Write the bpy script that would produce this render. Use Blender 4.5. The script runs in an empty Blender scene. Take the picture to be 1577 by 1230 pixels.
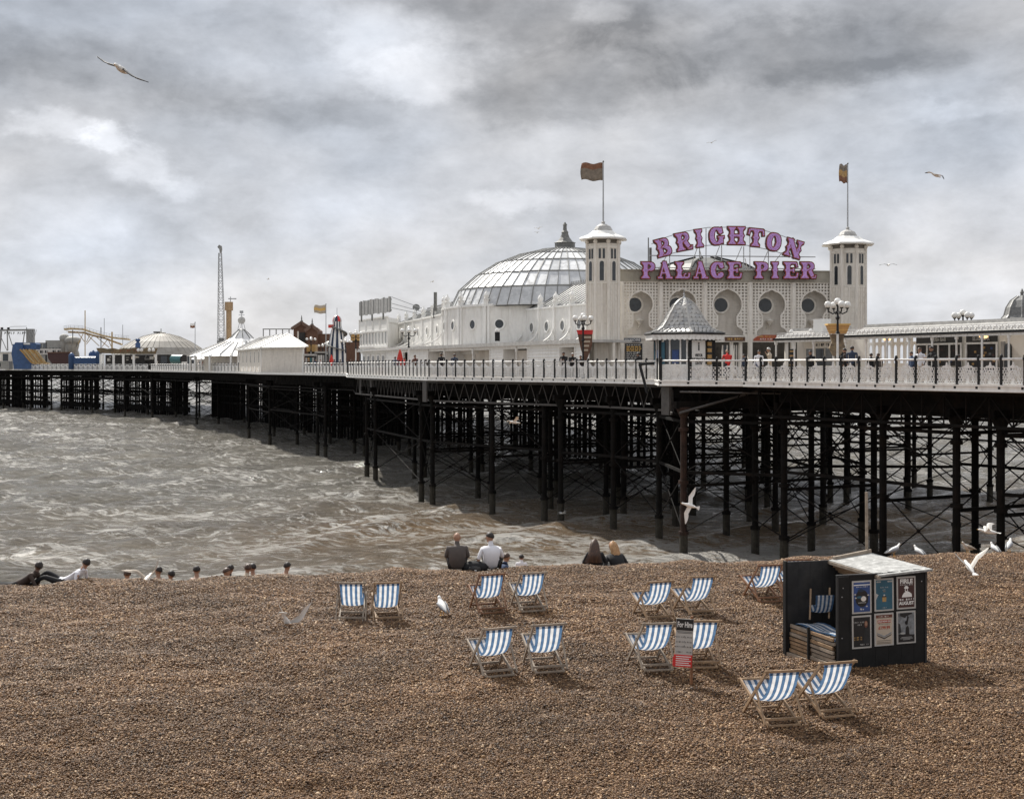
import bpy, math, random
import numpy as np
from mathutils import Vector, Matrix, noise as mnoise
random.seed(7)
PI = math.pi
C = bpy.context.scene.collection
SC = bpy.context.scene
# ------------------------------------------------------------------ camera, light, sky
F = 2000.0; CX = 788.5; HY = 563.0; ZC = 10.9          # focal length / horizon measured on the 1577 px wide photograph
cam = bpy.data.cameras.new('camera'); cam_o = bpy.data.objects.new('camera', cam); C.objects.link(cam_o)
cam_o.location = (0, 0, ZC); cam_o.rotation_euler = (PI/2, 0, 0)
cam.sensor_width = 36; cam.sensor_fit = 'HORIZONTAL'; cam.lens = 36*F/1577
cam.shift_x = 0.0; cam.shift_y = -(615-HY)/1577
cam.clip_start = .5; cam.clip_end = 30000
SC.camera = cam_o
SUN_AZ = math.radians(-28); SUN_EL = math.radians(44)   # sun is behind the pier, to the left
sun = bpy.data.lights.new('sun', 'SUN'); sun.energy = 5.0; sun.angle = math.radians(.6); sun.color = (1, .955, .88)
sun_o = bpy.data.objects.new('sun', sun); C.objects.link(sun_o)
sdir = Vector((math.sin(SUN_AZ)*math.cos(SUN_EL), math.cos(SUN_AZ)*math.cos(SUN_EL), math.sin(SUN_EL)))
sun_o.rotation_euler = sdir.to_track_quat('Z', 'Y').to_euler()
SC.view_settings.view_transform = 'Standard'; SC.view_settings.look = 'None'
SC.view_settings.exposure = 0.28; SC.view_settings.gamma = 1; SC.view_settings.use_curve_mapping = False
SC.cycles.max_bounces = 6; SC.cycles.diffuse_bounces = 3; SC.cycles.glossy_bounces = 3
SC.cycles.transparent_max_bounces = 8; SC.cycles.sample_clamp_indirect = 4
SC.cycles.use_denoising = True

def make_world():
    w = bpy.data.worlds.new('World'); SC.world = w; w.use_nodes = True
    nt = w.node_tree; N = nt.nodes; L = nt.links; N.clear()
    def nd(t, **k):
        n = N.new(t)
        for a, b in k.items(): setattr(n, a, b)
        return n
    out = nd('ShaderNodeOutputWorld')
    sky = nd('ShaderNodeTexSky', sky_type='NISHITA', sun_disc=False, sun_elevation=SUN_EL, sun_rotation=SUN_AZ)
    bg1 = nd('ShaderNodeBackground'); bg1.inputs[1].default_value = .06; L.new(sky.outputs[0], bg1.inputs[0])
    tc = nd('ShaderNodeTexCoord')
    def m(op, a, b=None, c=None, clamp=False):
        n = nd('ShaderNodeMath', operation=op, use_clamp=clamp)
        for i, v in enumerate((a, b, c)):
            if v is None: continue
            if isinstance(v, (int, float)): n.inputs[i].default_value = v
            else: L.new(v, n.inputs[i])
        return n.outputs[0]
    def noise(sc, scale, detail, rough, loc=(0, 0, 0), dist=0.0, colr=False):
        mp = nd('ShaderNodeMapping'); mp.inputs['Scale'].default_value = sc; mp.inputs['Location'].default_value = loc
        L.new(tc.outputs['Generated'], mp.inputs[0])
        n = nd('ShaderNodeTexNoise'); n.inputs['Scale'].default_value = scale; n.inputs['Detail'].default_value = detail
        n.inputs['Roughness'].default_value = rough; n.inputs['Distortion'].default_value = dist
        L.new(mp.outputs[0], n.inputs['Vector'])
        return n.outputs[1] if colr else n.outputs[0]
    # wobbling direction, so that cloud masses have ragged rims
    wob = noise((1, 1, 1.6), 9, 7, .62, colr=True)
    wv = nd('ShaderNodeVectorMath', operation='MULTIPLY_ADD'); L.new(wob, wv.inputs[0])
    wv.inputs[1].default_value = (.13, .13, .075); 
    off = nd('ShaderNodeVectorMath', operation='SUBTRACT'); L.new(tc.outputs['Generated'], off.inputs[0]); off.inputs[1].default_value = (.065, .065, .0375)
    L.new(off.outputs[0], wv.inputs[2])
    sep = nd('ShaderNodeSeparateXYZ'); L.new(tc.outputs['Generated'], sep.inputs[0])
    z = sep.outputs[2]
    blobs = [  # photo px, py, half-width px, half-height px, brightness
        (90, 200, 60, 26, .14), (150, 218, 45, 26, .20), (205, 258, 60, 32, .13), (255, 290, 50, 26, .10), (60, 330, 170, 110, .04), (560, 60, 120, 70, .16), (640, 125, 130, 50, .18), (360, 100, 60, 40, .06),
        (800, 308, 85, 30, .13), (870, 130, 200, 90, -.17), (800, 20, 260, 70, -.16), (1040, 60, 130, 75, -.08), (930, 15, 60, 22, .12),
        (400, 55, 110, 70, -.06), (60, 90, 230, 60, -.10), (480, 175, 190, 35, -.08), (1300, 80, 300, 80, -.12), (1300, 120, 220, 30, -.05), (1480, 180, 120, 25, .08),
        (1010, 200, 170, 40, .04), (160, 285, 60, 40, -.04), (1250, 230, 200, 60, .03), (330, 140, 90, 40, -.06), (1180, 25, 150, 25, .06)]
    tot = None
    nC = noise((1, 1, 1.7), 11.0, 10, .62, (2, 7, 1), .5)
    for px, py, rx, ry, amp in blobs:
        c = Vector(((px-CX)/F, 1, (HY-py)/F)).normalized()
        s1 = nd('ShaderNodeVectorMath', operation='SUBTRACT'); L.new(wv.outputs[0], s1.inputs[0]); s1.inputs[1].default_value = c
        s2 = nd('ShaderNodeVectorMath', operation='MULTIPLY'); L.new(s1.outputs[0], s2.inputs[0]); s2.inputs[1].default_value = (F/rx, F/rx*.9, F/ry)
        dp = nd('ShaderNodeVectorMath', operation='DOT_PRODUCT'); L.new(s2.outputs[0], dp.inputs[0]); L.new(s2.outputs[0], dp.inputs[1])
        e = m('POWER', 2.718, m('MULTIPLY', dp.outputs['Value'], -1.0))
        sm = nd('ShaderNodeMapRange', interpolation_type='SMOOTHSTEP'); sm.inputs['From Min'].default_value = .26; sm.inputs['From Max'].default_value = .88
        L.new(m('ADD', e, m('MULTIPLY', m('SUBTRACT', nC, .5), .95)), sm.inputs['Value'])
        t = m('MULTIPLY', m('MULTIPLY', sm.outputs[0], m('POWER', e, .35)), amp)
        tot = t if tot is None else m('ADD', tot, t)
    nA = noise((1, 1, 1.9), 5.0, 10, .58, (3.1, .4, 0), .25)
    nB = noise((1, 1, 2.0), 13.0, 9, .6, (0, 5, 2), .25)
    ramp = nd('ShaderNodeValToRGB'); L.new(z, ramp.inputs[0])
    cr = ramp.color_ramp
    cr.elements[0].position = 0.0; cr.elements[0].color = (.63, .655, .70, 1)
    cr.elements[1].position = 1.0; cr.elements[1].color = (.78, .80, .84, 1)
    for p, c in ((.05, (.635, .655, .70)), (.10, (.58, .60, .645)), (.17, (.52, .535, .565)), (.27, (.47, .48, .50)), (.36, (.48, .49, .515)), (.55, (.62, .635, .66))):
        e = cr.elements.new(p); e.color = (*c, 1)
    v = m('ADD', tot, m('MULTIPLY', m('SUBTRACT', nA, .5), .42))
    v = m('ADD', v, m('MULTIPLY', m('SUBTRACT', nB, .5), .26))
    nD = noise((1, 1, 1.8), 34.0, 8, .62, (4, 2, 6), .2)
    v = m('ADD', v, m('MULTIPLY', m('SUBTRACT', nD, .5), .16))
    v = m('MULTIPLY', v, 1.7)
    gain = m('ADD', 1.0, m('MULTIPLY', v, 1.55)); gain = m('MAXIMUM', gain, .45)
    mul = nd('ShaderNodeVectorMath', operation='SCALE'); L.new(ramp.outputs[0], mul.inputs[0]); L.new(gain, mul.inputs['Scale'])
    # slight warm and cool drift between cloud layers
    tint = nd('ShaderNodeMix', data_type='RGBA'); L.new(m('MULTIPLY', m('SUBTRACT', noise((1, 1, 2), 3.2, 3, .5, (9, 1, 4)), .38), 3.2, clamp=True), tint.inputs[0])
    tint.inputs[6].default_value = (1.045, 1.0, .955, 1); tint.inputs[7].default_value = (.95, .992, 1.055, 1)
    mt = nd('ShaderNodeVectorMath', operation='MULTIPLY'); L.new(mul.outputs[0], mt.inputs[0]); L.new(tint.outputs[2], mt.inputs[1])
    bg2 = nd('ShaderNodeBackground'); L.new(mt.outputs[0], bg2.inputs[0]); bg2.inputs[1].default_value = .97
    mix = nd('ShaderNodeMixShader'); mix.inputs[0].default_value = .9
    L.new(bg1.outputs[0], mix.inputs[1]); L.new(bg2.outputs[0], mix.inputs[2]); L.new(mix.outputs[0], out.inputs[0])
make_world()

# ------------------------------------------------------------------ helpers
def P(px, py, s):            # pixel + scale (photo px per metre) -> point in the place
    return Vector(((px-CX)/s, F/s, ZC-(py-HY)/s))
def G(px, s, z=0.0):
    return Vector(((px-CX)/s, F/s, z))
OFF = {}
def thing(name, label, cat, loc=(0, 0, 0), group=None):
    o = bpy.data.objects.new(name, None); C.objects.link(o); o.location = loc
    o.empty_display_size = .3
    o['label'] = label; o['category'] = cat
    if group: o['group'] = group
    OFF[o.name] = Vector(loc)
    return o
def tag(o, label, cat, group=None):
    o['label'] = label; o['category'] = cat
    if group: o['group'] = group
    return o
def dup(root, loc, rz=0, label=None, group=None, rot=None, scale=None):
    r = root.copy(); C.objects.link(r); r.location = loc
    r.rotation_euler = rot if rot else (0, 0, rz)
    if scale: r.scale = (scale,)*3
    if label: r['label'] = label
    if group: r['group'] = group
    for ch in list(root.children):
        c = ch.copy(); C.objects.link(c); c.parent = r
        for g in list(ch.children):
            d = g.copy(); C.objects.link(d); d.parent = c
    return r
class MB:
    def __init__(s): s.v = []; s.f = []; s.mi = []; s.cur = 0; s.M = None
    def add(s, vs, fs):
        b = len(s.v)
        if s.M is not None: vs = [s.M @ Vector(p) for p in vs]
        s.v += [tuple(p) for p in vs]
        for f in fs: s.f.append(tuple(i+b for i in f)); s.mi.append(s.cur)
        return s
    def box(s, x0, x1, y0, y1, z0, z1):
        vs = [(x, y, z) for z in (z0, z1) for y in (y0, y1) for x in (x0, x1)]
        return s.add(vs, [(0, 2, 3, 1), (4, 5, 7, 6), (0, 1, 5, 4), (2, 6, 7, 3), (0, 4, 6, 2), (1, 3, 7, 5)])
    def beam(s, p, q, w, h=None, up=(0, 0, 1)):
        p = Vector(p); q = Vector(q); h = h or w; d = (q-p).normalized(); up = Vector(up)
        if abs(d.dot(up)) > .98: up = Vector((0, 1, 0))
        a = d.cross(up).normalized()*(w/2); b = a.cross(d).normalized()*(h/2)
        vs = [p-a-b, p+a-b, p+a+b, p-a+b, q-a-b, q+a-b, q+a+b, q-a+b]
        return s.add(vs, [(0, 3, 2, 1), (4, 5, 6, 7), (0, 1, 5, 4), (1, 2, 6, 5), (2, 3, 7, 6), (3, 0, 4, 7)])
    def tube(s, p, q, r, r2=None, n=8, cap=True):
        p = Vector(p); q = Vector(q); r2 = r if r2 is None else r2; d = (q-p).normalized()
        up = Vector((0, 0, 1)) if abs(d.z) < .95 else Vector((0, 1, 0))
        a = d.cross(up).normalized(); b = d.cross(a)
        vs = []
        for i in range(n):
            t = 2*PI*i/n; e = a*math.cos(t)+b*math.sin(t); vs += [p+e*r, q+e*r2]
        fs = [(2*i, 2*i+1, 2*((i+1) % n)+1, 2*((i+1) % n)) for i in range(n)]
        if cap: fs += [tuple(2*i for i in range(n)), tuple(2*i+1 for i in reversed(range(n)))]
        return s.add(vs, fs)
    def lathe(s, c, prof, n=12, a0=0, sx=1, sy=1):
        c = Vector(c); vs = []; k = len(prof)
        for r, z in prof:
            for i in range(n):
                t = a0+2*PI*i/n; vs.append(c+Vector((max(r, 1e-4)*math.cos(t)*sx, max(r, 1e-4)*math.sin(t)*sy, z)))
        fs = [(j*n+i, j*n+(i+1) % n, (j+1)*n+(i+1) % n, (j+1)*n+i) for j in range(k-1) for i in range(n)]
        fs += [tuple(reversed(range(n))), tuple((k-1)*n+i for i in range(n))]
        return s.add(vs, fs)
    def ball(s, c, r, n=10, sz=1.0, sx=1, sy=1):
        k = max(5, n//2+1)
        return s.lathe(c, [(r*math.sin(PI*j/k), -r*sz*math.cos(PI*j/k)) for j in range(k+1)], n, 0, sx, sy)
    def prism(s, pts, y0, y1):        # polygon in the xz plane extruded along y
        n = len(pts)
        vs = [(x, y0, z) for x, z in pts]+[(x, y1, z) for x, z in pts]
        return s.add(vs, [tuple(range(n)), tuple(reversed(range(n, 2*n)))]+[(i, i+n, (i+1) % n+n, (i+1) % n) for i in range(n)])
    def slab(s, pts, z0, z1):         # polygon in plan extruded along z
        n = len(pts)
        vs = [(p[0], p[1], z0) for p in pts]+[(p[0], p[1], z1) for p in pts]
        return s.add(vs, [tuple(reversed(range(n))), tuple(range(n, 2*n))]+[(i, (i+1) % n, (i+1) % n+n, i+n) for i in range(n)])
    def ringstrip(s, outer, inner, y0, y1):   # band between two outlines of equal length, in xz, extruded along y
        n = len(outer)
        vs = [(x, y0, z) for x, z in outer]+[(x, y0, z) for x, z in inner]+[(x, y1, z) for x, z in outer]+[(x, y1, z) for x, z in inner]
        fs = []
        for i in range(n):
            j = (i+1) % n
            fs += [(i, j, n+j, n+i), (2*n+i, 3*n+i, 3*n+j, 2*n+j), (i, 2*n+i, 2*n+j, j), (n+i, n+j, 3*n+j, 3*n+i)]
        return s.add(vs, fs)
    def strip(s, pts, w, y0, y1, closed=False):  # thick line through pts in the xz plane
        n = len(pts); o = []; inn = []
        for i in range(n):
            a = Vector(pts[(i-1) % n] if closed or i else pts[0]); b = Vector(pts[(i+1) % n] if closed or i < n-1 else pts[-1])
            d = (b-a).normalized() if (b-a).length else Vector((1, 0)); nn = Vector((-d.y, d.x))*(w/2); p = Vector(pts[i])
            o.append(p+nn); inn.append(p-nn)
        for i in range(n if closed else n-1):
            j = (i+1) % n; q = [o[i], o[j], inn[j], inn[i]]
            s.prism([(v.x, v.y) for v in q], y0, y1)
        return s
    def sheet(s, rows):               # grid of points
        m = len(rows[0]); vs = [p for r in rows for p in r]
        return s.add(vs, [(j*m+i, j*m+i+1, (j+1)*m+i+1, (j+1)*m+i) for j in range(len(rows)-1) for i in range(m-1)])
    def mesh(s, name, mats, off=None, smooth=False):
        me = bpy.data.meshes.new(name); v = s.v
        if off is not None: v = [(a-off[0], b-off[1], c-off[2]) for a, b, c in v]
        me.from_pydata(v, [], s.f)
        for mm in (mats if isinstance(mats, (list, tuple)) else [mats]): me.materials.append(mm)
        if s.cur or any(s.mi): me.polygons.foreach_set('material_index', s.mi)
        if smooth: me.polygons.foreach_set('use_smooth', [True]*len(s.f))
        me.update(); return me
    def build(s, name, mats, parent=None, smooth=False, kind=None, label=None):
        off = OFF.get(parent.name) if parent is not None else None
        o = bpy.data.objects.new(name, s.mesh(name, mats, off, smooth)); C.objects.link(o)
        if parent is not None: o.parent = parent; OFF[o.name] = off if off is not None else Vector((0, 0, 0))
        if kind: o['kind'] = kind
        if label: o['label'] = label
        return o
def inst(name, me, parent, M):        # shared mesh as a part, M in place coordinates
    o = bpy.data.objects.new(name, me); C.objects.link(o)
    M = M.copy()
    if parent is not None:
        off = OFF.get(parent.name, Vector((0, 0, 0))); M.translation = M.translation-off; o.parent = parent; OFF[o.name] = off+M.translation*0
    o.matrix_local = M; return o
def frame(p, q, z=None):              # x runs p->q, y to its left (away), z up
    p = Vector(p); q = Vector(q); d = Vector((q.x-p.x, q.y-p.y, 0)); L = d.length; d.normalize(); y = Vector((-d.y, d.x, 0))
    M = Matrix(((d.x, y.x, 0, p.x), (d.y, y.y, 0, p.y), (0, 0, 1, p.z if z is None else z), (0, 0, 0, 1)))
    return M, L
def onplane(M, px, py, y=0.0):        # where the sight line through a pixel meets the plane y of a frame -> (x, z)
    Mi = M.inverted(); o = Mi @ Vector((0, 0, ZC)); d = (Mi.to_3x3() @ Vector(((px-CX)/F, 1, -(py-HY)/F)))
    t = (y-o.y)/d.y; p = o+d*t; return p.x, p.z
def text_mesh(txt, size, mats, ext=.004, align='CENTER', bold=0.0, shear=0.0):
    if isinstance(txt, int):      # lettering too small to read in the photograph: that many letter-sized marks
        rr = random.Random(txt); mb = MB(); w = size*.62; n = txt; x = -n*w/2
        for k in range(n):
            if k % 6 != 5:
                a = rr.uniform(.5, .8)*w; k = rr.choice((0, 1, 2)); h = size*.34
                mb.box(x+.1*w, x+.1*w+a*.3, -h, h, -ext, ext)
                if k: mb.box(x+.1*w+a*.3, x+.1*w+a, h*rr.choice((-1, -.1, .7)), h*rr.choice((.9, 1.0)) if k == 2 else h*.95, -ext, ext)
            x += w
        return mb.mesh('text', mats)
    cu = bpy.data.curves.new('text', 'FONT'); cu.body = txt; cu.size = size; cu.extrude = ext; cu.align_x = align; cu.align_y = 'CENTER'; cu.offset = bold; cu.shear = shear
    cu.resolution_u = 3
    o = bpy.data.objects.new('text', cu); C.objects.link(o)
    dg = bpy.context.evaluated_depsgraph_get(); me = bpy.data.meshes.new_from_object(o.evaluated_get(dg))
    bpy.data.objects.remove(o); bpy.data.curves.remove(cu)
    me.materials.clear(); me.materials.append(mats); return me
UPR = Matrix.Rotation(PI/2, 4, 'X')   # text lying in xy -> standing in xz, facing -y
def text_part(txt, size, m, parent, M, ext=.004, bold=0.0, sx=1.0, name='lettering', align='CENTER'):
    me = text_mesh(txt, size, m, ext, bold=bold, align=align)
    return inst(name, me, parent, M @ UPR @ Matrix.Diagonal((sx, 1, 1, 1)))

# ------------------------------------------------------------------ materials
def mat(name, col, rough=.6, var=.18, scale=4.0, bump=0.0, bscale=30.0, metal=0.0, dirt=None, dirt_amt=.5, dscale=(2.5, 2.5, .5), spec=.5, trans=0.0, emit=None):
    m = bpy.data.materials.new(name); m.use_nodes = True; nt = m.node_tree; N = nt.nodes; L = nt.links
    b = N['Principled BSDF']; b.inputs['Roughness'].default_value = rough; b.inputs['Metallic'].default_value = metal
    b.inputs['Specular IOR Level'].default_value = spec
    tc = N.new('ShaderNodeTexCoord'); oi = N.new('ShaderNodeObjectInfo')
    ad = N.new('ShaderNodeMath'); ad.operation = 'MULTIPLY'; ad.inputs[1].default_value = 37; L.new(oi.outputs['Random'], ad.inputs[0])
    n1 = N.new('ShaderNodeTexNoise'); n1.noise_dimensions = '4D'; n1.inputs['Scale'].default_value = scale; n1.inputs['Detail'].default_value = 5; n1.inputs['Roughness'].default_value = .6
    L.new(tc.outputs['Object'], n1.inputs['Vector']); L.new(ad.outputs[0], n1.inputs['W'])
    cr = N.new('ShaderNodeValToRGB'); cr.color_ramp.elements[0].position = .3; cr.color_ramp.elements[1].position = .7
    cr.color_ramp.elements[0].color = (*[max(0, c*(1-var)) for c in col], 1); cr.color_ramp.elements[1].color = (*[min(1, c*(1+var)) for c in col], 1)
    L.new(n1.outputs[0], cr.inputs[0]); colo = cr.outputs[0]
    if dirt:
        mp = N.new('ShaderNodeMapping'); mp.inputs['Scale'].default_value = dscale; L.new(tc.outputs['Object'], mp.inputs[0])
        n2 = N.new('ShaderNodeTexNoise'); n2.inputs['Scale'].default_value = 1.0; n2.inputs['Detail'].default_value = 8; n2.inputs['Roughness'].default_value = .68
        L.new(mp.outputs[0], n2.inputs['Vector'])
        r2 = N.new('ShaderNodeMapRange'); r2.inputs['From Min'].default_value = .48; r2.inputs['From Max'].default_value = .72; r2.inputs['To Max'].default_value = dirt_amt
        L.new(n2.outputs[0], r2.inputs['Value'])
        mx = N.new('ShaderNodeMix'); mx.data_type = 'RGBA'; L.new(r2.outputs[0], mx.inputs[0]); L.new(colo, mx.inputs[6]); mx.inputs[7].default_value = (*dirt, 1); colo = mx.outputs[2]
    L.new(colo, b.inputs['Base Color'])
    if bump:
        n3 = N.new('ShaderNodeTexNoise'); n3.inputs['Scale'].default_value = bscale; n3.inputs['Detail'].default_value = 4; L.new(tc.outputs['Object'], n3.inputs['Vector'])
        bp = N.new('ShaderNodeBump'); bp.inputs['Strength'].default_value = bump; bp.inputs['Distance'].default_value = .02; L.new(n3.outputs[0], bp.inputs['Height']); L.new(bp.outputs[0], b.inputs['Normal'])
    if trans: b.inputs['Transmission Weight'].default_value = trans
    if emit: b.inputs['Emission Color'].default_value = (*emit[:3], 1); b.inputs['Emission Strength'].default_value = emit[3]
    return m
GR = (.23, .20, .16)
M_ = dict(
 wall=mat('white_wall_paint', (.83, .815, .78), .55, .05, 2, dirt=(.42, .38, .32), dirt_amt=.45, dscale=(1.6, 1.6, .35)),
 cream=mat('cream_facade_paint', (.79, .745, .67), .6, .06, 2, dirt=(.36, .30, .23), dirt_amt=.5, dscale=(1.4, 1.4, .3)),
 trim=mat('white_trim_paint', (.86, .85, .82), .5, .05, 3, dirt=(.45, .42, .37), dirt_amt=.35),
 creamtrim=mat('cream_trim_paint', (.83, .785, .715), .55, .06, 3, dirt=(.38, .33, .26), dirt_amt=.45),
 rail=mat('railing_white_paint', (.80, .79, .77), .5, .08, 6, dirt=(.34, .28, .22), dirt_amt=.6, dscale=(5, 5, 2)),
 siding=mat('weatherboard_paint', (.74, .69, .62), .65, .08, 2, dirt=(.35, .30, .24), dirt_amt=.4),
 shade=mat('dim_interior', (.16, .145, .125), .8, .3, 2),
 black=mat('black_paint', (.012, .012, .013), .55, .4, 6, spec=.3),
 iron=mat('black_iron', (.008, .0075, .007), .85, .5, 3, dirt=(.045, .028, .02), dirt_amt=.3, dscale=(1.2, 1.2, .8), spec=.12),
 rust=mat('rusty_iron', (.03, .018, .014), .8, .5, 3, dirt=(.09, .048, .032), dirt_amt=.6, spec=.2),
 greyiron=mat('grey_iron', (.075, .07, .066), .7, .3, 3, dirt=(.08, .06, .05), dirt_amt=.6),
 deck=mat('deck_planks', (.20, .17, .14), .8, .25, 3),
 slate=mat('grey_slate_roof', (.33, .33, .33), .5, .3, 5, dirt=(.62, .61, .58), dirt_amt=.6, dscale=(4, 4, 4)),
 lead=mat('lead_roof', (.42, .41, .39), .45, .2, 3, dirt=(.66, .65, .62), dirt_amt=.6, dscale=(2, 2, 2)),
 darklead=mat('dark_lead', (.16, .16, .15), .5, .3, 3),
 glassdark=mat('dark_window_glass', (.035, .04, .045), .12, .3, 3),
 glassgrey=mat('grey_window_glass', (.15, .155, .155), .25, .3, 4),
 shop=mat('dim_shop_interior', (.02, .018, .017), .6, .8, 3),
 purple=mat('purple_sign_face', (.58, .33, .74), .5, .14, 6),
 lilac=mat('lilac_bulb_rows', (.62, .40, .74), .5, .1, 8),
 maroon=mat('dark_maroon_sign_rim', (.055, .014, .022), .5, .3, 6),
 orange_s=mat('orange_sign_rim', (.38, .085, .04), .5, .3, 6),
 galv=mat('galvanised_steel', (.40, .41, .42), .4, .12, 3, metal=.3),
 globe=mat('opal_lamp_globe', (.80, .79, .76), .25, .04, 3),
 wood=mat('pale_wood', (.31, .205, .12), .6, .35, 7, dirt=(.14, .085, .05), dirt_amt=.5, dscale=(9, 9, 9)),
 wooddark=mat('varnished_wood', (.20, .095, .045), .5, .35, 7, dirt=(.06, .03, .02), dirt_amt=.5, dscale=(9, 9, 9)),
 woodgrey=mat('weathered_wood', (.30, .245, .19), .75, .3, 7, dirt=(.10, .08, .06), dirt_amt=.5, dscale=(9, 9, 9)),
 felt=mat('roofing_felt', (.30, .30, .29), .75, .3, 8, dirt=(.70, .70, .68), dirt_amt=.75, dscale=(7, 7, 7), bump=.5, bscale=25),
 boardblack=mat('black_stained_board', (.010, .010, .010), .6, .4, 5, spec=.3),
 boarddark=mat('dark_grey_board', (.022, .022, .023), .7, .35, 5, dirt=(.06, .055, .05), dirt_amt=.5, dscale=(3, 3, 3)),
 paper=mat('poster_paper', (.46, .44, .41), .6, .06, 5),
 pblue=mat('poster_blue', (.025, .06, .19), .5, .3, 9),
 pteal=mat('poster_teal', (.025, .10, .15), .5, .2, 5),
 pmaroon=mat('poster_maroon', (.055, .02, .018), .5, .2, 5),
 pblack=mat('poster_black', (.012, .011, .012), .5, .3, 5),
 pbeige=mat('poster_beige', (.50, .42, .33), .5, .1, 5),
 pgrey=mat('poster_grey', (.20, .21, .22), .5, .6, 9),
 pred=mat('poster_red', (.38, .06, .03), .5, .1, 5),
 pink=mat('poster_ink', (.03, .03, .035), .5, .1, 5),
 red=mat('red_cloth', (.62, .045, .03), .6, .15, 5),
 signred=mat('sign_red', (.62, .03, .03), .45, .06, 5),
 orange=mat('orange_paint', (.50, .27, .09), .6, .2, 5),
 ochre=mat('ochre_paint', (.44, .27, .10), .6, .25, 5),
 brown=mat('brown_wall', (.13, .065, .04), .7, .25, 4),
 brownroof=mat('brown_roof', (.16, .10, .075), .7, .25, 4),
 navy=mat('inflatable_blue', (.04, .09, .21), .4, .25, 2),
 slide=mat('yellow_slide', (.42, .24, .07), .45, .2, 3),
 teal=mat('teal_barrel', (.035, .14, .15), .4, .2, 3),
 concrete=mat('grey_render', (.36, .35, .32), .75, .15, 2, dirt=(.2, .18, .15), dirt_amt=.4),
 domegrey=mat('weathered_dome_skin', (.33, .31, .275), .65, .12, .5, dirt=(.20, .17, .13), dirt_amt=.6, dscale=(.5, .5, .9)),
 coaster=mat('yellow_track', (.52, .39, .20), .55, .2, 2, dirt=(.30, .18, .08), dirt_amt=.5),
 tower=mat('tan_ride_tower', (.36, .24, .13), .5, .12, 2),
 tent=mat('white_canopy', (.80, .80, .79), .5, .04, 2),
 skin=mat('skin', (.34, .19, .125), .55, .08, 6), skindark=mat('dark_skin', (.12, .065, .045), .55, .08, 6),
 hairdark=mat('dark_hair', (.018, .012, .010), .6, .4, 30), hairbrown=mat('brown_hair', (.045, .022, .013), .5, .5, 30, dirt=(.16, .075, .035), dirt_amt=.8, dscale=(38, 38, 3)), hairblond=mat('blond_hair', (.34, .18, .075), .5, .4, 30, dirt=(.62, .42, .2), dirt_amt=.8, dscale=(38, 38, 3)),
 cblack=mat('black_cloth', (.014, .014, .016), .85, .3, 6), cgrey=mat('grey_brown_cloth', (.085, .072, .066), .85, .12, 6, bump=.2, bscale=8), cwhite=mat('white_cloth', (.72, .72, .76), .8, .05, 6, bump=.2, bscale=8),
 cnavy=mat('navy_cloth', (.03, .045, .08), .85, .2, 6), cdenim=mat('denim_cloth', (.05, .075, .14), .85, .2, 6), cbeige=mat('beige_cloth', (.50, .42, .33), .8, .1, 6), cred=mat('red_shirt', (.60, .03, .025), .8, .1, 6),
 cbrown=mat('rust_brown_cloth', (.16, .06, .04), .8, .2, 6),
 gullwhite=mat('gull_white_feathers', (.78, .77, .74), .6, .06, 12), gullgrey=mat('gull_grey_feathers', (.30, .31, .33), .6, .12, 12), gullbrown=mat('young_gull_feathers', (.34, .28, .22), .65, .35, 16), gullblack=mat('gull_black_tips', (.02, .02, .02), .6, .2, 12), beak=mat('gull_beak', (.62, .33, .05), .5, .1, 12),
 flagy=mat('yellow_flag', (.70, .44, .14), .7, .08, 5), flagr=mat('brown_red_flag', (.22, .10, .055), .75, .25, 5), flagg=mat('faded_flag', (.22, .18, .14), .75, .3, 5), white=mat('white_flag', (.75, .74, .72), .7, .05, 5),
)
# warm bulb glow of the little canopy lamps that are lit
M_['litlamp'] = mat('lit_canopy_lamp', (.8, .5, .25), .4, .05, emit=(1, .55, .22, 2.2))
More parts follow.
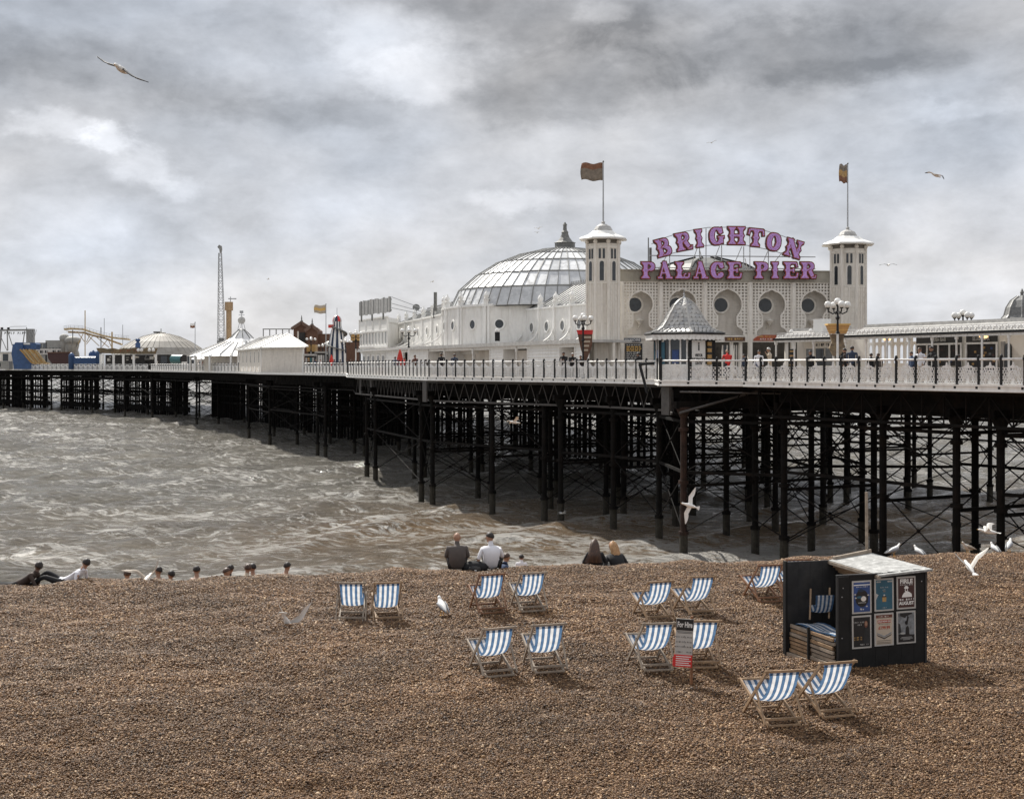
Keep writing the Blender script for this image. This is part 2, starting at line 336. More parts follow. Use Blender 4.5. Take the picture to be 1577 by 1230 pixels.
# ------------------------------------------------------------------ beach
BZ = 5.7
def crest(x): return 34.15+.196*x
def bz(x, y):
    t = y-crest(x)
    und = .05*math.sin(x*.33+1.2)*math.sin(y*.27)+.03*math.sin(x*.9+y*.7)
    if t < -1.5: z = 0.0
    elif t < 1.5: z = -.35*(t+1.5)**2/6
    elif t < 8: z = -.525-.35*(t-1.5)
    else: z = -2.8-.128*(t-8)
    w = min(1, max(0, (-t)/4))
    edge = .045*math.sin(x*1.7)+.03*math.sin(x*4.1+1)      # ragged top of the bank
    if y < 46: und += .065*mnoise.noise(Vector((x*1.1, y*1.1, 0)))+.032*mnoise.noise(Vector((x*3.1, y*3.1, 3))); w = max(w, .5)
    return BZ+z+und*w+edge*max(0, 1-abs(t)/3)
def build_beach():
    ys = list(np.arange(8, 40, .16))+list(np.arange(40, 100, 1.0))+[140, 200]
    rows = []
    for y in ys:
        hw = 9+y*.55
        r = []
        for i in range(161):
            x = -hw+2*hw*i/160
            zz = bz(x, y) if y < 100 else -6-(y-100)*.02
            r.append((x, y, max(zz, -6)))
        rows.append(r)
    mb = MB(); mb.sheet(rows)
    m = bpy.data.materials.new('shingle'); m.use_nodes = True; N = m.node_tree.nodes; L = m.node_tree.links
    b = N['Principled BSDF']; b.inputs['Roughness'].default_value = .75; b.inputs['Specular IOR Level'].default_value = .3
    tc = N.new('ShaderNodeTexCoord'); mp = N.new('ShaderNodeMapping'); L.new(tc.outputs['Object'], mp.inputs[0])
    v = N.new('ShaderNodeTexVoronoi'); v.inputs['Scale'].default_value = 32; L.new(mp.outputs[0], v.inputs['Vector'])
    cr = N.new('ShaderNodeValToRGB'); sp = N.new('ShaderNodeSeparateColor'); L.new(v.outputs['Color'], sp.inputs[0]); L.new(sp.outputs[0], cr.inputs[0])
    els = cr.color_ramp.elements; els[0].color = (.04, .024, .014, 1); els[1].color = (.40, .27, .16, 1)
    for p, c in ((.35, (.11, .060, .030)), (.7, (.20, .115, .058))):
        e = els.new(p); e.color = (*c, 1)
    L.new(cr.outputs[0], b.inputs['Base Color'])
    bp = N.new('ShaderNodeBump'); bp.inputs['Strength'].default_value = .9; bp.inputs['Distance'].default_value = .03; bp.invert = True
    L.new(v.outputs['Distance'], bp.inputs['Height']); L.new(bp.outputs[0], b.inputs['Normal'])
    mb.build('beach', m, smooth=True, kind='structure')
build_beach()

def build_pebbles():
    rng = np.random.default_rng(5)
    # pebble shapes
    shapes = []
    pm = bpy.data.materials.new('pebble'); pm.use_nodes = True; N = pm.node_tree.nodes; L = pm.node_tree.links
    b = N['Principled BSDF']; b.inputs['Roughness'].default_value = .6; b.inputs['Specular IOR Level'].default_value = .35
    oi = N.new('ShaderNodeObjectInfo'); cr = N.new('ShaderNodeValToRGB'); L.new(oi.outputs['Random'], cr.inputs[0])
    els = cr.color_ramp.elements; els[0].color = (.045, .026, .015, 1); els[1].color = (.66, .49, .32, 1); els[1].position = 1
    for p, c in ((.14, (.072, .036, .016)), (.36, (.145, .074, .031)), (.62, (.225, .118, .050)), (.78, (.165, .098, .052)), (.88, (.34, .195, .092)), (.96, (.46, .30, .16))):
        e = els.new(p); e.color = (*c, 1)
    tc = N.new('ShaderNodeTexCoord'); gm = N.new('ShaderNodeNewGeometry')
    nz = N.new('ShaderNodeTexNoise'); nz.inputs['Scale'].default_value = .35; nz.inputs['Detail'].default_value = 6; L.new(gm.outputs['Position'], nz.inputs['Vector'])
    mr = N.new('ShaderNodeMapRange'); mr.inputs['From Min'].default_value = .3; mr.inputs['From Max'].default_value = .7; mr.inputs['To Min'].default_value = .58; mr.inputs['To Max'].default_value = 1.08
    L.new(nz.outputs[0], mr.inputs['Value'])
    vm = N.new('ShaderNodeVectorMath'); vm.operation = 'SCALE'; L.new(cr.outputs[0], vm.inputs[0]); L.new(mr.outputs[0], vm.inputs['Scale']); L.new(vm.outputs[0], b.inputs['Base Color'])
    col = bpy.data.collections.new('pebble_shapes')
    import bmesh
    for k in range(5):
        bm = bmesh.new(); bmesh.ops.create_icosphere(bm, subdivisions=1, radius=.5)
        ax = (1.0+.3*random.random(), .75+.2*random.random(), .42+.15*random.random())
        for v in bm.verts:
            v.co = Vector((v.co.x*ax[0], v.co.y*ax[1], v.co.z*ax[2]))*(1+random.uniform(-.12, .12))
        me = bpy.data.meshes.new('pebble_shape'); bm.to_mesh(me); bm.free(); me.materials.append(pm)
        me.polygons.foreach_set('use_smooth', [True]*len(me.polygons))
        o = bpy.data.objects.new('pebble_shape', me); col.objects.link(o); shapes.append(o)
    n = 850000
    y = 14.3+(37.5-14.3)*rng.random(n)**.95
    dens = rng.random(n)
    hw = y*.415+.6
    x = (rng.random(n)*2-1)*hw
    keep = y < 34.15+.196*x+2.4
    x = x[keep]; y = y[keep]; n = len(x)
    gx0, gy0, st = -19.0, 13.5, .11; nx = 350; ny = 260
    gr = np.array([[bz(gx0+i*st, gy0+j*st) for i in range(nx)] for j in range(ny)])
    fx_ = (x-gx0)/st; fy_ = (y-gy0)/st; ix = fx_.astype(int); iy = fy_.astype(int); fx_ = fx_-ix; fy_ = fy_-iy; ix = np.clip(ix, 0, nx-2); iy = np.clip(iy, 0, ny-2)
    z = gr[iy, ix]*(1-fx_)*(1-fy_)+gr[iy, ix+1]*fx_*(1-fy_)+gr[iy+1, ix]*(1-fx_)*fy_+gr[iy+1, ix+1]*fx_*fy_
    sc = rng.gamma(5, .0053, n)+.009; sc = np.clip(sc, .016, .10)*np.clip(.68+(y-15)*.032, .68, 1.0)
    z += sc*.05+rng.random(n)*.02
    me = bpy.data.meshes.new('beach_pebbles'); me.vertices.add(n)
    me.vertices.foreach_set('co', np.stack([x, y, z], 1).astype(np.float32).ravel())
    at = me.attributes.new('psize', 'FLOAT', 'POINT'); at.data.foreach_set('value', sc.astype(np.float32))
    ar = me.attributes.new('prot', 'FLOAT_VECTOR', 'POINT'); r3 = np.stack([rng.normal(0, .45, n), rng.normal(0, .45, n), rng.random(n)*6.28], 1); ar.data.foreach_set('vector', r3.astype(np.float32).ravel())
    o = bpy.data.objects.new('beach_pebbles', me); C.objects.link(o); o['kind'] = 'stuff'; o['label'] = 'brown and tan shingle pebbles covering the beach'; o['category'] = 'pebbles'
    me.materials.append(pm)
    ng = bpy.data.node_groups.new('scatter_pebbles', 'GeometryNodeTree')
    ng.interface.new_socket('Geometry', in_out='INPUT', socket_type='NodeSocketGeometry'); ng.interface.new_socket('Geometry', in_out='OUTPUT', socket_type='NodeSocketGeometry')
    NN = ng.nodes; LL = ng.links
    gi = NN.new('NodeGroupInput'); go = NN.new('NodeGroupOutput')
    mp = NN.new('GeometryNodeMeshToPoints'); LL.new(gi.outputs[0], mp.inputs[0])
    ip = NN.new('GeometryNodeInstanceOnPoints'); LL.new(mp.outputs[0], ip.inputs['Points'])
    ci = NN.new('GeometryNodeCollectionInfo'); ci.inputs[0].default_value = col; ci.inputs['Separate Children'].default_value = True; ci.inputs['Reset Children'].default_value = True
    LL.new(ci.outputs[0], ip.inputs['Instance']); ip.inputs['Pick Instance'].default_value = True
    a1 = NN.new('GeometryNodeInputNamedAttribute'); a1.data_type = 'FLOAT'; a1.inputs[0].default_value = 'psize'
    a2 = NN.new('GeometryNodeInputNamedAttribute'); a2.data_type = 'FLOAT_VECTOR'; a2.inputs[0].default_value = 'prot'
    LL.new([q for q in a1.outputs if q.enabled and q.name == 'Attribute'][0], ip.inputs['Scale'])
    e2r = NN.new('FunctionNodeEulerToRotation'); LL.new([q for q in a2.outputs if q.enabled and q.name == 'Attribute'][0], e2r.inputs[0]); LL.new(e2r.outputs[0], ip.inputs['Rotation'])
    LL.new(ip.outputs[0], go.inputs[0])
    md = o.modifiers.new('scatter', 'NODES'); md.node_group = ng
build_pebbles()

# ------------------------------------------------------------------ sea
def build_sea():
    rng = np.random.default_rng(11)
    nr, nc = 900, 620
    t = np.linspace(0, 1, nr); d = 48*(1/(1-t*(1-48/900.)))          # even steps on screen, 48 m to 900 m
    u = np.linspace(-.62, .62, nc)
    D, U = np.meshgrid(d, u, indexing='ij'); X = D*U; Y = D.copy()
    H = np.zeros_like(X)
    for k in range(46):
        lam = 1.1*1.155**k if k < 22 else rng.uniform(1.5, 14)
        ang = math.radians(rng.normal(118, 30)); kx = math.cos(ang)*2*PI/lam; ky = math.sin(ang)*2*PI/lam
        amp = .0115*lam**.72; ph = rng.random()*6.28
        s = kx*X+ky*Y+ph; w = .5+.5*np.sin(s+.35*np.sin(.23*X+.17*Y+k))
        H += amp*(w**1.6*2-1)*(.65+.35*np.sin(.031*X*(1+k % 3)+.047*Y+k))
    fade = np.clip(1-(D-250)/650, .12, 1); H *= fade*1.75; H = .7*np.tanh(H/.7)
    # breakers rolling in towards the bank
    shore = 66+.15*X
    for off, a, wdt in ((9, .42, 2.2), (24, .35, 3.2), (44, .25, 4.0)):
        q = Y-(shore+off+2.2*np.sin(X*.13+off)+1.1*np.sin(X*.37+off*2)); prof = np.exp(-(q/wdt)**2)
        H += a*prof*(.6+.4*np.sin(X*.19+off*3))
    # foam amount
    foam = np.zeros_like(X)
    side = np.clip((X+9)/7, 0.12, 1)*np.clip((26-X)/8, .35, 1)
    foam += .72*side*np.exp(-((Y-(shore+5+1.6*np.sin(X*.21)))/5.0)**2)
    foam += .55*side*np.exp(-((Y-(shore+13+3*np.sin(X*.17+1)))/2.5)**2)
    foam += .5*side*np.exp(-((Y-(shore+24+4*np.sin(X*.11)))/3.5)**2)
    foam += .22*np.clip(1-(Y-80)/160, 0, 1)+.10
    foam += np.clip((H-.16)*1.4, 0, .6)
    brown = np.clip(1.15-np.abs(Y-86-.2*X)/30, 0, 1)*np.clip((X+26)/20, .25, 1)
    V = np.stack([X, Y, H], -1).reshape(-1, 3)
    me = bpy.data.meshes.new('sea'); nv = nr*nc
    # skirts to the horizon and beyond the sides
    ring = []
    idx = np.arange(nr*nc).reshape(nr, nc)
    q = np.stack([idx[:-1, :-1], idx[:-1, 1:], idx[1:, 1:], idx[1:, :-1]], -1).reshape(-1, 4)
    me.vertices.add(nv); me.vertices.foreach_set('co', V.astype(np.float32).ravel())
    me.loops.add(q.size); me.loops.foreach_set('vertex_index', q.astype(np.int32).ravel())
    me.polygons.add(len(q)); me.polygons.foreach_set('loop_start', np.arange(0, q.size, 4, dtype=np.int32)); me.polygons.foreach_set('loop_total', np.full(len(q), 4, dtype=np.int32))
    me.polygons.foreach_set('use_smooth', np.ones(len(q), dtype=bool)); me.update(calc_edges=True)
    for nm, arr in (('foam', foam), ('brown', brown)):
        a = me.attributes.new(nm, 'FLOAT', 'POINT'); a.data.foreach_set('value', arr.astype(np.float32).ravel())
    m = bpy.data.materials.new('sea_water'); m.use_nodes = True; nt = m.node_tree; N = nt.nodes; L = nt.links
    b = N['Principled BSDF']; b.inputs['Roughness'].default_value = .2; b.inputs['IOR'].default_value = 1.45; b.inputs['Specular IOR Level'].default_value = .5
    gp = N.new('ShaderNodeNewGeometry')
    def att(n): a = N.new('ShaderNodeAttribute'); a.attribute_name = n; return a.outputs['Fac']
    def math_(op, a, b_=None, clamp=False):
        n = N.new('ShaderNodeMath'); n.operation = op; n.use_clamp = clamp
        for i, v in enumerate((a, b_)):
            if v is None: continue
            if isinstance(v, (int, float)): n.inputs[i].default_value = v
            else: L.new(v, n.inputs[i])
        return n.outputs[0]
    def noise(scale, sx=(1, 1, 1), detail=6, rough=.6, dist=0.):
        mp = N.new('ShaderNodeMapping'); mp.inputs['Scale'].default_value = sx; mp.inputs['Rotation'].default_value = (0, 0, math.radians(20)); L.new(gp.outputs['Position'], mp.inputs[0])
        n = N.new('ShaderNodeTexNoise'); n.inputs['Scale'].default_value = scale; n.inputs['Detail'].default_value = detail; n.inputs['Roughness'].default_value = rough; n.inputs['Distortion'].default_value = dist
        L.new(mp.outputs[0], n.inputs['Vector']); return n.outputs[0]
    base = N.new('ShaderNodeMix'); base.data_type = 'RGBA'; base.inputs[6].default_value = (.37, .345, .295, 1); base.inputs[7].default_value = (.36, .245, .140, 1)
    L.new(math_('MULTIPLY', att('brown'), math_('MULTIPLY', noise(.09, (1, 1.6, 1), 5), 1.7, True), True), base.inputs[0])
    v2 = N.new('ShaderNodeMix'); v2.data_type = 'RGBA'; v2.blend_type = 'MULTIPLY'; v2.inputs[0].default_value = 1
    mr = N.new('ShaderNodeMapRange'); mr.inputs['From Min'].default_value = .3; mr.inputs['From Max'].default_value = .7; mr.inputs['To Min'].default_value = .72; mr.inputs['To Max'].default_value = 1.25
    L.new(noise(.05, (1, 2.4, 1), 6), mr.inputs['Value']); L.new(base.outputs[2], v2.inputs[6]); L.new(mr.outputs[0], v2.inputs[7])
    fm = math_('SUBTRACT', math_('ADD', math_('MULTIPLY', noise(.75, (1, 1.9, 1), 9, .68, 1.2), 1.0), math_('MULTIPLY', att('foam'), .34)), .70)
    fl = math_('MULTIPLY', math_('SUBTRACT', math_('ADD', noise(.62, (1, 2.1, 1), 10, .74, 1.2), math_('MULTIPLY', noise(.09, (1, 1.6, 1), 4), .46)), .752), 12.0, True)  # pale flecks: sun glints and small whitecaps painted into the water colour
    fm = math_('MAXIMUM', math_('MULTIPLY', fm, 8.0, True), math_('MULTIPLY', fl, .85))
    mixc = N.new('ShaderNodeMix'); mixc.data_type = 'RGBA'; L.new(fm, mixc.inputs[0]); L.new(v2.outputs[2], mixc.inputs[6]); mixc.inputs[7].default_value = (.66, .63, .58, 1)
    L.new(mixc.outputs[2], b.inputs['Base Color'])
    L.new(math_('ADD', .12, math_('MULTIPLY', fm, .4)), b.inputs['Roughness'])
    hh = math_('ADD', math_('MULTIPLY', noise(.75, (1, 1.7, 1), 9, .68, .6), 1.0), math_('MULTIPLY', noise(4., (1, 1.7, 1), 6, .65), .18))
    bp = N.new('ShaderNodeBump'); bp.inputs['Strength'].default_value = 1.0; bp.inputs['Distance'].default_value = 3.6; L.new(hh, bp.inputs['Height']); L.new(bp.outputs[0], b.inputs['Normal'])
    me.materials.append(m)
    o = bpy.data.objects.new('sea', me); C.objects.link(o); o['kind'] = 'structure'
    # the open sea beyond, out to the horizon
    mb = MB()
    R = 14000; z = -.8
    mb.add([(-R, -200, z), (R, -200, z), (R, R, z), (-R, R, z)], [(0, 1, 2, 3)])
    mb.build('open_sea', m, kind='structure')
build_sea()
# ------------------------------------------------------------------ pier structure
DZ = 10.02                                    # deck level
NV = Vector((.883, .469, 0)); AV = Vector((-.469, .883, 0))   # across / along the pier
E = [(1577, 35.2), (1148, 27.4), (1147, 27.0), (1017, 26.3), (1011, 24.4), (905, 22.3), (660, 19.3), (536, 15.2), (534, 13.4), (468, 12.2), (402, 11.2), (367, 9.8), (232, 7.5), (228, 7.1), (0, 5.9), (-230, 5.1)]
EP = [G(a, b, DZ) for a, b in E]
d0 = (EP[0]-EP[1]).normalized(); EP = [EP[0]+d0*16]+EP
def edge_width(i): return 15 if i < 5 else (46 if i < 9 else 60)
pier = thing('pier', 'long seaside pier with a white-edged deck on rows of black iron piles', 'pier', (0, 70, 0))
def build_pier():
    for i in range(len(EP)-1):
        a, b = EP[i], EP[i+1]
        if (a-b).length < 1.2: w = max(edge_width(i), 15)
        w = edge_width(i); ins = NV*.12
        mb = MB(); mb.slab([a+ins, b+ins, b+NV*w, a+NV*w][::-1], DZ-.34, DZ-.02*(i % 2)-.005); mb.build('deck', M_['deck'], pier)
        mb = MB(); d = (b-a).normalized(); M, L = frame(b, a, DZ)
        if L < .8: continue
        k = max(1, int(L/9)); 
        for j in range(k):
            f = MB(); f.M = M; x0 = L*j/k; x1 = L*(j+1)/k-.012
            f.box(x0, x1, -.10, .10, -.30, .0); f.box(x0, x1, -.15, -.10, -.06, .015); f.box(x0, x1, -.13, -.10, -.30, -.25)
            f.build('fascia_board', M_['trim'], pier)
    def poly_at(off):                     # edge line shifted inwards
        return [p+NV*off for p in EP]
    q = poly_at(.9)
    for i in range(0, len(q)-1):
        a, b = q[i], q[i+1]; M, L = frame(b, a, 0)
        if L < 1.5: continue
        if i > 10 and i < 99: pass
        mb = MB(); mb.M = M
        mb.box(0, L, -.09, .09, 9.5, 9.66); mb.box(0, L, -.12, .12, 8.0, 8.14)
        n = max(2, int(L/1.25))
        for j in range(n):
            x0 = L*j/n; x1 = L*(j+1)/n
            if i < 3: 
                if j % 2: mb.beam((x0, 0, 8.1), (x1, 0, 9.55), .07, .05, (0, 1, 0))
                else: mb.beam((x0, 0, 9.55), (x1, 0, 8.1), .07, .05, (0, 1, 0))
                mb.beam((x0, .03, 8.1), (x0, .03, 9.55), .06, .05, (0, 1, 0))
            else:
                xm = (x0+x1)/2; mb.beam((x0, 0, 8.1), (xm, 0, 9.55), .05, .04, (0, 1, 0)); mb.beam((xm, .03, 9.55), (x1, .03, 8.1), .05, .04, (0, 1, 0))
        mb.build('lattice_girder', M_['iron'] if i < 3 else M_['greyiron' if i in (4, 5, 6, 7) else 'iron'], pier)
        for off in ([1.6, 6, 11] if i < 5 else [1.5, 4, 9, 15, 22, 30, 38, 44]):
            if i > 9 and off > 16: continue
            mb = MB(); mb.M = M; mb.box(0, L, off-.06, off+.06, 8.5, 9.67); mb.box(0, L, off-.16, off+.16, 8.40, 8.5)
            mb.build('plate_girder', M_['iron'], pier)
    # piles
    pile = MB()
    pile.tube((0, 0, -3), (0, 0, 8.4), .19, n=10, cap=False)
    for z in (7.2, 4.15, 1.2):
        pile.tube((0, 0, z-.10), (0, 0, z+.10), .30, n=10); 
    pile.cur = 1; pile.tube((0, 0, -3), (0, 0, 1.25), .25, n=10, cap=False); pile.cur = 0
    pile.lathe((0, 0, 0), [(.22, 7.9), (.42, 8.38), (.42, 8.5)], 10)
    M_['weed'] = mat('weed_and_barnacle_band', (.026, .022, .014), .85, .5, 5, dirt=(.09, .08, .065), dirt_amt=.6, dscale=(5, 5, 5)); pme = pile.mesh('pile', [M_['iron'], M_['weed']]); pr = pile.mesh('pile_rusty', [M_['rust'], M_['weed']])
    front = [(1640, 34.5), (1533, 33.2), (1465, 32.0), (1352, 29.9), (1200, 27.4), (1045, 26.6), (1008, 24.0), (938, 22.6), (857, 21.6), (832, 21.1), (752, 20.1), (660, 19.0), (643, 18.5), (573, 16.1), (560, 15.6), (497, 12.7), (485, 12.3), (412, 10.9), (380, 9.9), (300, 8.4), (232, 7.3), (190, 6.9), (140, 6.6), (92, 6.3), (45, 6.1), (3, 5.85), (-60, 5.6)]
    rows = []
    for i, (px, s) in enumerate(front):
        base = G(px, s, 0)+NV*.35
        if px > 1010: offs = [0, 6.6, 13.4] if px > 1100 else [0, 4.6, 9, 13.4]
        elif px > 530: offs = [0, 5.2, 11.5, 18.5, 27, 36, 44]
        elif px > 480: offs = [0, 5, 11, 18, 26, 36, 46]
        elif px > 240: offs = [0, 4, 9, 15, 22, 30]
        else: offs = [0, 5, 10, 16, 22, 29]
        if px in (1045, 1008): offs = [0, 5.2, 9.6, 13.8]
        pts = []
        for o in offs:
            p = base+NV*o+AV*random.uniform(-.25, .25)*(o > 0); p.z = 0; pts.append(p)
            inst('pile', pr if (px == 1045 and o == 0) else pme, pier, Matrix.Translation(p) @ Matrix.Rotation(random.random()*6, 4, 'Z'))
        rows.append((px, offs, pts))
    far_mb = MB()
    def span(a, b, name_ok, lv):
        mb = MB() if name_ok else far_mb
        r = .036 if name_ok else .045
        for z0, z1 in lv:
            mb.tube((a.x, a.y, z0), (b.x, b.y, z1), r, n=5); mb.tube((a.x, a.y, z1), (b.x, b.y, z0), r, n=5)
            m = (a+b)/2; zz = (z0+z1)/2
            if name_ok: mb.ball((m.x, m.y, zz), .11, 6)
        for z in (lv[0][0]+.02, lv[0][1]-.35) if name_ok else (4.3, 7.8):
            mb.beam((a.x, a.y, z), (b.x, b.y, z), .10, .17)
        if name_ok: mb.build('cross_brace', M_['iron'], pier)
    cnt = 0
    for i, (px, offs, pts) in enumerate(rows):
        mb = MB(); a, b = pts[0]-NV*.6, pts[-1]+NV*.6
        mb.beam((a.x, a.y, 8.62), (b.x, b.y, 8.62), .3, .42); mb.build('cross_girder', M_['iron'], pier)
        near = px > 480
        for j in range(len(pts)-1):
            lv = [(3.9, 8.0), (1.0, 3.8)] if random.random() < .6 else [(3.9, 8.0)]
            if px > 1100 and j > 0: continue
            if 530 < px < 1010 and j in (3, 5): continue
            if cnt < 290: span(pts[j], pts[j+1], near and j < 5, lv); cnt += near and j < 5
            else: span(pts[j], pts[j+1], False, lv)
        if i+1 < len(rows):
            nx = rows[i+1]
            if (nx[2][0]-pts[0]).length > 30: continue
            for j in range(min(len(pts), len(nx[2]))):
                if (nx[2][j]-pts[j]).length < 2.6: continue
                if px > 1010 and j == 1: continue
                if 480 < px <= 1010 and j in (1, 3, 5): continue
                lv = [(4.7, 8.0), (1.2, 4.6)] if px < 1300 else [(4.9, 8.0), (.9, 4.4)]
                ok = near and j < 5 and cnt < 290
                span(pts[j], nx[2][j], ok, lv); cnt += ok
    far_mb.build('brace_lattice', M_['iron'], pier, kind='stuff')
    # far landing stages: dense timber and plate walls beneath the rides
    for (x0, x1, s0, s1) in ((-230, 20, 5.1, 6.0), (38, 95, 6.1, 6.35), (118, 228, 6.5, 7.1)):
        a = G(x0, s0)+NV*9; b = G(x1, s1)+NV*9; n = int((b-a).length/1.1)
        mb = MB()
        for k in range(n):
            p = a.lerp(b, (k+random.uniform(-.2, .2))/n); w = random.choice((.25, .35, .5, .8)); z1 = 8.6
            mb.tube((p.x, p.y, -1), (p.x, p.y, z1), w/2, n=6)
        for z in (1.2, 2.6, 5.6, 7.4):
            mb.beam((a.x, a.y, z), (b.x, b.y, z), .4, .5 if z > 2 else 1.2)
        mb.build('landing_stage', M_['iron'], pier, kind='stuff')
    for (x0, x1, s0, s1, off) in ((228, 470, 7.2, 11.8, 14), (234, 470, 7.4, 12, 24), (470, 640, 12, 17, 30)):
        a = G(x0, s0)+NV*off; b = G(x1, s1)+NV*off; n = int((b-a).length/1.6)
        mb = MB()
        for k in range(n):
            p = a.lerp(b, (k+random.uniform(-.2, .2))/n); mb.tube((p.x, p.y, -1), (p.x, p.y, 8.6), random.choice((.16, .2, .3)), n=6)
        for z in (3.2, 4.6, 6.0, 7.6): mb.beam((a.x, a.y, z), (b.x, b.y, z), .3, .3)
        mb.build('inner_piles', M_['iron'], pier, kind='stuff')
    # grey plates bolted on the girder ends, bracket under the bulge
    for px, s, w in ((650, 19.25, .75), (1020, 26.2, .8), (552, 15.4, .5), (568, 15.9, .4)):
        p = G(px, s)+NV*.25; M, _ = frame(p, p-AV, 0); mb = MB(); mb.M = M; mb.box(-w/2, w/2, -.05, .05, 8.0, 9.66)
        mb.build('girder_plate', M_['greyiron'], pier)
    mb = MB(); a = G(1047, 26.9); b = G(1130, 27.0)
    mb.tube((a.x, a.y, 9.4), (b.x+3, b.y, 9.3), .05); mb.tube((a.x, a.y, 8.2), (b.x+2, b.y+2, 9.5), .07)
    mb.build('strut', M_['greyiron'], pier)
    mb = MB(); a = G(985, 24.6, 10.9)
    mb.tube((a.x, a.y, 11.0), (a.x+.45, a.y-.3, 9.2), .09); mb.tube((a.x, a.y, 11.0), (a.x+.9, a.y+.2, 11.05), .09); mb.build('davit', M_['black'], pier)
build_pier()

# ------------------------------------------------------------------ railings
def panel_ornate(w=1.0, h=1.0):
    mb = MB(); t = .028
    H = .74
    nrow = 6; rh = H/nrow
    for r in range(nrow+1): mb.box(0, w, -t/2, t/2, r*rh-.014+.03, r*rh+.014+.03)
    for r in range(nrow):
        n = 8; o = .5 if r % 2 else 0
        for k in range(n):
            x = (k+o+.25)/n*w
            if x > w-.02: continue
            mb.box(x-.016, x+.016, -t/2-.002, t/2+.002, r*rh+.03, (r+1)*rh+.03)
    # centre rosette, finial and shoulders
    c = w/2
    for R, ww in ((.17, .05), (.085, .04)):
        mb.strip([(c+R*math.cos(a*PI/8), .44+R*1.2*math.sin(a*PI/8)) for a in range(16)], ww, -.03, .03, True)
    mb.prism([(c-.06, .74), (c+.06, .74), (c+.1, .84), (c+.04, .9), (c+.02, 1.02), (c-.02, 1.02), (c-.04, .9), (c-.1, .84)], -.022, .022)
    mb.prism([(c-.28, .76), (c+.28, .76), (c+.16, .86), (c-.16, .86)], -.018, .018)
    mb.prism([(c-.09, .08), (c+.09, .08), (c+.05, .26), (c, .32), (c-.05, .26)], -.025, .025)
    for sx in (-1, 1):
        mb.strip([(c+sx*.30, .78), (c+sx*.22, .62), (c+sx*.30, .48), (c+sx*.2, .28), (c+sx*.3, .12)], .035, -.024, .024)
    mb.box(0, w, -.03, .03, .03, .075)
    return mb
def panel_plain(w=1.0):
    mb = MB(); t = .026; c = w/2
    for r in range(7): mb.box(0, w, -t/2, t/2, .03+r*.12, .055+r*.12)
    for k in range(9): x = w*(k+.5)/9; mb.box(x-.014, x+.014, -t/2-.002, t/2+.002, .03, .78)
    # arched shoulders with round heads
    mb.prism([(0, .70), (w, .70), (w, 1.05), (w-.05, 1.05)]+[(c+.36*w*math.cos(a*PI/8), 1.05-.25*math.sin(a*PI/8)) for a in range(1, 8)]+[(.05, 1.05), (0, 1.05)], -.016, .016)
    mb.strip([(c+.36*w*math.cos(a*PI/8), 1.05-.26*math.sin(a*PI/8)) for a in range(0, 9)], .03, -.024, .024)
    mb.box(c-.03, c+.03, -.024, .024, .1, .7)
    return mb
def panel_solid(w=1.0, h=1.25):
    mb = MB()
    mb.box(0, w, -.012, .012, .05, h)
    for j in range(4):
        for i in range(3):
            cx = w*(i+.5)/3; cz = h*(j+.5)/4+.03; R = .14
            mb.strip([(cx+R*math.cos(a*PI/3), cz+R*.9*math.sin(a*PI/3)) for a in range(6)], .035, -.035, -.013, True)
            mb.ball((cx, -.02, cz), .05, 6)
    mb.box(0, w, -.04, .04, h-.05, h+.02)
    return mb
PO = panel_ornate().mesh('railing_panel', M_['rail']); PP = panel_plain().mesh('railing_panel', M_['rail']); PS = panel_solid().mesh('railing_panel', M_['rail'])
def railing(pts, step, name_label, style, post_h=1.28, solid_at=(), start=0):
    t = thing('railing', name_label, 'railing', pts[0])
    post = MB(); post.box(-.045, .045, -.06, .045, -.25, post_h-.04); post.box(-.06, .06, -.075, .06, post_h-.16, post_h-.02); post.ball((0, -.01, post_h+.03), .075, 8); post.box(-.07, .07, -.16, .0, -.18, .02)
    pme = post.mesh('post', M_['black'])
    k = 0
    for i in range(len(pts)-1):
        a, b = Vector(pts[i]), Vector(pts[i+1]); M, L = frame(b, a, DZ)   # x grows towards the near end
        if L < .5: continue
        n = max(1, round(L/step)); w = L/n
        mb = MB(); mb.M = M
        mb.tube((0, 0, 1.17), (L, 0, 1.17), .055, n=8); mb.build('handrail', M_['rail'], t, smooth=True)
        for j in range(n):
            inst('post', pme, t, M @ Matrix.Translation((j*w, 0, 0)))
            st = style
            if k in solid_at: me = PS; st = 's'
            else: me = PO if style == 'o' else PP
            inst('railing_panel', me, t, M @ Matrix.Translation((j*w+.06, 0, .02)) @ Matrix.Diagonal(((w-.12), 1, 1, 1)))
            k += 1
    inst('post', pme, t, Matrix.Translation(Vector(pts[0])))
    return t
RP = [p-NV*(-.06) for p in EP]
railing(RP[0:3], 1.22, 'ornate white railing with black posts along the near deck, right of the kiosk', 'o', solid_at=(33,))
railing(RP[3:5], 1.62, 'four wide ornate white railing panels in front of the kiosk', 'o')
railing(RP[5:9], 1.18, 'white railing with round-headed panels beside the domed building', 'p')
railing(RP[9:11], 1.3, 'short white railing between the square hut and the domed building', 'p')
railing(RP[12:14], 2.2, 'white railing left of the square hut, in front of the white tents', 'p')
railing(RP[14:17], 2.4, 'small distant white railing along the far rides at the left', 'p')
M_['greyrib'] = mat('grey_glazing_bar', (.24, .24, .23), .55, .2, 5)
M_['dglassA'] = mat('whitewashed_dome_glass', (.76, .77, .78), .35, .12, 1.2, dirt=(.16, .16, .16), dirt_amt=.9, dscale=(1.5, 1.5, 1.5))
M_['dglassB'] = mat('grey_dome_glass', (.52, .53, .54), .35, .2, 1.2, dirt=(.72, .73, .74), dirt_amt=.8, dscale=(1.6, 1.6, 1.6))
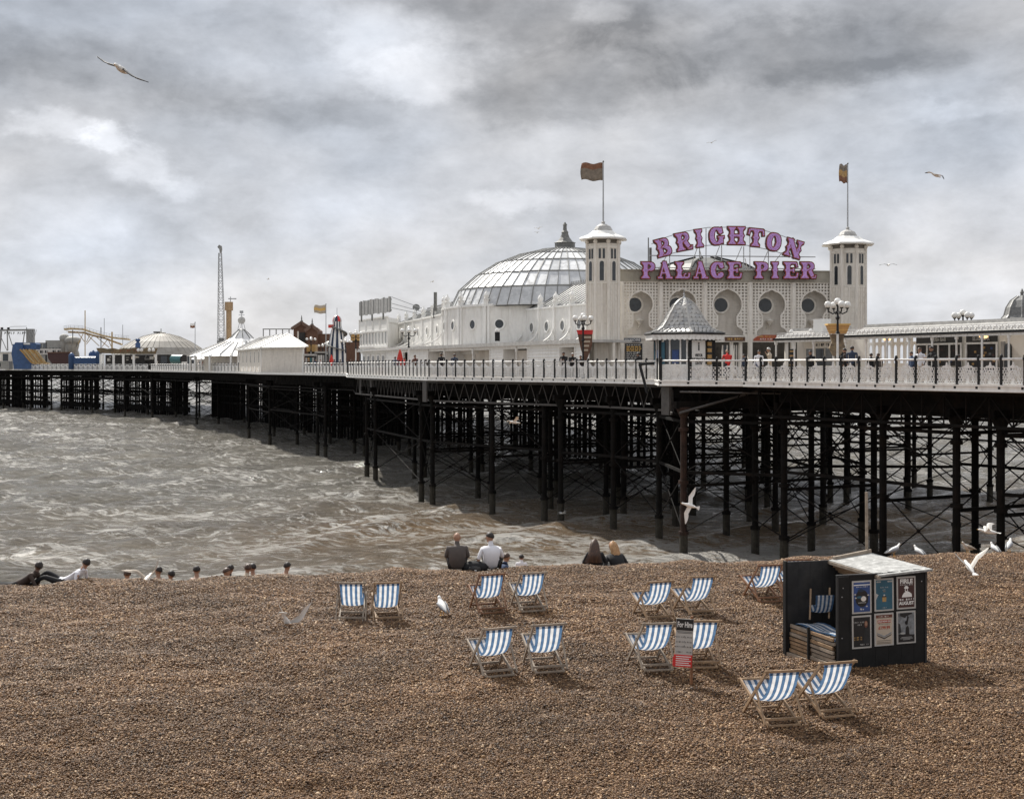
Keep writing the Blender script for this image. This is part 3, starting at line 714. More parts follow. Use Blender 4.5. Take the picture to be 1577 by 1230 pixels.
M_['dglassC'] = mat('pale_dome_glass', (.80, .81, .82), .35, .1, 1.2, dirt=(.3, .3, .3), dirt_amt=.6, dscale=(2.4, 2.4, 2.4))
# ------------------------------------------------------------------ main domed building
hall = thing('amusement_hall', 'long white building with a glazed dome, round windows and two square towers', 'building', G(905, 20.4, DZ))
def pilaster(mb, x, z0, z1, y=-.14, w=.26): mb.box(x-w/2, x+w/2, y, .06, z0, z1); mb.box(x-w/2-.04, x+w/2+.04, y-.04, .05, z1-.16, z1)
def finial_mesh(m):
    mb = MB(); mb.box(-.2, .2, -.2, .2, 0, .42); mb.box(-.27, .27, -.27, .27, .42, .50)
    mb.lathe((0, 0, .50), [(.10, 0), (.22, .12), (.26, .3), (.19, .48), (.08, .62), (.04, .74), (.0, .8)], 10)
    return mb.mesh('finial', m, smooth=False)
FIN = finial_mesh(M_['trim'])
def round_window(M, x, z, r, parent, mf='trim', mg='glassgrey', y=-.02, bars=True):
    f = MB(); f.M = M; f.strip([(x+(r+.05)*math.cos(a*PI/12), z+(r+.05)*math.sin(a*PI/12)) for a in range(24)], .14, y-.07, y+.03, True)
    fo = f.build('window', M_[mf], parent)
    g = MB(); g.M = M; g.prism([(x+r*math.cos(a*PI/12), z+r*math.sin(a*PI/12)) for a in range(24)], y-.01, y+.02); 
    g.build('pane', M_[mg], fo)
    return fo
def wing(a, b, ztop, zbot, n, wz, arches=True, name='wall'):
    """upper wall from a to b (far end -> near end)"""
    M, L = frame(a, b, 0)
    w = MB(); w.M = M; w.box(0, L, .0, .3, zbot, ztop-.12); w.build('wall', M_['wall'], hall)
    c = MB(); c.M = M; c.box(0, L, -.10, .34, ztop-.12, ztop+.04); c.build('cornice', M_['trim'], hall)
    # planked joints
    pj = MB(); pj.M = M; k = int(L/.42)
    for i in range(k): x = (i+.5)*L/k; pj.box(x-.012, x+.012, -.016, .01, zbot, ztop-.13)
    pj.build('cover_strips', M_['trim'], hall)
    for i in range(n+1):
        x = L*i/n; p = MB(); p.M = M; pilaster(p, x, zbot, ztop+.02, -.16, .28); p.build('pilaster', M_['trim'], hall)
        inst('finial', FIN, hall, M @ Matrix.Translation((x, .1, ztop+.02)))
        if arches and i < n:
            xx = L*(i+1)/n; R = L/n*.92
            ar = MB(); ar.M = M
            pts = [(-R*(1-math.cos(t*PI/16)), zbot+1.55*(1-math.sin(t*PI/16))*1.0) for t in range(9)]
            # quarter-circle buttress standing out from the pilaster
            for q in range(8):
                u0, z0 = pts[q]; u1, z1 = pts[q+1]
                ar.beam((xx-.02, -.18+u0*1.0, z0), (xx-.02, -.18+u1*1.0, z1), .12, .12, (1, 0, 0))
            ar.strip([(xx-.02+.0, zbot+.3)]*1+[(xx-.02, zbot+.3)], .01, -.01, .01) if False else None
            MM = M @ Matrix.Translation((xx-.02, -.55, zbot+.32)) @ Matrix.Rotation(PI/2, 4, 'Z')
            ar.M = MM; ar.strip([(.24*math.cos(a*PI/8), .24*math.sin(a*PI/8)) for a in range(16)], .07, -.05, .05, True)
            ar.build('buttress', M_['trim'], hall)
    for i in range(n): round_window(M, L*(i+.5)/n, wz, .43, hall)
    return M, L
K = 1.1
def pk(px, s): return G(px, s/K, 0)
E_ = pk(682, 17.05); F_ = pk(613, 13.9); D_ = pk(687, 17.35); C_ = pk(708, 17.87); B_ = pk(747, 18.33); A_ = pk(788, 18.4)
RW0 = pk(787, 18.0); RW1 = pk(906, 20.6)
wing(F_, E_, 16.05, 12.55, 5, 14.55)
wing(RW0, RW1, 16.05, 12.55, 5, 14.35)
for a, b in ((E_, D_), (D_, C_), (C_, B_), (B_, A_)):
    M, L = frame(a, b, 0)
    w = MB(); w.M = M; w.box(0, L, 0, .3, 12.3, 16.4); w.build('wall', M_['wall'], hall)
    c = MB(); c.M = M; c.box(-.05, L+.05, -.12, .32, 16.4, 16.62); c.build('cornice', M_['trim'], hall)
    for x in (0.0, .33):
        p = MB(); p.M = M; pilaster(p, x, 12.3, 16.5, -.14, .22); p.build('pilaster', M_['trim'], hall)
    p = MB(); p.M = M; pilaster(p, L-.12, 12.3, 16.5, -.14, .22); p.build('pilaster', M_['trim'], hall)
    pj = MB(); pj.M = M; k = max(1, int(L/.8))
    for i in range(k): x = (i+.5)*L/k; pj.box(x-.015, x+.015, -.02, .01, 12.3, 16.4)
    pj.build('cover_strips', M_['trim'], hall)
    inst('finial', FIN, hall, M @ Matrix.Translation((.1, .1, 16.6)))
    if L > 1.6: round_window(M, L*.5+.1, 14.75, .42, hall, mg='glassdark')
inst('finial', FIN, hall, Matrix.Translation((A_.x, A_.y+.1, 16.6)))
# lower storey with porches
def ground_floor():
    a = G(556, 13.0); b = G(908, 21.0); M, L = frame(a, b, 0)
    T = lambda px: onplane(M, px, 545, 0)[0]
    r = MB(); r.M = M; r.box(0, L, -.35, 3.5, 12.62, 12.80); r.box(0, L, -.42, -.35, 12.55, 12.86); r.build('lower_roof', M_['lead'], hall)
    f = MB(); f.M = M; f.box(0, L, -.05, .15, 12.30, 12.62); f.build('frieze', M_['trim'], hall)
    bk = MB(); bk.M = M; bk.box(0, L, 1.9, 2.1, DZ, 12.6); bk.build('back_wall', M_['cream'], hall)
    for i in range(14):
        x = L*(i+.5)/14; p = MB(); p.M = M; p.box(x-.08, x+.08, 1.82, 1.9, DZ, 12.6); p.build('pilaster', M_['trim'], hall)
    segs = [(557, 594, 'win'), (594, 622, 'lou'), (629, 661, 'lou'), (661, 686, 'open'), (686, 755, 'porch'), (755, 776, 'lou'), (776, 813, 'open'), (813, 863, 'lou'), (863, 886, 'open'), (886, 905, 'lou')]
    for p0, p1, k in segs:
        x0, x1 = T(p0), T(p1)
        if k == 'lou':
            w = MB(); w.M = M; w.box(x0, x1, 0.02, .14, DZ, 12.3); wl = w.build('shutter_wall', M_['trim'], hall)
            n = 9
            lm = None
            for i in range(n):
                s = MB(); s.M = M; z = DZ+.05+i*.25; s.add([(x0+.06, .02, z+.235), (x1-.06, .02, z+.235), (x1-.06, -.06, z), (x0+.06, -.06, z), (x0+.06, .02, z), (x1-.06, .02, z)], [(0, 3, 2, 1), (3, 4, 5, 2), (0, 4, 3), (1, 2, 5)])
                s.build('slat', M_['trim'], wl)
            for x in (x0+.04, x1-.04):
                c = MB(); c.M = M; c.box(x-.05, x+.05, -.09, .02, DZ, 12.3); c.build('door_post', M_['trim'], wl)
        elif k == 'open':
            g = MB(); g.M = M; g.box(x0+.1, x1-.1, 1.0, 1.04, DZ, 12.2)
            g.build('recess_panel', M_['siding'], hall)
            for x in (x0, x1):
                s = MB(); s.M = M; s.box(x-.06, x+.06, 0, 1.9, DZ, 12.3); s.build('side_wall', M_['trim'], hall)
        elif k == 'porch': pass
        else:
            w = MB(); w.M = M; w.box(x0, x1, .1, .2, DZ, 12.3); w.build('wall', M_['wall'], hall)
            for i in range(5):
                x = x0+(x1-x0)*(i+.5)/5
                c = MB(); c.M = M; c.box(x-.55, x+.55, -.0, .08, DZ+.1, 12.2); fr = c.build('window', M_['trim'], hall)
                c = MB(); c.M = M; c.box(x-.38, x+.38, -.03, -.005, DZ+.9, 12.0); c.build('pane', M_['glassgrey'], fr)
    for px in (661, 686, 730, 797): # porch columns with little lamps
        x = T(px); c = MB(); c.M = M; c.tube((x, -.1, DZ), (x, -.1, 12.45), .07, n=8); c.tube((x, -.1, 12.05), (x, -.1, 12.4), .13, n=8); c.build('column', M_['trim'], hall)
    # bench in the porch
    x = T(797); c = MB(); c.M = M
    for dx in (-1.2, 0, 1.2): c.box(x+dx-.03, x+dx+.03, .5, .56, DZ, DZ+1.3)
    for z in (1.25, .85, .45): c.box(x-1.2, x+1.2, .51, .55, DZ+z-.03, DZ+z+.03)
    c.build('barrier', M_['darklead'], hall)
ground_floor()
def wing_roof(a, b, back, z0, z1):
    M, L = frame(a, b, 0); mb = MB(); mb.M = M
    mb.add([(0, .2, z0), (L, .2, z0), (L, back, z1), (0, back, z1), (0, .2, z0-.1), (L, .2, z0-.1), (L, back, z1-.1), (0, back, z1-.1)], [(0, 1, 2, 3), (4, 7, 6, 5), (0, 4, 5, 1), (1, 5, 6, 2), (2, 6, 7, 3), (3, 7, 4, 0)])
    mb.build('wing_roof', M_['slate'], hall)
    n = int(L/.75)
    for i in range(n):
        s = MB(); s.M = M; x = L*(i+.5)/n; s.beam((x, .15, z0+.03), (x, back, z1+.03), .06, .09); s.build('roof_rib', M_['greyrib'], hall)
    r = MB(); r.M = M; r.beam((0, back, z1+.08), (L, back, z1+.08), .2, .2)
    for i in range(int(L/.35)): x = .2+i*.35; r.tube((x, back, z1+.15), (x, back, z1+.36), .05, n=5)
    r.build('ridge_cresting', M_['slate'], hall)
wing_roof(F_, E_, 3.6, 16.1, 17.6)
wing_roof(RW0, RW1, 3.6, 16.1, 18.2)
# body of the hall behind the wings
def body():
    mb = MB(); n = Vector((.93, .37, 0))
    mb.slab([F_+n*.4, RW1+n*.4, RW1+n*17, F_+n*17], DZ, 15.9); mb.build('inner_wall', M_['wall'], hall)
body()
# dome
def dome():
    s0 = 15.55; c = G(870, s0, 0)
    prof = [(11.35, 16.5), (10.55, 18.2), (8.9, 19.65), (6.9, 20.9), (4.7, 21.75), (2.4, 22.3), (.95, 22.5)]
    N = 60
    b = MB(); b.lathe(c, [(10.6, 12.0), (10.6, 16.55)], 24); b.build('drum_wall', M_['wall'], hall)
    d = MB(); 
    d.lathe(c, [(r-.16, z-.12) for r, z in prof], N); dm = d.build('dome', M_['darklead'], hall)
    mats = [M_['dglassA'], M_['dglassB'], M_['dglassC']]
    rib = MB(); ring = MB()
    for j in range(len(prof)-1):
        r0, z0 = prof[j]; r1, z1 = prof[j+1]
        for i in range(N):
            a0 = 2*PI*i/N; a1 = 2*PI*(i+1)/N; mid = (a0+a1)/2
            # only the half of the dome that can be seen gets single panes
            def pt(r, a, z): return (c.x+r*math.cos(a), c.y+r*math.sin(a), z)
            g = .035
            aa, bb = a0+g/r0, a1-g/r0; ca, cb = a0+g/r1, a1-g/r1
            q = MB(); tilt = random.uniform(-.02, .02)
            q.add([pt(r0, aa, z0), pt(r0, bb, z0+tilt), pt(r1, cb, z1+tilt), pt(r1, ca, z1), pt(r0-.05, aa, z0-.04), pt(r0-.05, bb, z0-.04), pt(r1-.05, cb, z1-.04), pt(r1-.05, ca, z1-.04)], [(0, 1, 2, 3), (7, 6, 5, 4), (0, 4, 5, 1), (1, 5, 6, 2), (2, 6, 7, 3), (3, 7, 4, 0)])
            if math.sin(mid) < .35: q.build('pane', random.choices(mats, (3, 5, 2))[0], dm)
            elif j < 6: rib.add(q.v[:4], [(0, 1, 2, 3)])
        for i in range(N):
            a0 = 2*PI*i/N
            p = (c.x+r0*math.cos(a0), c.y+r0*math.sin(a0), z0+.03); q = (c.x+r1*math.cos(a0), c.y+r1*math.sin(a0), z1+.03)
            rib.beam(p, q, .09 if i % 3 == 0 else .045, .10)
            a1 = 2*PI*(i+1)/N
            if j: ring.beam((c.x+r0*math.cos(a0), c.y+r0*math.sin(a0), z0+.02), (c.x+r0*math.cos(a1), c.y+r0*math.sin(a1), z0+.02), .10, .14)
    rib.build('rib', M_['greyrib'], dm); ring.build('ring', M_['greyrib'], dm)
    l = MB(); l.lathe(c, [(1.2, 22.3), (1.25, 22.55), (1.0, 22.6), (1.0, 23.0), (1.1, 23.05), (.75, 23.2), (.45, 23.6), (.32, 24.0), (.36, 24.1), (.2, 24.3), (.17, 24.75), (.24, 24.8), (.05, 25.1)], 10)
    l.build('lantern', M_['darklead'], hall)

dome()
# second low grey roof behind the sign
def back_roof():
    c = G(1086, 17.5, 0)
    mb = MB(); mb.lathe(c, [(6.4, 16.6), (5.6, 18.6), (3.6, 19.7), (1.0, 20.35), (.1, 20.4)], 8, a0=PI/8, sy=.9); mb.build('rear_roof', M_['darklead'], hall)
    for i in range(8):
        s = MB(); a = PI/8+2*PI*i/8
        pr = [(6.4, 16.6), (5.6, 18.6), (3.6, 19.7), (1.0, 20.35)]
        for k in range(3): s.beam((c.x+pr[k][0]*math.cos(a), c.y+pr[k][0]*.9*math.sin(a), pr[k][1]+.05), (c.x+pr[k+1][0]*math.cos(a), c.y+pr[k+1][0]*.9*math.sin(a), pr[k+1][1]+.05), .15, .15)
        s.build('roof_rib', M_['black'], hall)
back_roof()
# left end block and its sign seen from behind
def end_block():
    a = G(554, 12.4); b = G(597, 13.4); c = G(613, 13.0); M, L = frame(a, b, 0); 
    w = MB(); w.slab([a, b, c, a+(c-b)+Vector((.5, 6, 0))], 12.6, 16.45); w.build('wall', M_['wall'], hall)
    p = MB(); p.M = M; p.box(-.1, L+.1, -.15, .1, 14.9, 15.1); p.box(-.1, L+.1, -.15, 0.1, 16.45, 16.6); p.box(-.05, L+.05, -.05, .1, 15.1, 16.45); p.build('parapet', M_['trim'], hall)
    for i in range(5): x = L*i/4; q = MB(); q.M = M; q.box(x-.06, x+.06, -.12, -.05, 15.1, 16.45); q.build('pilaster', M_['trim'], hall)
    n = 9
    for i in range(n):
        q = MB(); q.M = M; x = L*(i+.5)/n; q.box(x-.15, x+.15, -.05, -.01, 13.4, 14.85); fr = q.build('window', M_['trim'], hall)
        q = MB(); q.M = M; q.box(x-.1, x+.1, -.08, -.06, 13.5, 14.8); q.build('pane', M_['glassgrey'], fr)
    q = MB(); q.M = M; q.box(-.05, L+.05, -.1, -.0, 13.1, 13.3); q.build('string_course', M_['trim'], hall)
    M2, L2 = frame(b, c, 0)
    q = MB(); q.M = M2; q.box(0, L2, -.1, .1, 15.9, 16.1); q.build('parapet', M_['trim'], hall)
end_block()
def back_sign():
    a = G(553.5, 12.9, 0); b = G(602, 13.9, 0); M, L = frame(a, b, 0)
    t = thing('rooftop_sign', 'grey slatted rooftop sign board seen from behind at the left end of the domed building', 'sign', (a.x, a.y, 16.2))
    n = 26; rnd = random.Random(3)
    for i in range(n):
        x = L*i/n; w = L/n; mb = MB(); mb.M = M; top = 18.55+rnd.uniform(-.12, .06); bot = 16.85+rnd.uniform(-.06, .06)
        mb.box(x+.01, x+w-.01, rnd.uniform(-.06, 0), .05, bot, top); mb.build('slat', M_['lead'] if rnd.random() < .6 else M_['greyrib'], t)
    mb = MB(); mb.M = M
    mb.box(0, L, .06, .12, 17.0, 17.1); mb.box(0, L, .06, .12, 18.2, 18.3)
    for x in (.6, L*.4, L*.75): mb.box(x-.08, x+.08, .0, .16, 16.1, 17.0)
    mb.build('sign_frame', M_['darklead'], t)
    mb = MB(); mb.M = M
    for z in (18.5, 17.8, 17.3): mb.tube((L, .1, z), (L+2.8, 4.5, 16.2+(z-17.3)*.3), .035, n=5)
    mb.build('stay', M_['galv'], t)
back_sign()
def roof_bits():
    p = P(670.5, 470, 15.5); mb = MB(); mb.tube((p.x, p.y, 16.3), (p.x, p.y, 10.9+(563-450)/15.5), .17, n=8)
    mb.build('flue', M_['darklead'], hall)
    for (px, py, r) in ((641, 473.5, .42), (668, 472, .35)):
        p = P(px, py, 13.6 if px < 650 else 15.0)
        t = thing('satellite_dish', 'dark round satellite dish on a post above the left wing roof' if px < 650 else 'dark flat dish lying tilted beside the black flue on the roof', 'satellite dish', (p.x, p.y, p.z-.9))
        mb = MB(); n = Vector((.1, -1, .35 if px < 650 else 2.2)).normalized(); u = n.cross(Vector((0, 0, 1))).normalized(); v = u.cross(n)
        vs = [p+n*.0-n*.12]; 
        for k in range(14): t_ = 2*PI*k/14; vs.append(p+(u*math.cos(t_)+v*math.sin(t_))*r)
        mb.add(vs, [(0, k+1, (k+1) % 14+1) for k in range(14)]+[tuple(range(14, 0, -1))]); mb.build('dish', M_['darklead'], t)
        mb = MB(); mb.tube((p.x, p.y+.1, p.z-.05), (p.x, p.y+.15, p.z-1.2), .06, n=6); mb.build('post', M_['black'], t)
    p = G(757+9, 19.3, 12.86); t = thing('rooftop_lamp', 'small square dark lamp box with a white cap on the lower roof', 'lamp', p)
    mb = MB(); mb.box(p.x-.2, p.x+.2, p.y-.2, p.y+.2, p.z, p.z+.7); mb.build('lamp_box', M_['black'], t); mb = MB(); mb.ball((p.x, p.y, p.z+.82), .2, 8); mb.build('cap', M_['globe'], t)
roof_bits()

# ------------------------------------------------------------------ entrance front: lattice screens between two towers
FA = G(955, 20.1); FB = G(1290, 19.75); FM, FL = frame(FA, FB, 0)
def fx(px, y=0): return onplane(FM, px, 500, y)[0]
def front():
    w = MB(); w.M = FM; w.box(0, FL, .95, 1.4, 13.1, 17.4); w.build('wall', M_['siding'], hall)
    for i in range(24):
        b = MB(); b.M = FM; z = 13.15+i*.175; b.add([(0, .95, z+.17), (FL, .95, z+.17), (FL, .90, z), (0, .90, z), (0, .95, z), (FL, .95, z)], [(0, 3, 2, 1), (3, 4, 5, 2)]); b.build('weatherboard', M_['siding'], hall)
    p = MB(); p.M = FM; p.box(0, FL, -.1, 1.4, 17.36, 18.2); p.box(-.02, FL+.02, -.2, 1.45, 18.2, 18.28); p.build('parapet', M_['concretefront'], hall)
    pil = [957, 1017, 1085, 1155, 1221.5, 1286.5]; xs = [fx(q) for q in pil]
    for x in xs:
        b = MB(); b.M = FM; b.box(x-.17, x+.17, -.12, .14, DZ, 17.35); b.box(x-.09, x+.09, -.17, -.12, DZ, 17.35); b.build('pilaster', M_['creamtrim'], hall)
    def keyhole(cx, zc, R):
        pts = []
        a0 = -52
        for k in range(25):
            a = math.radians(a0+(180+104-8)*k/24-0); pts.append((cx+R*math.cos(a), zc+R*math.sin(a)))
        # pointed tip
        pts = [q for q in pts]
        pts.insert(0, (cx+R*.62+.06, zc-R*1.0)); 
        right = [(cx+R*1.12, 13.25), (cx+R*1.12, 13.55), (cx+R*.98, 13.75), (cx+R*.70, 13.95), (cx+R*.66, 14.25)]
        left = [(2*cx-x, z) for x, z in right][::-1]
        arc = []
        for k in range(-48, 91, 6):
            a = math.radians(k); rr = R*(1+.12*max(0, (k-78)/12)); arc.append((cx+rr*math.cos(a), zc+rr*math.sin(a)))
        arcl = [(2*cx-x, z) for x, z in arc[:-1]][::-1]
        return right+arc+arcl+left
    def inside(pt, poly):
        x, y = pt; c = False; n = len(poly)
        for i in range(n):
            x0, y0 = poly[i]; x1, y1 = poly[(i+1) % n]
            if (y0 > y) != (y1 > y) and x < (x1-x0)*(y-y0)/(y1-y0)+x0: c = not c
        return c
    for i in range(5):
        x0, x1 = xs[i]+.17, xs[i+1]-.17; cx = (x0+x1)/2; R = (x1-x0)*.36; zc = 15.62
        key = keyhole(cx, zc, R)
        mb = MB(); mb.M = FM; z0, z1 = 13.3, 17.33; nx = 12; nz = 17; dx = (x1-x0)/nx; dz = (z1-z0)/nz
        for a in range(nx+1):
            for b in range(nz):
                x = x0+a*dx; z = z0+b*dz
                if not inside((x, z+dz/2), key): mb.box(x-.055, x+.055, -.03, .03, z-.001, z+dz+.001)
        for b in range(nz+1):
            for a in range(nx):
                x = x0+a*dx; z = z0+b*dz
                if not inside((x+dx/2, z), key): mb.box(x, x+dx, -.035, .035, z-.055, z+.055)
        mb.build('lattice_screen', M_['creamtrim'], hall)
        mb = MB(); mb.M = FM; mb.strip(key, .11, -.06, .06); mb.build('keyhole_rim', M_['creamtrim'], hall)
        mb = MB(); mb.M = FM; mb.prism([(cx-.05, zc+R), (cx+.05, zc+R), (cx+.02, 17.33), (cx-.02, 17.33)], -.05, .05); mb.build('tip', M_['creamtrim'], hall)
        wx = cx-.32+i*.02
        round_window(FM, wx, 15.62, .56, hall, 'creamtrim', 'glassdark', .87)
        if i in (0, 3, 4):
            wx2 = cx+.02; lp = MB(); lp.M = FM; lp.lathe((wx2, .55, 14.05), [(.06, 0), (.12, .1), (.3, .32), (.34, .36), (.1, .5)], 8); lp.tube((wx2-.15, .95, 13.7), (wx2, .55, 14.05), .04, n=5); lp.build('wall_lamp', M_['cream'], hall)
    # lower storey
    g = MB(); g.M = FM; g.box(0, FL, .3, .4, 12.95, 13.25); g.box(0, fx(1011), .42, .5, DZ, 12.95); g.box(0, FL, 3.6, 3.8, DZ, 13.2); g.build('wall', M_['cream'], hall)
    for i in range(15):
        b = MB(); b.M = FM; z = DZ+i*.2; b.add([(0, .42, z+.19), (fx(1011), .42, z+.19), (fx(1011), .37, z), (0, .37, z)], [(0, 3, 2, 1)]); b.build('weatherboard', M_['siding'], hall)
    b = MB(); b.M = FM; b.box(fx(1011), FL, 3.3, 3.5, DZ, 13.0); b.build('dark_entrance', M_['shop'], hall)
    b = MB(); b.M = FM; b.box(fx(1011), FL, -.02, .3, 12.72, 13.25); b.build('beam', M_['creamtrim'], hall)
    for px in (1011, 1128, 1142, 1213, 1222, 1238, 1284):
        x = fx(px); b = MB(); b.M = FM; b.box(x-.12, x+.12, .2, .45, DZ, 12.75); b.build('door_post', M_['creamtrim'], hall)
    b = MB(); b.M = FM; b.box(fx(1262), FL, .22, .42, DZ, 12.72); b.build('wall', M_['cream'], hall)
    for px0, px1 in ((1114, 1130), (1132, 1141)):
        b = MB(); b.M = FM; b.box(fx(px0), fx(px1), .5, .54, DZ+.1, 12.5); b.box(fx(px0), fx(px1), .44, .5, 12.3, 12.5)
        fr = b.build('door', M_['glassdark'], hall)
        for q in (px0+1, px1-1, (px0+px1)/2): b = MB(); b.M = FM; b.box(fx(q)-.05, fx(q)+.05, .40, .5, DZ, 12.5); b.build('door_frame', M_['creamtrim'], fr)
M_['concretefront'] = mat('stained_parapet_paint', (.40, .37, .31), .7, .2, 1.2, dirt=(.22, .20, .16), dirt_amt=.6, dscale=(1.5, 1.5, .4))
front()
def front_signs():
    t = thing('cash_machine_sign', 'dark blue strip sign with white letters above the dark notice board on the entrance wall', 'sign', (FA.x, FA.y, 12.8))
    x0 = fx(957); x1 = fx(988); mb = MB(); mb.M = FM; mb.box(x0+.1, x1, .24, .29, 12.73, 13.02); mb.build('board', M_['cnavy'], t)
    text_part('CASH MACHINE', .26, M_['white'], t, FM @ Matrix.Translation(((x0+x1)/2+.05, .23, 12.87)), bold=.006, sx=.72)
    t = thing('notice_board', 'dark notice board with orange and white writing left of the kiosk', 'notice board', (FA.x, FA.y, 11.2))
    x0 = fx(964); x1 = fx(990.5); mb = MB(); mb.M = FM; mb.box(x0, x1, .30, .35, 11.25, 12.6); mb.build('board', M_['boarddark'], t)
    rnd = random.Random(4)
    for i in range(9):
        z = 12.5-.14*i; k = 'flagy' if i in (1, 2, 3) else 'lead'
        x = x0+.1
        while x < x1-.2:
            w = rnd.uniform(.08, .3); mb = MB() if x == x0+.1 else mb; mb.M = FM; mb.box(x, min(x1-.08, x+w), .285, .299, z-.05, z+.03); x += w+.06
        mb.build('writing', M_[k], t)
    t = thing('gold_sign', 'small olive sign with gold letters above the glass doors right of the kiosk', 'sign', (FA.x, FA.y, 12.9))
    x0 = fx(1116); x1 = fx(1147); mb = MB(); mb.M = FM; mb.box(x0, x1, -.10, -.05, 12.80, 13.12); mb.build('board', M_['brown'], t)
    text_part(13, .22, M_['flagy'], t, FM @ Matrix.Translation(((x0+x1)/2, -.11, 12.96)), bold=.004, sx=.7)
    t = thing('orange_sign', 'orange arched sign above the open entrance doors', 'sign', (FA.x, FA.y, 12.9))
    x0 = fx(1160); x1 = fx(1195); mb = MB(); mb.M = FM; mb.prism([(x0, 12.82), (x1, 12.82), (x1, 13.28), (x0+.7, 13.28), (x0+.3, 13.18), (x0, 12.95)], -.10, -.05); mb.build('board', M_['orange_s'], t)
    text_part(14, .2, M_['flagy'], t, FM @ Matrix.Translation(((x0+x1)/2+.1, -.11, 13.14)), bold=.004, sx=.7)
    text_part(10, .2, M_['white'], t, FM @ Matrix.Translation(((x0+x1)/2+.1, -.11, 12.94)), bold=.004, sx=.8)
front_signs()
def tower(px, s, ztop, w):
    c = G(px, s, 0); t = OFF; n = 8; R = w/2/math.cos(PI/8); a0 = PI/8+math.radians(-9)
    tw = MB(); tw.lathe(c, [(R, DZ), (R, ztop)], n, a0); o = tw.build('tower', M_['cream'], hall)
    ang = [a0+2*PI*i/n for i in range(n)]
    P2 = [Vector((c.x+R*math.cos(a), c.y+R*math.sin(a), 0)) for a in ang]
    for i in range(n):
        a, b = P2[i], P2[(i+1) % n]; mid = (a+b)/2
        if mid.y > c.y+.2: continue
        # outward face: frame x along so that y points inwards
        M, L = frame(a, b, 0)
        if (M.to_3x3() @ Vector((0, 1, 0))).dot(c-mid) < 0: M, L = frame(b, a, 0)
        for x in (0, L): 
            e = MB(); e.M = M; e.box(x-.09, x+.09, -.07, .05, DZ, ztop-.02); e.build('corner_strip', M_['creamtrim'], o)
        e = MB(); e.M = M; e.box(L*.5-.05, L*.5+.05, -.05, .02, DZ, ztop-3.0); e.box(.1, L-.1, -.05, .02, ztop-.35, ztop-.2); e.box(.1, L-.1, -.05, .02, ztop-3.0, ztop-2.9); e.build('moulding', M_['creamtrim'], o)
        # small block-like studs down the shaft
        e = MB(); e.M = M
        k = 0
        while DZ+.3+k*.42 < ztop-3.2:
            z = DZ+.3+k*.42; e.box(.16, L*.5-.12, -.03, .02, z, z+.30); e.box(L*.5+.12, L-.16, -.03, .02, z, z+.30); k += 1
        e.build('shaft_blocks', M_['cream'], o)
        ww = .13
        e = MB(); e.M = M; e.box(L*.5-.24, L*.5+.24, -.06, -.01, ztop-2.85, ztop-1.5); e.prism([(L*.5+.24*math.cos(q*PI/8), ztop-1.5+.24*math.sin(q*PI/8)) for q in range(9)], -.06, -.01)
        f = e.build('window', M_['creamtrim'], o)
        e = MB(); e.M = M; e.prism([(L*.5-.16, ztop-2.8), (L*.5+.16, ztop-2.8)]+[(L*.5+.16*math.cos(q*PI/8), ztop-1.5+.16*math.sin(q*PI/8)) for q in range(9)], -.075, -.062); e.build('pane', M_['glassdark'], f)
        for dx in (-.15, .15):
            e = MB(); e.M = M; e.box(L*.5+dx-.08, L*.5+dx+.08, -.045, -.01, ztop-1.15, ztop-.42); e.build('slot', M_['glassdark'], o)
    e = MB()
    for a in P2:
        e.ball((a.x, a.y, ztop+.13), .17, 8)
    e.build('roof_balls', M_['creamtrim'], o)
    cp = MB(); cp.lathe(c, [(R*.96, ztop), (R*.96, ztop+.3)], n, a0); cp.build('neck', M_['shade'], o)
    Rr = w*.5*1.46/math.cos(PI/8)
    r = MB(); r.lathe(c, [(Rr, ztop+.30), (Rr*1.02, ztop+.38), (Rr*.98, ztop+.46), (Rr*.62, ztop+.72), (Rr*.42, ztop+1.0)], n, a0); r.build('roof', M_['trim'], o)
    r = MB(); r.lathe(c, [(.72, ztop+.9), (.7, ztop+1.1), (.55, ztop+1.35), (.28, ztop+1.5), (.12, ztop+1.55), (.14, ztop+1.7), (.05, ztop+1.75)], 14); r.build('cupola', M_['lead'], o)
    return c, ztop+1.7
T1 = tower(929, 20.4, 20.05, 2.35); T2 = tower(1305.5, 19.75, 19.95, 2.6)
def flagpole(c, z0, ztop, label, flag, label_cat='flagpole', r=.05):
    t = thing('flagpole', label, label_cat, (c.x, c.y, z0))
    mb = MB(); mb.tube((c.x, c.y, z0-.05), (c.x, c.y, ztop), r*1.3, r*.8, 8); mb.build('pole', M_['galv'], t)
    mb = MB(); mb.ball((c.x, c.y, ztop+r), r*1.5, 8); mb.build('truck', M_['darklead'], t)
    w, h, m, droop, ax = flag
    rows = []
    for j in range(7):
        r_ = []
        for i in range(13):
            u = i/12; v = j/6
            wave = .22*math.sin(u*7+.5*v)*u**.6*min(1, w)
            x = -u*w*math.cos(ax)*(.94+.06*math.sin(v*3)); y = wave*h*.4-u*w*math.sin(ax)
            z = -v*h*(1-.08*u)-droop*u*u*h+.05*h*math.sin(u*8+1)
            r_.append((c.x+x-r, c.y+y, ztop-.08+z))
        rows.append(r_)
    mb = MB(); mb.sheet(rows); fl = mb.build('flag', m if isinstance(m, list) else [m], t, smooth=True)
    if isinstance(m, list):
        k = len(fl.data.polygons); idx = [(p//12) for p in range(k)]
        fl.data.polygons.foreach_set('material_index', [min(len(m)-1, int(q/6*len(m))) for q in idx])
    sm = fl.modifiers.new('thick', 'SOLIDIFY'); sm.thickness = .02
    return t
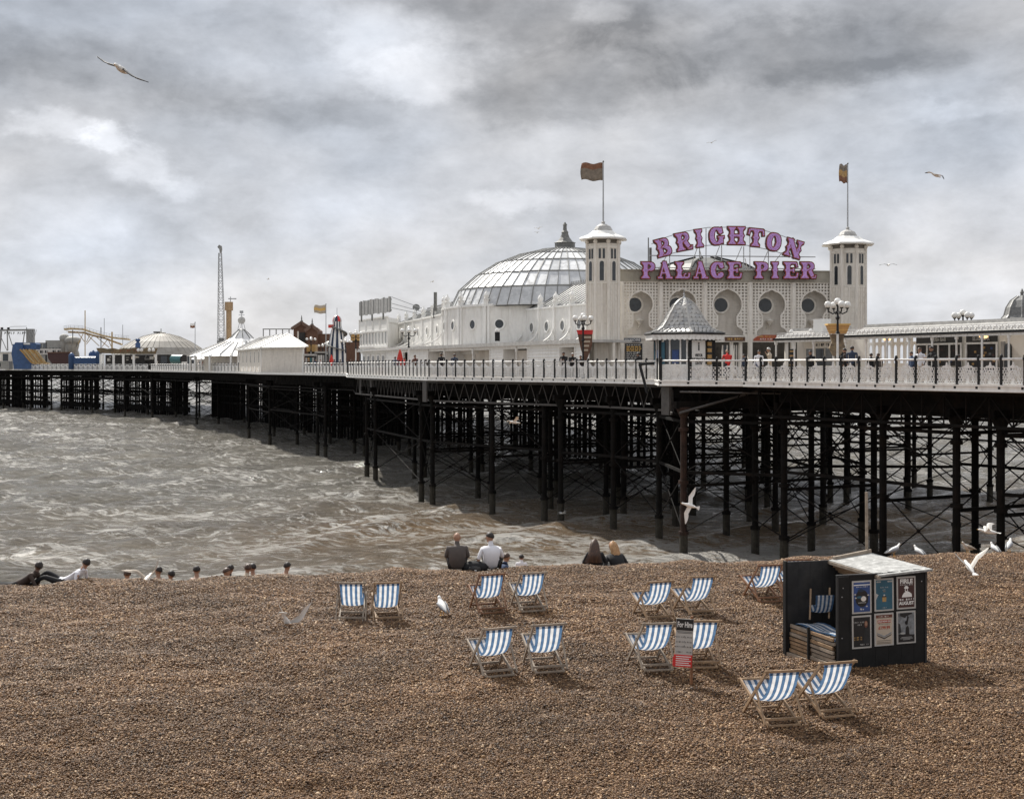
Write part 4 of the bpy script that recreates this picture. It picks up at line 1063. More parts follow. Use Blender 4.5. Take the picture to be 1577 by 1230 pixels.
flagpole(T1[0], T1[1], 10.9+(563-250)/20.4, 'tall flagpole on the left tower flying a faded brown and orange flag', (1.75, 1.35, [M_['flagr'], M_['flagg'], M_['flagg']], .06, .25))
flagpole(T2[0], T2[1], 10.9+(563-253)/19.75, 'tall flagpole on the right tower flying a small folded orange and brown flag', (1.1, 1.45, [M_['flagg'], M_['ochre'], M_['flagr']], .05, .75))
# ------------------------------------------------------------------ the lettered sign
# Tuscan slab letters: strokes in a unit box; 'g' grows every stroke for the dark rim behind
def stem(x, g, z0=0, z1=1, w=.27):
    o = []; zc = (z0+z1)/2
    o.append([(x-w/2-g, z0-g), (x+w/2+g, z0-g), (x+w/2+g, z1+g), (x-w/2-g, z1+g)])
    sp = .085
    o.append([(x-w/2-sp-g, zc), (x-w/2-g, zc-.10-g), (x+w/2+g, zc-.10-g), (x+w/2+sp+g, zc), (x+w/2+g, zc+.10+g), (x-w/2-g, zc+.10+g)])
    for z, d in ((z0, 1), (z1, -1)):
        o.append([(x-w/2-.13-g, z-d*g), (x-w/2-.13-g, z+d*(.07+g)), (x-w/2-.04-g, z+d*(.16+g)), (x-w/2, z+d*(.22+g)), (x+w/2, z+d*(.22+g)), (x+w/2+.04+g, z+d*(.16+g)), (x+w/2+.13+g, z+d*(.07+g)), (x+w/2+.13+g, z-d*g)])
    return o
def arc(cx, cz, rx, rz, a0, a1, w, g, wz=None, n=12):
    o = []; wz = wz or w*.45
    def q(a, k):
        t = math.radians(a); ww = (abs(math.cos(t))*w+abs(math.sin(t))*wz)/2+g
        return (cx+(rx+k*ww)*math.cos(t), cz+(rz+k*ww)*math.sin(t))
    for i in range(n):
        b0 = a0+(a1-a0)*i/n; b1 = a0+(a1-a0)*(i+1)/n
        o.append([q(b0, 1), q(b1, 1), q(b1, -1), q(b0, -1)])
    if g:
        for b in (a0, a1):
            t = math.radians(b); x = cx+rx*math.cos(t); z = cz+rz*math.sin(t); ww = (abs(math.cos(t))*w+abs(math.sin(t))*wz)/2+g
            o.append([(x+ww*math.cos(k*PI/4), z+ww*math.sin(k*PI/4)) for k in range(8)])
    return o
def bar(p, q, w, g):
    p = Vector(p); q = Vector(q); d = (q-p).normalized(); n = Vector((-d.y, d.x))*(w/2+g); e = d*g
    return [[tuple(p-e-n), tuple(q+e-n), tuple(q+e+n), tuple(p-e+n)]]
def letter(ch, g):
    if ch == 'I': return stem(.5, g, w=.32), 1
    if ch == 'P': return stem(.34, g)+arc(.56, .72, .24, .19, -90, 90, .24, g)+bar((.42, .91), (.56, .91), .10, g)+bar((.42, .53), (.56, .53), .10, g), 1
    if ch == 'B': return stem(.32, g)+arc(.56, .74, .22, .18, -90, 90, .23, g)+arc(.58, .27, .27, .20, -90, 90, .25, g)+bar((.4, .93), (.56, .93), .10, g)+bar((.4, .51), (.58, .51), .11, g)+bar((.4, .06), (.58, .06), .10, g), 1
    if ch == 'R': return stem(.30, g)+arc(.56, .74, .22, .18, -90, 90, .23, g)+bar((.4, .93), (.56, .93), .10, g)+bar((.4, .53), (.58, .53), .11, g)+bar((.60, .50), (.80, .12), .25, g)+bar((.72, .05), (1.0, .05), .10, g)+bar((.97, .06), (1.0, .2), .08, g), 1
    if ch == 'L': return stem(.34, g)+bar((.4, .06), (.92, .06), .13, g)+bar((.92, .04), (.98, .34), .12, g)+arc(.76, .16, .12, .12, 90, 250, .09, g), 1
    if ch == 'E': return stem(.34, g)+bar((.4, .94), (.88, .94), .12, g)+bar((.88, .95), (.93, .70), .11, g)+bar((.4, .5), (.68, .5), .11, g)+bar((.70, .36), (.70, .64), .12, g)+bar((.4, .06), (.9, .06), .13, g)+bar((.9, .04), (.97, .34), .12, g), 1
    if ch == 'A': return bar((.46, .98), (.76, .06), .27, g)+bar((.46, .98), (.22, .08), .11, g)+bar((.28, .34), (.66, .34), .10, g)+bar((.06, .05), (.38, .05), .12, g)+bar((.56, .05), (1.0, .05), .12, g)+[[(.34-g, .88), (.62+g, .88), (.54, 1.04+g), (.38, 1.04+g)]], 1
    if ch == 'C': return arc(.54, .5, .30, .42, 38, 322, .30, g, .12, 18)+bar((.80, .98), (.86, .66), .14, g)+arc(.72, .20, .12, .10, -60, 200, .12, g), 1
    if ch == 'G': return arc(.52, .5, .31, .42, 38, 322, .29, g, .12, 18)+bar((.80, .98), (.86, .68), .13, g)+bar((.60, .44), (1.0, .44), .11, g)+bar((.80, .44), (.80, .08), .24, g), 1
    if ch == 'O': return arc(.5, .5, .31, .42, 0, 360, .30, g, .13, 22)+[[(.10-g, .5), (.2, .4), (.3, .5), (.2, .6)], [(.90+g, .5), (.8, .4), (.7, .5), (.8, .6)]], 1
    if ch == 'H': return stem(.24, g, w=.25)+stem(.82, g, w=.25)+bar((.3, .5), (.8, .5), .15, g), 1.1
    if ch == 'T': return stem(.5, g, w=.28)+bar((.08, .94), (.92, .94), .13, g)+bar((.07, .96), (.02, .64), .12, g)+bar((.93, .96), (.98, .64), .12, g), 1
    if ch == 'N': return stem(.20, g, w=.15)+stem(.86, g, w=.15)+bar((.20, .96), (.84, .06), .27, g), 1.05
def sign():
    t = thing('lettered_sign', 'large purple and maroon letters on a steel frame above the entrance front', 'sign', (FA.x+8, FA.y, 18.2))
    y0 = -.62
    fr = MB(); fr.M = FM
    LT = [('B', 1021, 381, 15), ('R', 1052, 372, 11), ('I', 1076.5, 367, 7), ('G', 1103, 363.8, 3), ('H', 1133.5, 363, 0), ('T', 1164, 366, -5), ('O', 1191.5, 372.6, -9), ('N', 1221.5, 382.5, -16)]
    L2 = [('P', 998, 'a'), ('A', 1023.5, 'a'), ('L', 1050, 'a'), ('A', 1078.5, 'a'), ('C', 1104, 'a'), ('E', 1130, 'a'), ('P', 1172.5, 'a'), ('I', 1193.5, 'a'), ('E', 1217, 'a'), ('R', 1244, 'a')]
    items = [(c, px, py, rot, 1.34, 1.22) for c, px, py, rot in LT]+[(c, px, 416.3, 0, 1.26, 1.22) for c, px, _ in L2]
    for c, px, py, rot, h, w in items:
        x, z = onplane(FM, px, py, y0)
        R = FM @ Matrix.Translation((x, y0, z)) @ Matrix.Rotation(-math.radians(rot), 4, 'Y')
        if c == 'I': w = .95
        def layer(g, ya, yb, m, name, par, scl=1.0):
            st, ww = letter(c, g); mb = MB(); mb.M = R
            for i, poly in enumerate(st):
                pts = [((px_-.5)*w, (pz-.5)*h) for px_, pz in poly]
                ar = sum(pts[k][0]*pts[(k+1) % len(pts)][1]-pts[(k+1) % len(pts)][0]*pts[k][1] for k in range(len(pts)))
                if ar < 0: pts = pts[::-1]
                mb.prism(pts, ya-i*.0015, yb)
            return mb.build(name, m, par)
        b = layer(.06, .0, .22, M_['maroon'], 'letter', t)
        layer(.022, -.03, .0, M_['orange_s'], 'letter_rim', b)
        layer(-.022, -.07, -.035, M_['purple'], 'letter_face', b)
        # rows of bulbs down the stems
        mb = MB(); mb.M = R; st, ww = letter(c, 0)
        for poly in st:
            cx = sum(q[0] for q in poly)/len(poly); cz = sum(q[1] for q in poly)/len(poly)
            mb.ball(((cx-.5)*w, -.11, (cz-.5)*h), .035, 6)
        mb.build('bulbs', M_['lilac'], b)
    # frame of rails and struts
    arcp = []
    for px, py in ((1003, 376), (1021, 367), (1052, 357), (1090, 350.5), (1133, 350), (1170, 353), (1200, 362), (1235, 374)):
        arcp.append(onplane(FM, px, py, .1))
    def tube(p, q, r=.035): fr.tube((p[0], .05, p[1]), (q[0], .05, q[1]), r, n=5)
    for a, b in zip(arcp, arcp[1:]): tube(a, b, .03)
    low = [onplane(FM, px, py, .1) for px, py in ((1026, 393), (1075, 379), (1110, 377), (1150, 378), (1190, 386), (1220, 396))]
    for a, b in zip(low, low[1:]): tube(a, b, .03)
    zb = 18.3
    for px, py in ((1031, 393), (1077, 380), (1087, 352), (1111, 378), (1145, 380), (1154.5, 352), (1183, 387)):
        a = onplane(FM, px, py, .1); tube(a, (a[0], zb), .04)
    for (px, py, qx) in ((1026, 395, 1017), (1074, 381, 1066), (1108, 379, 1098), (1142, 380, 1131), (1182, 387, 1175), (1204, 389, 1187), (1077, 384, 1090), (1147, 398, 1157)):
        a = onplane(FM, px, py, .1); b = onplane(FM, qx, 404, .1); fr.tube((a[0], .05, a[1]), (b[0], 1.0, zb), .03, n=5)
    for z in (18.42, 19.35):
        a = onplane(FM, 1000, 420, .1); b = onplane(FM, 1255, 420, .1); fr.tube((a[0], .0, z), (b[0], .0, z), .04, n=5)
    fr.build('support_frame', M_['galv'], t)
    # mast with the cable rising left of the letters
    m = MB(); m.M = FM; x, z = onplane(FM, 998.5, 366, .5); m.tube((x, .5, 18.2), (x, .5, z), .045, n=6); x2 = onplane(FM, 1002, 385, .5)[0]; m.tube((x2, .55, 18.2), (x2, .55, 20.0), .1, n=6); m.build('mast', M_['darklead'], t)
sign()
# ------------------------------------------------------------------ kiosk with the bell roof
def kiosk():
    c = G(1053.5, 23.9, DZ); t = thing('kiosk', 'small kiosk with a grey bell-shaped scale roof and white scalloped valance', 'kiosk', c)
    s = 23.9; R = 64/s; n = 6; a0 = PI/2+.06
    prof = [(R*.98, 12.97), (R*.80, 13.08), (R*.66, 13.28), (R*.52, 13.72), (R*.40, 14.25), (R*.27, 14.78), (R*.14, 15.08), (R*.05, 15.2)]
    cz = Vector((c.x, c.y, 0))
    mb = MB(); mb.lathe(cz, prof, n, a0); rf = mb.build('roof', M_['slate'], t)
    # fish-scale slates in rows on the faces towards the beach
    def pf(k): return prof[k]
    ang = [a0+2*PI*i/n for i in range(n)]
    cnt = 0
    for i in range(n):
        A, B = ang[i], ang[(i+1) % n]
        if math.sin((A+B)/2+(2*PI if B < A else 0)) > .4: continue
        for k in range(1, len(prof)-1):
            r0, z0 = prof[k]; r1, z1 = prof[k+1]; rowsn = 2 if k < 6 else 1
            for q in range(rowsn):
                f0 = q/rowsn; f1 = (q+1)/rowsn
                ra = r0+(r1-r0)*f0; za = z0+(z1-z0)*f0; rb = r0+(r1-r0)*f1; zb = z0+(z1-z0)*f1
                m = max(2, int(ra*1.0/.30))
                for j in range(m):
                    def pt(r, f, z, up=0):
                        p = Vector((math.cos(A), math.sin(A), 0))*r*(1-f)+Vector((math.cos(B), math.sin(B), 0))*r*f
                        return (cz.x+p.x*(1+up), cz.y+p.y*(1+up), z)
                    g = .02; l, r_ = (j+g)/m, (j+1-g)/m; mid = (l+r_)/2; u = .045
                    zl = za+.10; 
                    sl = MB(); sl.add([pt(ra, l, zl-.04, u), pt(ra, (l+mid)/2, za-.03, u), pt(ra, (r_+mid)/2, za-.03, u), pt(ra, r_, zl-.04, u), pt(rb, r_, zb, .01), pt(rb, l, zb, .01), pt(ra, l, zl-.06, 0), pt(ra, (l+mid)/2, za-.05, 0), pt(ra, (r_+mid)/2, za-.05, 0), pt(ra, r_, zl-.06, 0)],
                        [(0, 1, 2, 3, 4, 5), (0, 6, 7, 1), (1, 7, 8, 2), (2, 8, 9, 3)])
                    if cnt < 290: sl.build('slate', random.choice((M_['slate'], M_['lead'], M_['lead'])), rf); cnt += 1
    for a in ang:
        h = MB()
        for k in range(len(prof)-1):
            r0, z0 = prof[k]; r1, z1 = prof[k+1]
            h.beam((cz.x+r0*1.03*math.cos(a), cz.y+r0*1.03*math.sin(a), z0+.03), (cz.x+r1*1.05*math.cos(a), cz.y+r1*1.05*math.sin(a), z1+.03), .10, .10)
        h.build('hip_roll', M_['lead'], t)
    mb = MB(); mb.lathe(cz, [(.09, 15.1), (.12, 15.25), (.05, 15.4), (.07, 15.5), (.02, 15.58), (.015, 15.9)], 8); mb.build('finial', M_['galv'], t)
    mb = MB(); mb.lathe(cz, [(R*.9, 12.84), (R*1.03, 12.90), (R*1.03, 12.97), (R*.97, 13.03)], n, a0); mb.build('gutter', M_['black'], t)
    # scalloped valance, one board per side
    V = [Vector((cz.x+R*.985*math.cos(a), cz.y+R*.985*math.sin(a), 0)) for a in ang]
    for i in range(n):
        M, L = frame(V[(i+1) % n], V[i], 0)
        if (M.to_3x3() @ Vector((0, 1, 0))).dot(cz-V[i]) < 0: M, L = frame(V[i], V[(i+1) % n], 0)
        k = 8; pts = [(0, 12.86)]+[(0, 12.58)]
        for j in range(k):
            for q in range(1, 5): pts.append((L*(j+q/4)/k, 12.58-.07*math.sin(PI*q/4)))
        pts += [(L, 12.86)]
        mb = MB(); mb.M = M; mb.prism(pts, .0, .03); mb.build('valance', M_['rail'], t)
    mb = MB(); mb.lathe(cz, [(R*.93, 12.80), (R*.93, 12.84)], n, a0); mb.build('ceiling', M_['shade'], t)
    rr = R*.74; W_ = [Vector((cz.x+rr*math.cos(a), cz.y+rr*math.sin(a), 0)) for a in ang]
    for i, p in enumerate(W_):
        mb = MB(); mb.box(p.x-.09, p.x+.09, p.y-.09, p.y+.09, DZ, 12.8); mb.build('post', M_['black'], t)
    for i in range(n):
        a, b = W_[i], W_[(i+1) % n]; M, L = frame(a, b, 0)
        if (M.to_3x3() @ Vector((0, 1, 0))).dot(cz-a) < 0: M, L = frame(b, a, 0)
        front = ((a+b)/2).y < cz.y+.3
        mb = MB(); mb.M = M; mb.box(.1, L-.1, .0, .05, DZ, 11.0); mb.build('wall', M_['wall'], t)
        if front and ((a+b)/2).x < cz.x:
            mb = MB(); mb.M = M; mb.box(.15, L-.15, .02, .05, 11.0, 12.8); fr = mb.build('window', M_['glassdark'], t)
            for x in (.2, L*.32, L*.68, L-.2): mb = MB(); mb.M = M; mb.box(x-.05, x+.05, -.03, .02, 11.0, 12.75); mb.build('frame', M_['rail'], fr)
            mb = MB(); mb.M = M; mb.box(L*.40, L*.62, -.02, .0, 11.05, 11.9); mb.build('poster', M_['pblue'], t)
            mb = MB(); mb.M = M; mb.box(L*.05, L*.16, -.06, -.05, 11.0, 12.4); mb.build('poster', M_['pteal'], t)
        elif front:
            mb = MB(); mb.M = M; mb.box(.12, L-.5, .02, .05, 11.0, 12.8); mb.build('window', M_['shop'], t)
            mb = MB(); mb.M = M; mb.box(.1, L*.62, -.05, -.02, 10.7, 12.5); b_ = mb.build('information_board', M_['globe'], t)
            text_part('i', .75, M_['pink'], b_, M @ Matrix.Translation((L*.34, -.06, 12.1)), bold=.02)
            for q, (tx, z) in enumerate((('VISITOR', 11.55), ('INFORMATION', 11.3), ('CENTRE', 11.05))): text_part(tx, .24, M_['pink'], b_, M @ Matrix.Translation((L*.34, -.06, z)), bold=.008, sx=.72)
            mb = MB(); mb.M = M
            for z in (12.3, 11.9, 11.5, 11.1): mb.box(L*.70, L*.86, -.12, -.02, z-.14, z+.10)
            mb.build('leaflet_rack', M_['ochre'], t)
kiosk()

# ------------------------------------------------------------------ shelters at the right
def shelter(a, b, label, ncol, z_e=12.62, style=0):
    t = thing('shelter', label, 'shelter', (a.x, a.y, DZ)); M, L = frame(a, b, 0)
    mb = MB(); mb.M = M; mb.add([(0, 0, z_e+.12), (L, 0, z_e+.12), (L, 1.6, z_e+.62), (0, 1.6, z_e+.62), (0, 0, z_e), (L, 0, z_e), (L, 1.6, z_e+.4), (0, 1.6, z_e+.4)], [(0, 1, 2, 3), (4, 7, 6, 5), (0, 4, 5, 1), (2, 6, 7, 3), (1, 5, 6, 2), (3, 7, 4, 0)]); mb.build('roof', M_['lead'], t)
    mb = MB(); mb.M = M; mb.box(-.05, L+.05, -.12, .0, z_e-.02, z_e+.12); mb.build('gutter', M_['black'], t)
    mb = MB(); mb.M = M; mb.box(0, L, -.02, .1, z_e-.15, z_e-.02); mb.build('fascia', M_['rail'], t)
    mb = MB(); mb.M = M; mb.box(0, L, 1.5, 1.62, z_e+.55, z_e+.78); mb.build('ridge', M_['lead'], t)
    # ornamental cresting along the eaves
    n = int(L/.42); c = MB(); c.strip([(.2*math.cos(q*PI/6)+.2, .2*math.sin(q*PI/6)) for q in range(7)], .06, -.02, .02); c.ball((.2, 0, .1), .07, 6); c.prism([(.36, 0), (.44, 0), (.42, .26), (.38, .26)], -.03, .03); cm = c.mesh('crest', M_['rail'])
    for i in range(n): inst('crest', cm, t, M @ Matrix.Translation((L*i/n, .18, z_e+.14)))
    mb = MB(); mb.M = M; mb.box(0, L, .16, .20, z_e+.42, z_e+.47); mb.build('crest_rail', M_['rail'], t)
    for i in range(ncol+1):
        x = L*i/ncol; mb = MB(); mb.M = M; mb.tube((x, .12, DZ), (x, .12, z_e), .055, n=8); mb.tube((x, .12, z_e-.3), (x, .12, z_e-.05), .10, n=8); mb.build('column', M_['rail'], t)
    return t, M, L
sa = G(1300, 25.4); sb = G(1640, 31.6)
t1, SM, SL = shelter(sa, sb, 'long shelter with white eaves cresting and shop fronts along the right part of the deck', 9)
def sx(px, y=0): return onplane(SM, px, 540, y)[0]
def shops():
    yb = 2.0
    # glazed arcade with round-headed lights, sky behind
    x0, x1 = sx(1336, yb), sx(1413, yb); n = 8
    w = (x1-x0)/n
    for i in range(n):
        a = x0+i*w; mb = MB(); mb.M = SM
        cx = a+w/2; r = w*.28
        right = [(a, DZ), (a+w, DZ), (a+w, 12.62), (a, 12.62)]
        mb.box(a, a+w, yb, yb+.06, DZ, 11.05); mb.box(a, cx-r, yb, yb+.06, 11.05, 12.6); mb.box(cx+r, a+w, yb, yb+.06, 11.05, 12.6)
        arcpts = [(cx+r*math.cos(q*PI/8), 11.95+r*1.3*math.sin(q*PI/8)) for q in range(9)]
        mb.prism([(cx+r, 12.25+.06)]+[(cx-r, 12.31)]+[(x, z) for x, z in arcpts[::-1]], yb+.001, yb+.059)
        mb.box(cx-r, cx+r, yb+.001, yb+.059, 12.53, 12.6)
        mb.build('arcade_screen', M_['siding'] if i % 3 else M_['wall'], t1)
    x2 = sx(1300, yb); mb = MB(); mb.M = SM; mb.box(x2, x0, yb, yb+.1, DZ, 12.6); mb.box(sx(1413, yb), SL, yb+.1, yb+.2, DZ, 12.6); mb.build('wall', M_['cream'], t1)
    for px0, px1, label, py in ((1413, 1482, 'SLUSH BAR', 1447), (1490, 1537, 'SLUSH BAR', 1513)):
        a, b = sx(px0, yb), sx(px1, yb)
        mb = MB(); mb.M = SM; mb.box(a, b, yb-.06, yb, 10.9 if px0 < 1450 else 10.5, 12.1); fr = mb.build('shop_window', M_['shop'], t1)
        k = 4 if px0 < 1450 else 1
        for i in range(k+1):
            x = a+(b-a)*i/k; m2 = MB(); m2.M = SM; m2.box(x-.05, x+.05, yb-.12, yb-.06, 10.4, 12.1); m2.build('frame', M_['rail'], fr)
        m2 = MB(); m2.M = SM; m2.box(a-.05, b+.05, yb-.12, yb-.06, 12.08, 12.17); m2.build('frame', M_['rail'], fr)
        m2 = MB(); m2.M = SM; m2.box(a, b, yb-.10, yb-.02, 12.19, 12.55); m2.build('sign_board', M_['boarddark'], t1)
        text_part(label, .30, M_['lead'], t1, SM @ Matrix.Translation((sx(py, yb), yb-.11, 12.37)), bold=.008, sx=.85)
        rnd = random.Random(px0)
        for q in range(14):
            x = rnd.uniform(a+.2, b-.2); z = rnd.uniform(10.8, 11.9); m2 = MB(); m2.M = SM; m2.box(x-.08, x+.08, yb-.075, yb-.062, z-.06, z+.06)
            m2.build('goods', M_[rnd.choice(('ochre', 'glassgrey', 'pmaroon', 'pblue'))], fr)
    for px in (1553, 1563): # round-headed dark doorway panel
        pass
    a = sx(1552, yb); mb = MB(); mb.M = SM; mb.prism([(a-.2, 10.3), (a+.2, 10.3)]+[(a+.2*math.cos(q*PI/6), 11.9+.2*math.sin(q*PI/6)) for q in range(7)], yb-.02, yb+.09); mb.build('arched_window', M_['glassdark'], t1)
    a = sx(1544, yb); mb = MB(); mb.M = SM; mb.box(a-.12, a+.12, yb-.02, yb+.09, 10.5, 12.2); mb.build('poster', M_['lead'], t1)
    for px in (1366, 1515):   # lit bowl lamps under the eaves
        a = sx(px, .5); mb = MB(); mb.M = SM; mb.lathe((a, .5, 12.34), [(.04, 0), (.2, .05), (.24, .12), (.05, .16)], 10); mb.build('eaves_lamp', M_['litlamp'], t1)
shops()
t2, SM2, SL2 = shelter(G(1193, 23.3), G(1281, 24.7), 'short shelter with a lumpy white roof edge behind the railing, left of the basket lamp', 3, 12.58)
def shop2():
    mb = MB(); mb.M = SM2; mb.box(0, SL2, 1.9, 2.0, DZ, 12.5); mb.build('wall', M_['siding'], t2)
    mb = MB(); mb.M = SM2; mb.box(SL2*.28, SL2*.92, 1.2, 1.3, 12.05, 12.42); b_ = mb.build('sign_board', M_['cream'], t2)
    text_part(8, .26, M_['boarddark'], b_, SM2 @ Matrix.Translation((SL2*.6, 1.19, 12.24)), bold=.006)
    for i in range(4):
        x = SL2*(.3+.17*i); mb = MB(); mb.M = SM2; mb.box(x, x+SL2*.13, 1.25, 1.3, 10.9, 12.0); mb.build('window', M_['glassdark'] if i % 2 else M_['glassgrey'], t2)
    mb = MB(); mb.M = SM2; mb.box(SL2*.28, SL2*.98, 1.25, 1.9, DZ, 10.88); mb.build('counter', M_['wall'], t2)
    for x in (.15, .5, .86): mb = MB(); mb.M = SM2; mb.ball((SL2*x, .7, 13.15), .14, 8); mb.build('roof_lamp', M_['globe'], t2)
    mb = MB(); mb.M = SM2; mb.box(SL2*.5, SL2*.66, .9, 1.6, 12.9, 13.9); mb.build('roof_box', M_['globe'], t2)
    mb = MB(); mb.M = SM2; mb.box(SL2*.03, SL2*.13, 1.1, 1.2, DZ+.6, 12.0); b_ = mb.build('menu_board', M_['boarddark'], t2)
    for k in range(4): mb = MB(); mb.M = SM2; mb.box(SL2*.04, SL2*.12, 1.08, 1.095, 11.8-k*.3, 11.9-k*.3); mb.build('menu_picture', M_[('ochre', 'orange', 'lead', 'ochre')[k]], b_)
shop2()
def right_pavilion():
    c = G(1574, 24.2, 0); t = thing('pavilion', 'octagonal pavilion with a dark slate dome and spike at the right edge', 'pavilion', (c.x, c.y, DZ))
    mb = MB(); mb.lathe(c, [(1.0, DZ), (1.0, 13.9)], 8, PI/8); mb.build('wall', M_['cream'], t)
    mb = MB(); mb.lathe(c, [(1.25, 13.9), (1.08, 14.1), (.95, 14.6), (.68, 15.05), (.3, 15.3), (.1, 15.36)], 8, PI/8); mb.build('dome', M_['slatedark'], t)
    for i in range(8):
        a = PI/8+i*PI/4; s = MB(); pr = [(1.25, 13.93), (1.1, 14.1), (.97, 14.6), (.7, 15.05), (.3, 15.33)]
        for k in range(4): s.beam((c.x+pr[k][0]*math.cos(a), c.y+pr[k][0]*math.sin(a), pr[k][1]), (c.x+pr[k+1][0]*math.cos(a), c.y+pr[k+1][0]*math.sin(a), pr[k+1][1]), .06, .06)
        s.build('hip_roll', M_['lead'], t)
    mb = MB(); mb.lathe(c, [(.12, 15.3), (.1, 15.5), (.14, 15.55), (.02, 15.8)], 8); mb.build('spike', M_['darklead'], t)
M_['slatedark'] = mat('dark_slate', (.17, .17, .165), .6, .35, 9)
right_pavilion()

# ------------------------------------------------------------------ lamp standards
def lamp(px, s, zt, label, post_white=True, base_z=DZ, loc=None, far=False):
    c = loc or G(px, s, base_z); t = thing('lamp_post', label, 'lamp post', c, 'lamp posts with white globes along the deck')
    x, y, z0 = c; H = zt-z0
    mb = MB(); mb.tube((x, y, z0), (x, y, z0+H*.62), .075, .06, 8); mb.tube((x, y, z0), (x, y, z0+.3), .13, .09, 8); mb.build('post', M_['rail'] if post_white else M_['black'], t)
    mb = MB(); mb.lathe((x, y, z0), [(.06, H*.62), (.14, H*.63), (.07, H*.66), (.06, H*.8), (.13, H*.83), (.06, H*.86), (.05, H)], 8)
    G_ = []
    for a in (0, 90, 180, 270):
        dx, dy = .56*math.cos(math.radians(a+8)), .56*math.sin(math.radians(a+8))
        pts = [(x, y, zt-.35), (x+dx*.5, y+dy*.5, zt-.50), (x+dx*.95, y+dy*.95, zt-.38), (x+dx, y+dy, zt-.20)]
        for p, q in zip(pts, pts[1:]): mb.tube(p, q, .035, n=6)
        mb.lathe((x+dx, y+dy, zt-.24), [(.05, 0), (.11, .06), (.1, .08)], 8); G_.append((x+dx, y+dy, zt-.0))
    mb.lathe((x, y, zt-.12), [(.05, 0), (.11, .12)], 8)
    mb.build('arms', M_['black'], t)
    for g in G_+[(x, y, zt+.18)]:
        m2 = MB(); m2.ball(g, .195, 12); m2.build('globe', M_['globe'], t, smooth=True)
    return t
lamp(1290, 28.0, 14.25, 'nearest lamp post with five globes, standing behind the orange basket at the right tower')
lamp(898, 22.1, 14.2, 'lamp post with five globes and a pennant-shaped board in front of the left tower', False)
lamp(629.5, 17.6, 13.95, 'lamp post with white globes in front of the left wing, beside the red parasol')
lamp(548, 14.6, 14.3, 'far lamp post with white globes standing left of the white end block')
lamp(607-75, 11.8, 14.1, 'far lamp post with white globes just right of the helter-skelter')
lamp(479, 11.0, 14.6, 'far lamp post with globes over an orange board in front of the brown haunted house')
lamp(497, 10.2, 13.9, 'slim far lamp post with white globes left of the yellow flag pole')
lamp(1483, 24.6, 14.05, 'lamp post rising behind the right shelter roof with only its globes showing')
M_['figboard'] = mat('painted_figure_board', (.16, .12, .08), .6, .6, 3, dirt=(.4, .3, .16), dirt_amt=.8, dscale=(4, 4, 4))
def basket():
    c = G(1290, 26.5, 0); t = thing('hanging_board', 'orange boat-shaped basket hanging below the nearest lamp at the right tower', 'hanging basket', (c.x, c.y, 12.4))
    mb = MB(); mb.prism([(c.x-.62, 13.25), (c.x+.62, 13.25), (c.x+.5, 12.95), (c.x+.42, 12.75), (c.x-.42, 12.75), (c.x-.5, 12.95)], c.y-.35, c.y+.35); mb.build('basket', M_['orange'], t)
    mb = MB(); mb.prism([(c.x-.66, 13.25), (c.x+.66, 13.25), (c.x+.66, 13.33), (c.x-.66, 13.33)], c.y-.4, c.y+.4); mb.prism([(c.x-.5, 12.93), (c.x+.5, 12.93), (c.x+.5, 12.97), (c.x-.5, 12.97)], c.y-.38, c.y+.38); mb.build('rim', M_['flagy'], t)
    # dark painted figure-shaped board under it
    mb = MB(); mb.prism([(c.x-.42, 12.73), (c.x+.42, 12.73), (c.x+.36, 12.3), (c.x+.48, 12.0), (c.x+.2, 11.5), (c.x-.2, 11.45), (c.x-.46, 11.9), (c.x-.3, 12.3)], c.y+.1, c.y+.3); mb.build('board', M_['figboard'], t)
    c = G(900.5, 22.0, 0); t = thing('pennant_board', 'red and brown pennant-shaped advertising board under the lamp before the left tower', 'sign', (c.x, c.y, 11.2))
    M, L = frame((c.x-.5, c.y, 0), (c.x+.5, c.y, 0), 0)
    mb = MB(); mb.M = M; mb.prism([(-.05, 13.4), (1.05, 13.4), (1.02, 12.3), (.62, 11.2), (.5, 11.2), (.2, 12.2)], .1, .15); b_ = mb.build('board', M_['brown'], t)
    mb = MB(); mb.M = M; mb.prism([(-.08, 13.4), (1.08, 13.4), (1.06, 13.1), (.02, 13.1)], .07, .1); mb.build('red_band', M_['signred'], b_)
    for k, z in enumerate((12.9, 12.6, 12.3, 12.0)): mb = MB(); mb.M = M; mb.box(.35+.03*k, .95-.07*k, .08, .1, z-.08, z+.06); mb.build('writing', M_['cbeige'], b_)
basket()
def parasols():
    for px, s, lab in ((616, 17.0, 'closed red parasol standing by the white shutters left of the white lamp post'), (510.5, 11.6, 'small closed red parasol far off beside the yellow flag pole')):
        c = G(px, s, DZ); t = thing('parasol', lab, 'parasol', c)
        mb = MB(); mb.tube(c, (c.x, c.y, c.z+2.3), .035, n=6); mb.build('pole', M_['galv'], t)
        mb = MB(); n = 16; prof = [(.12, .35), (.3, .7), (.34, 1.1), (.27, 1.6), (.14, 2.1), (.04, 2.35)]
        vs = []
        for r, z in prof:
            for i in range(n): rr = r*(1 if i % 2 else .72); vs.append((c.x+rr*math.cos(2*PI*i/n), c.y+rr*math.sin(2*PI*i/n), c.z+z))
        mb.add(vs, [(j*n+i, j*n+(i+1) % n, (j+1)*n+(i+1) % n, (j+1)*n+i) for j in range(len(prof)-1) for i in range(n)]+[tuple(range((len(prof)-1)*n, len(prof)*n)), tuple(range(n-1, -1, -1))]); mb.build('folded_canopy', M_['red'], t)
parasols()

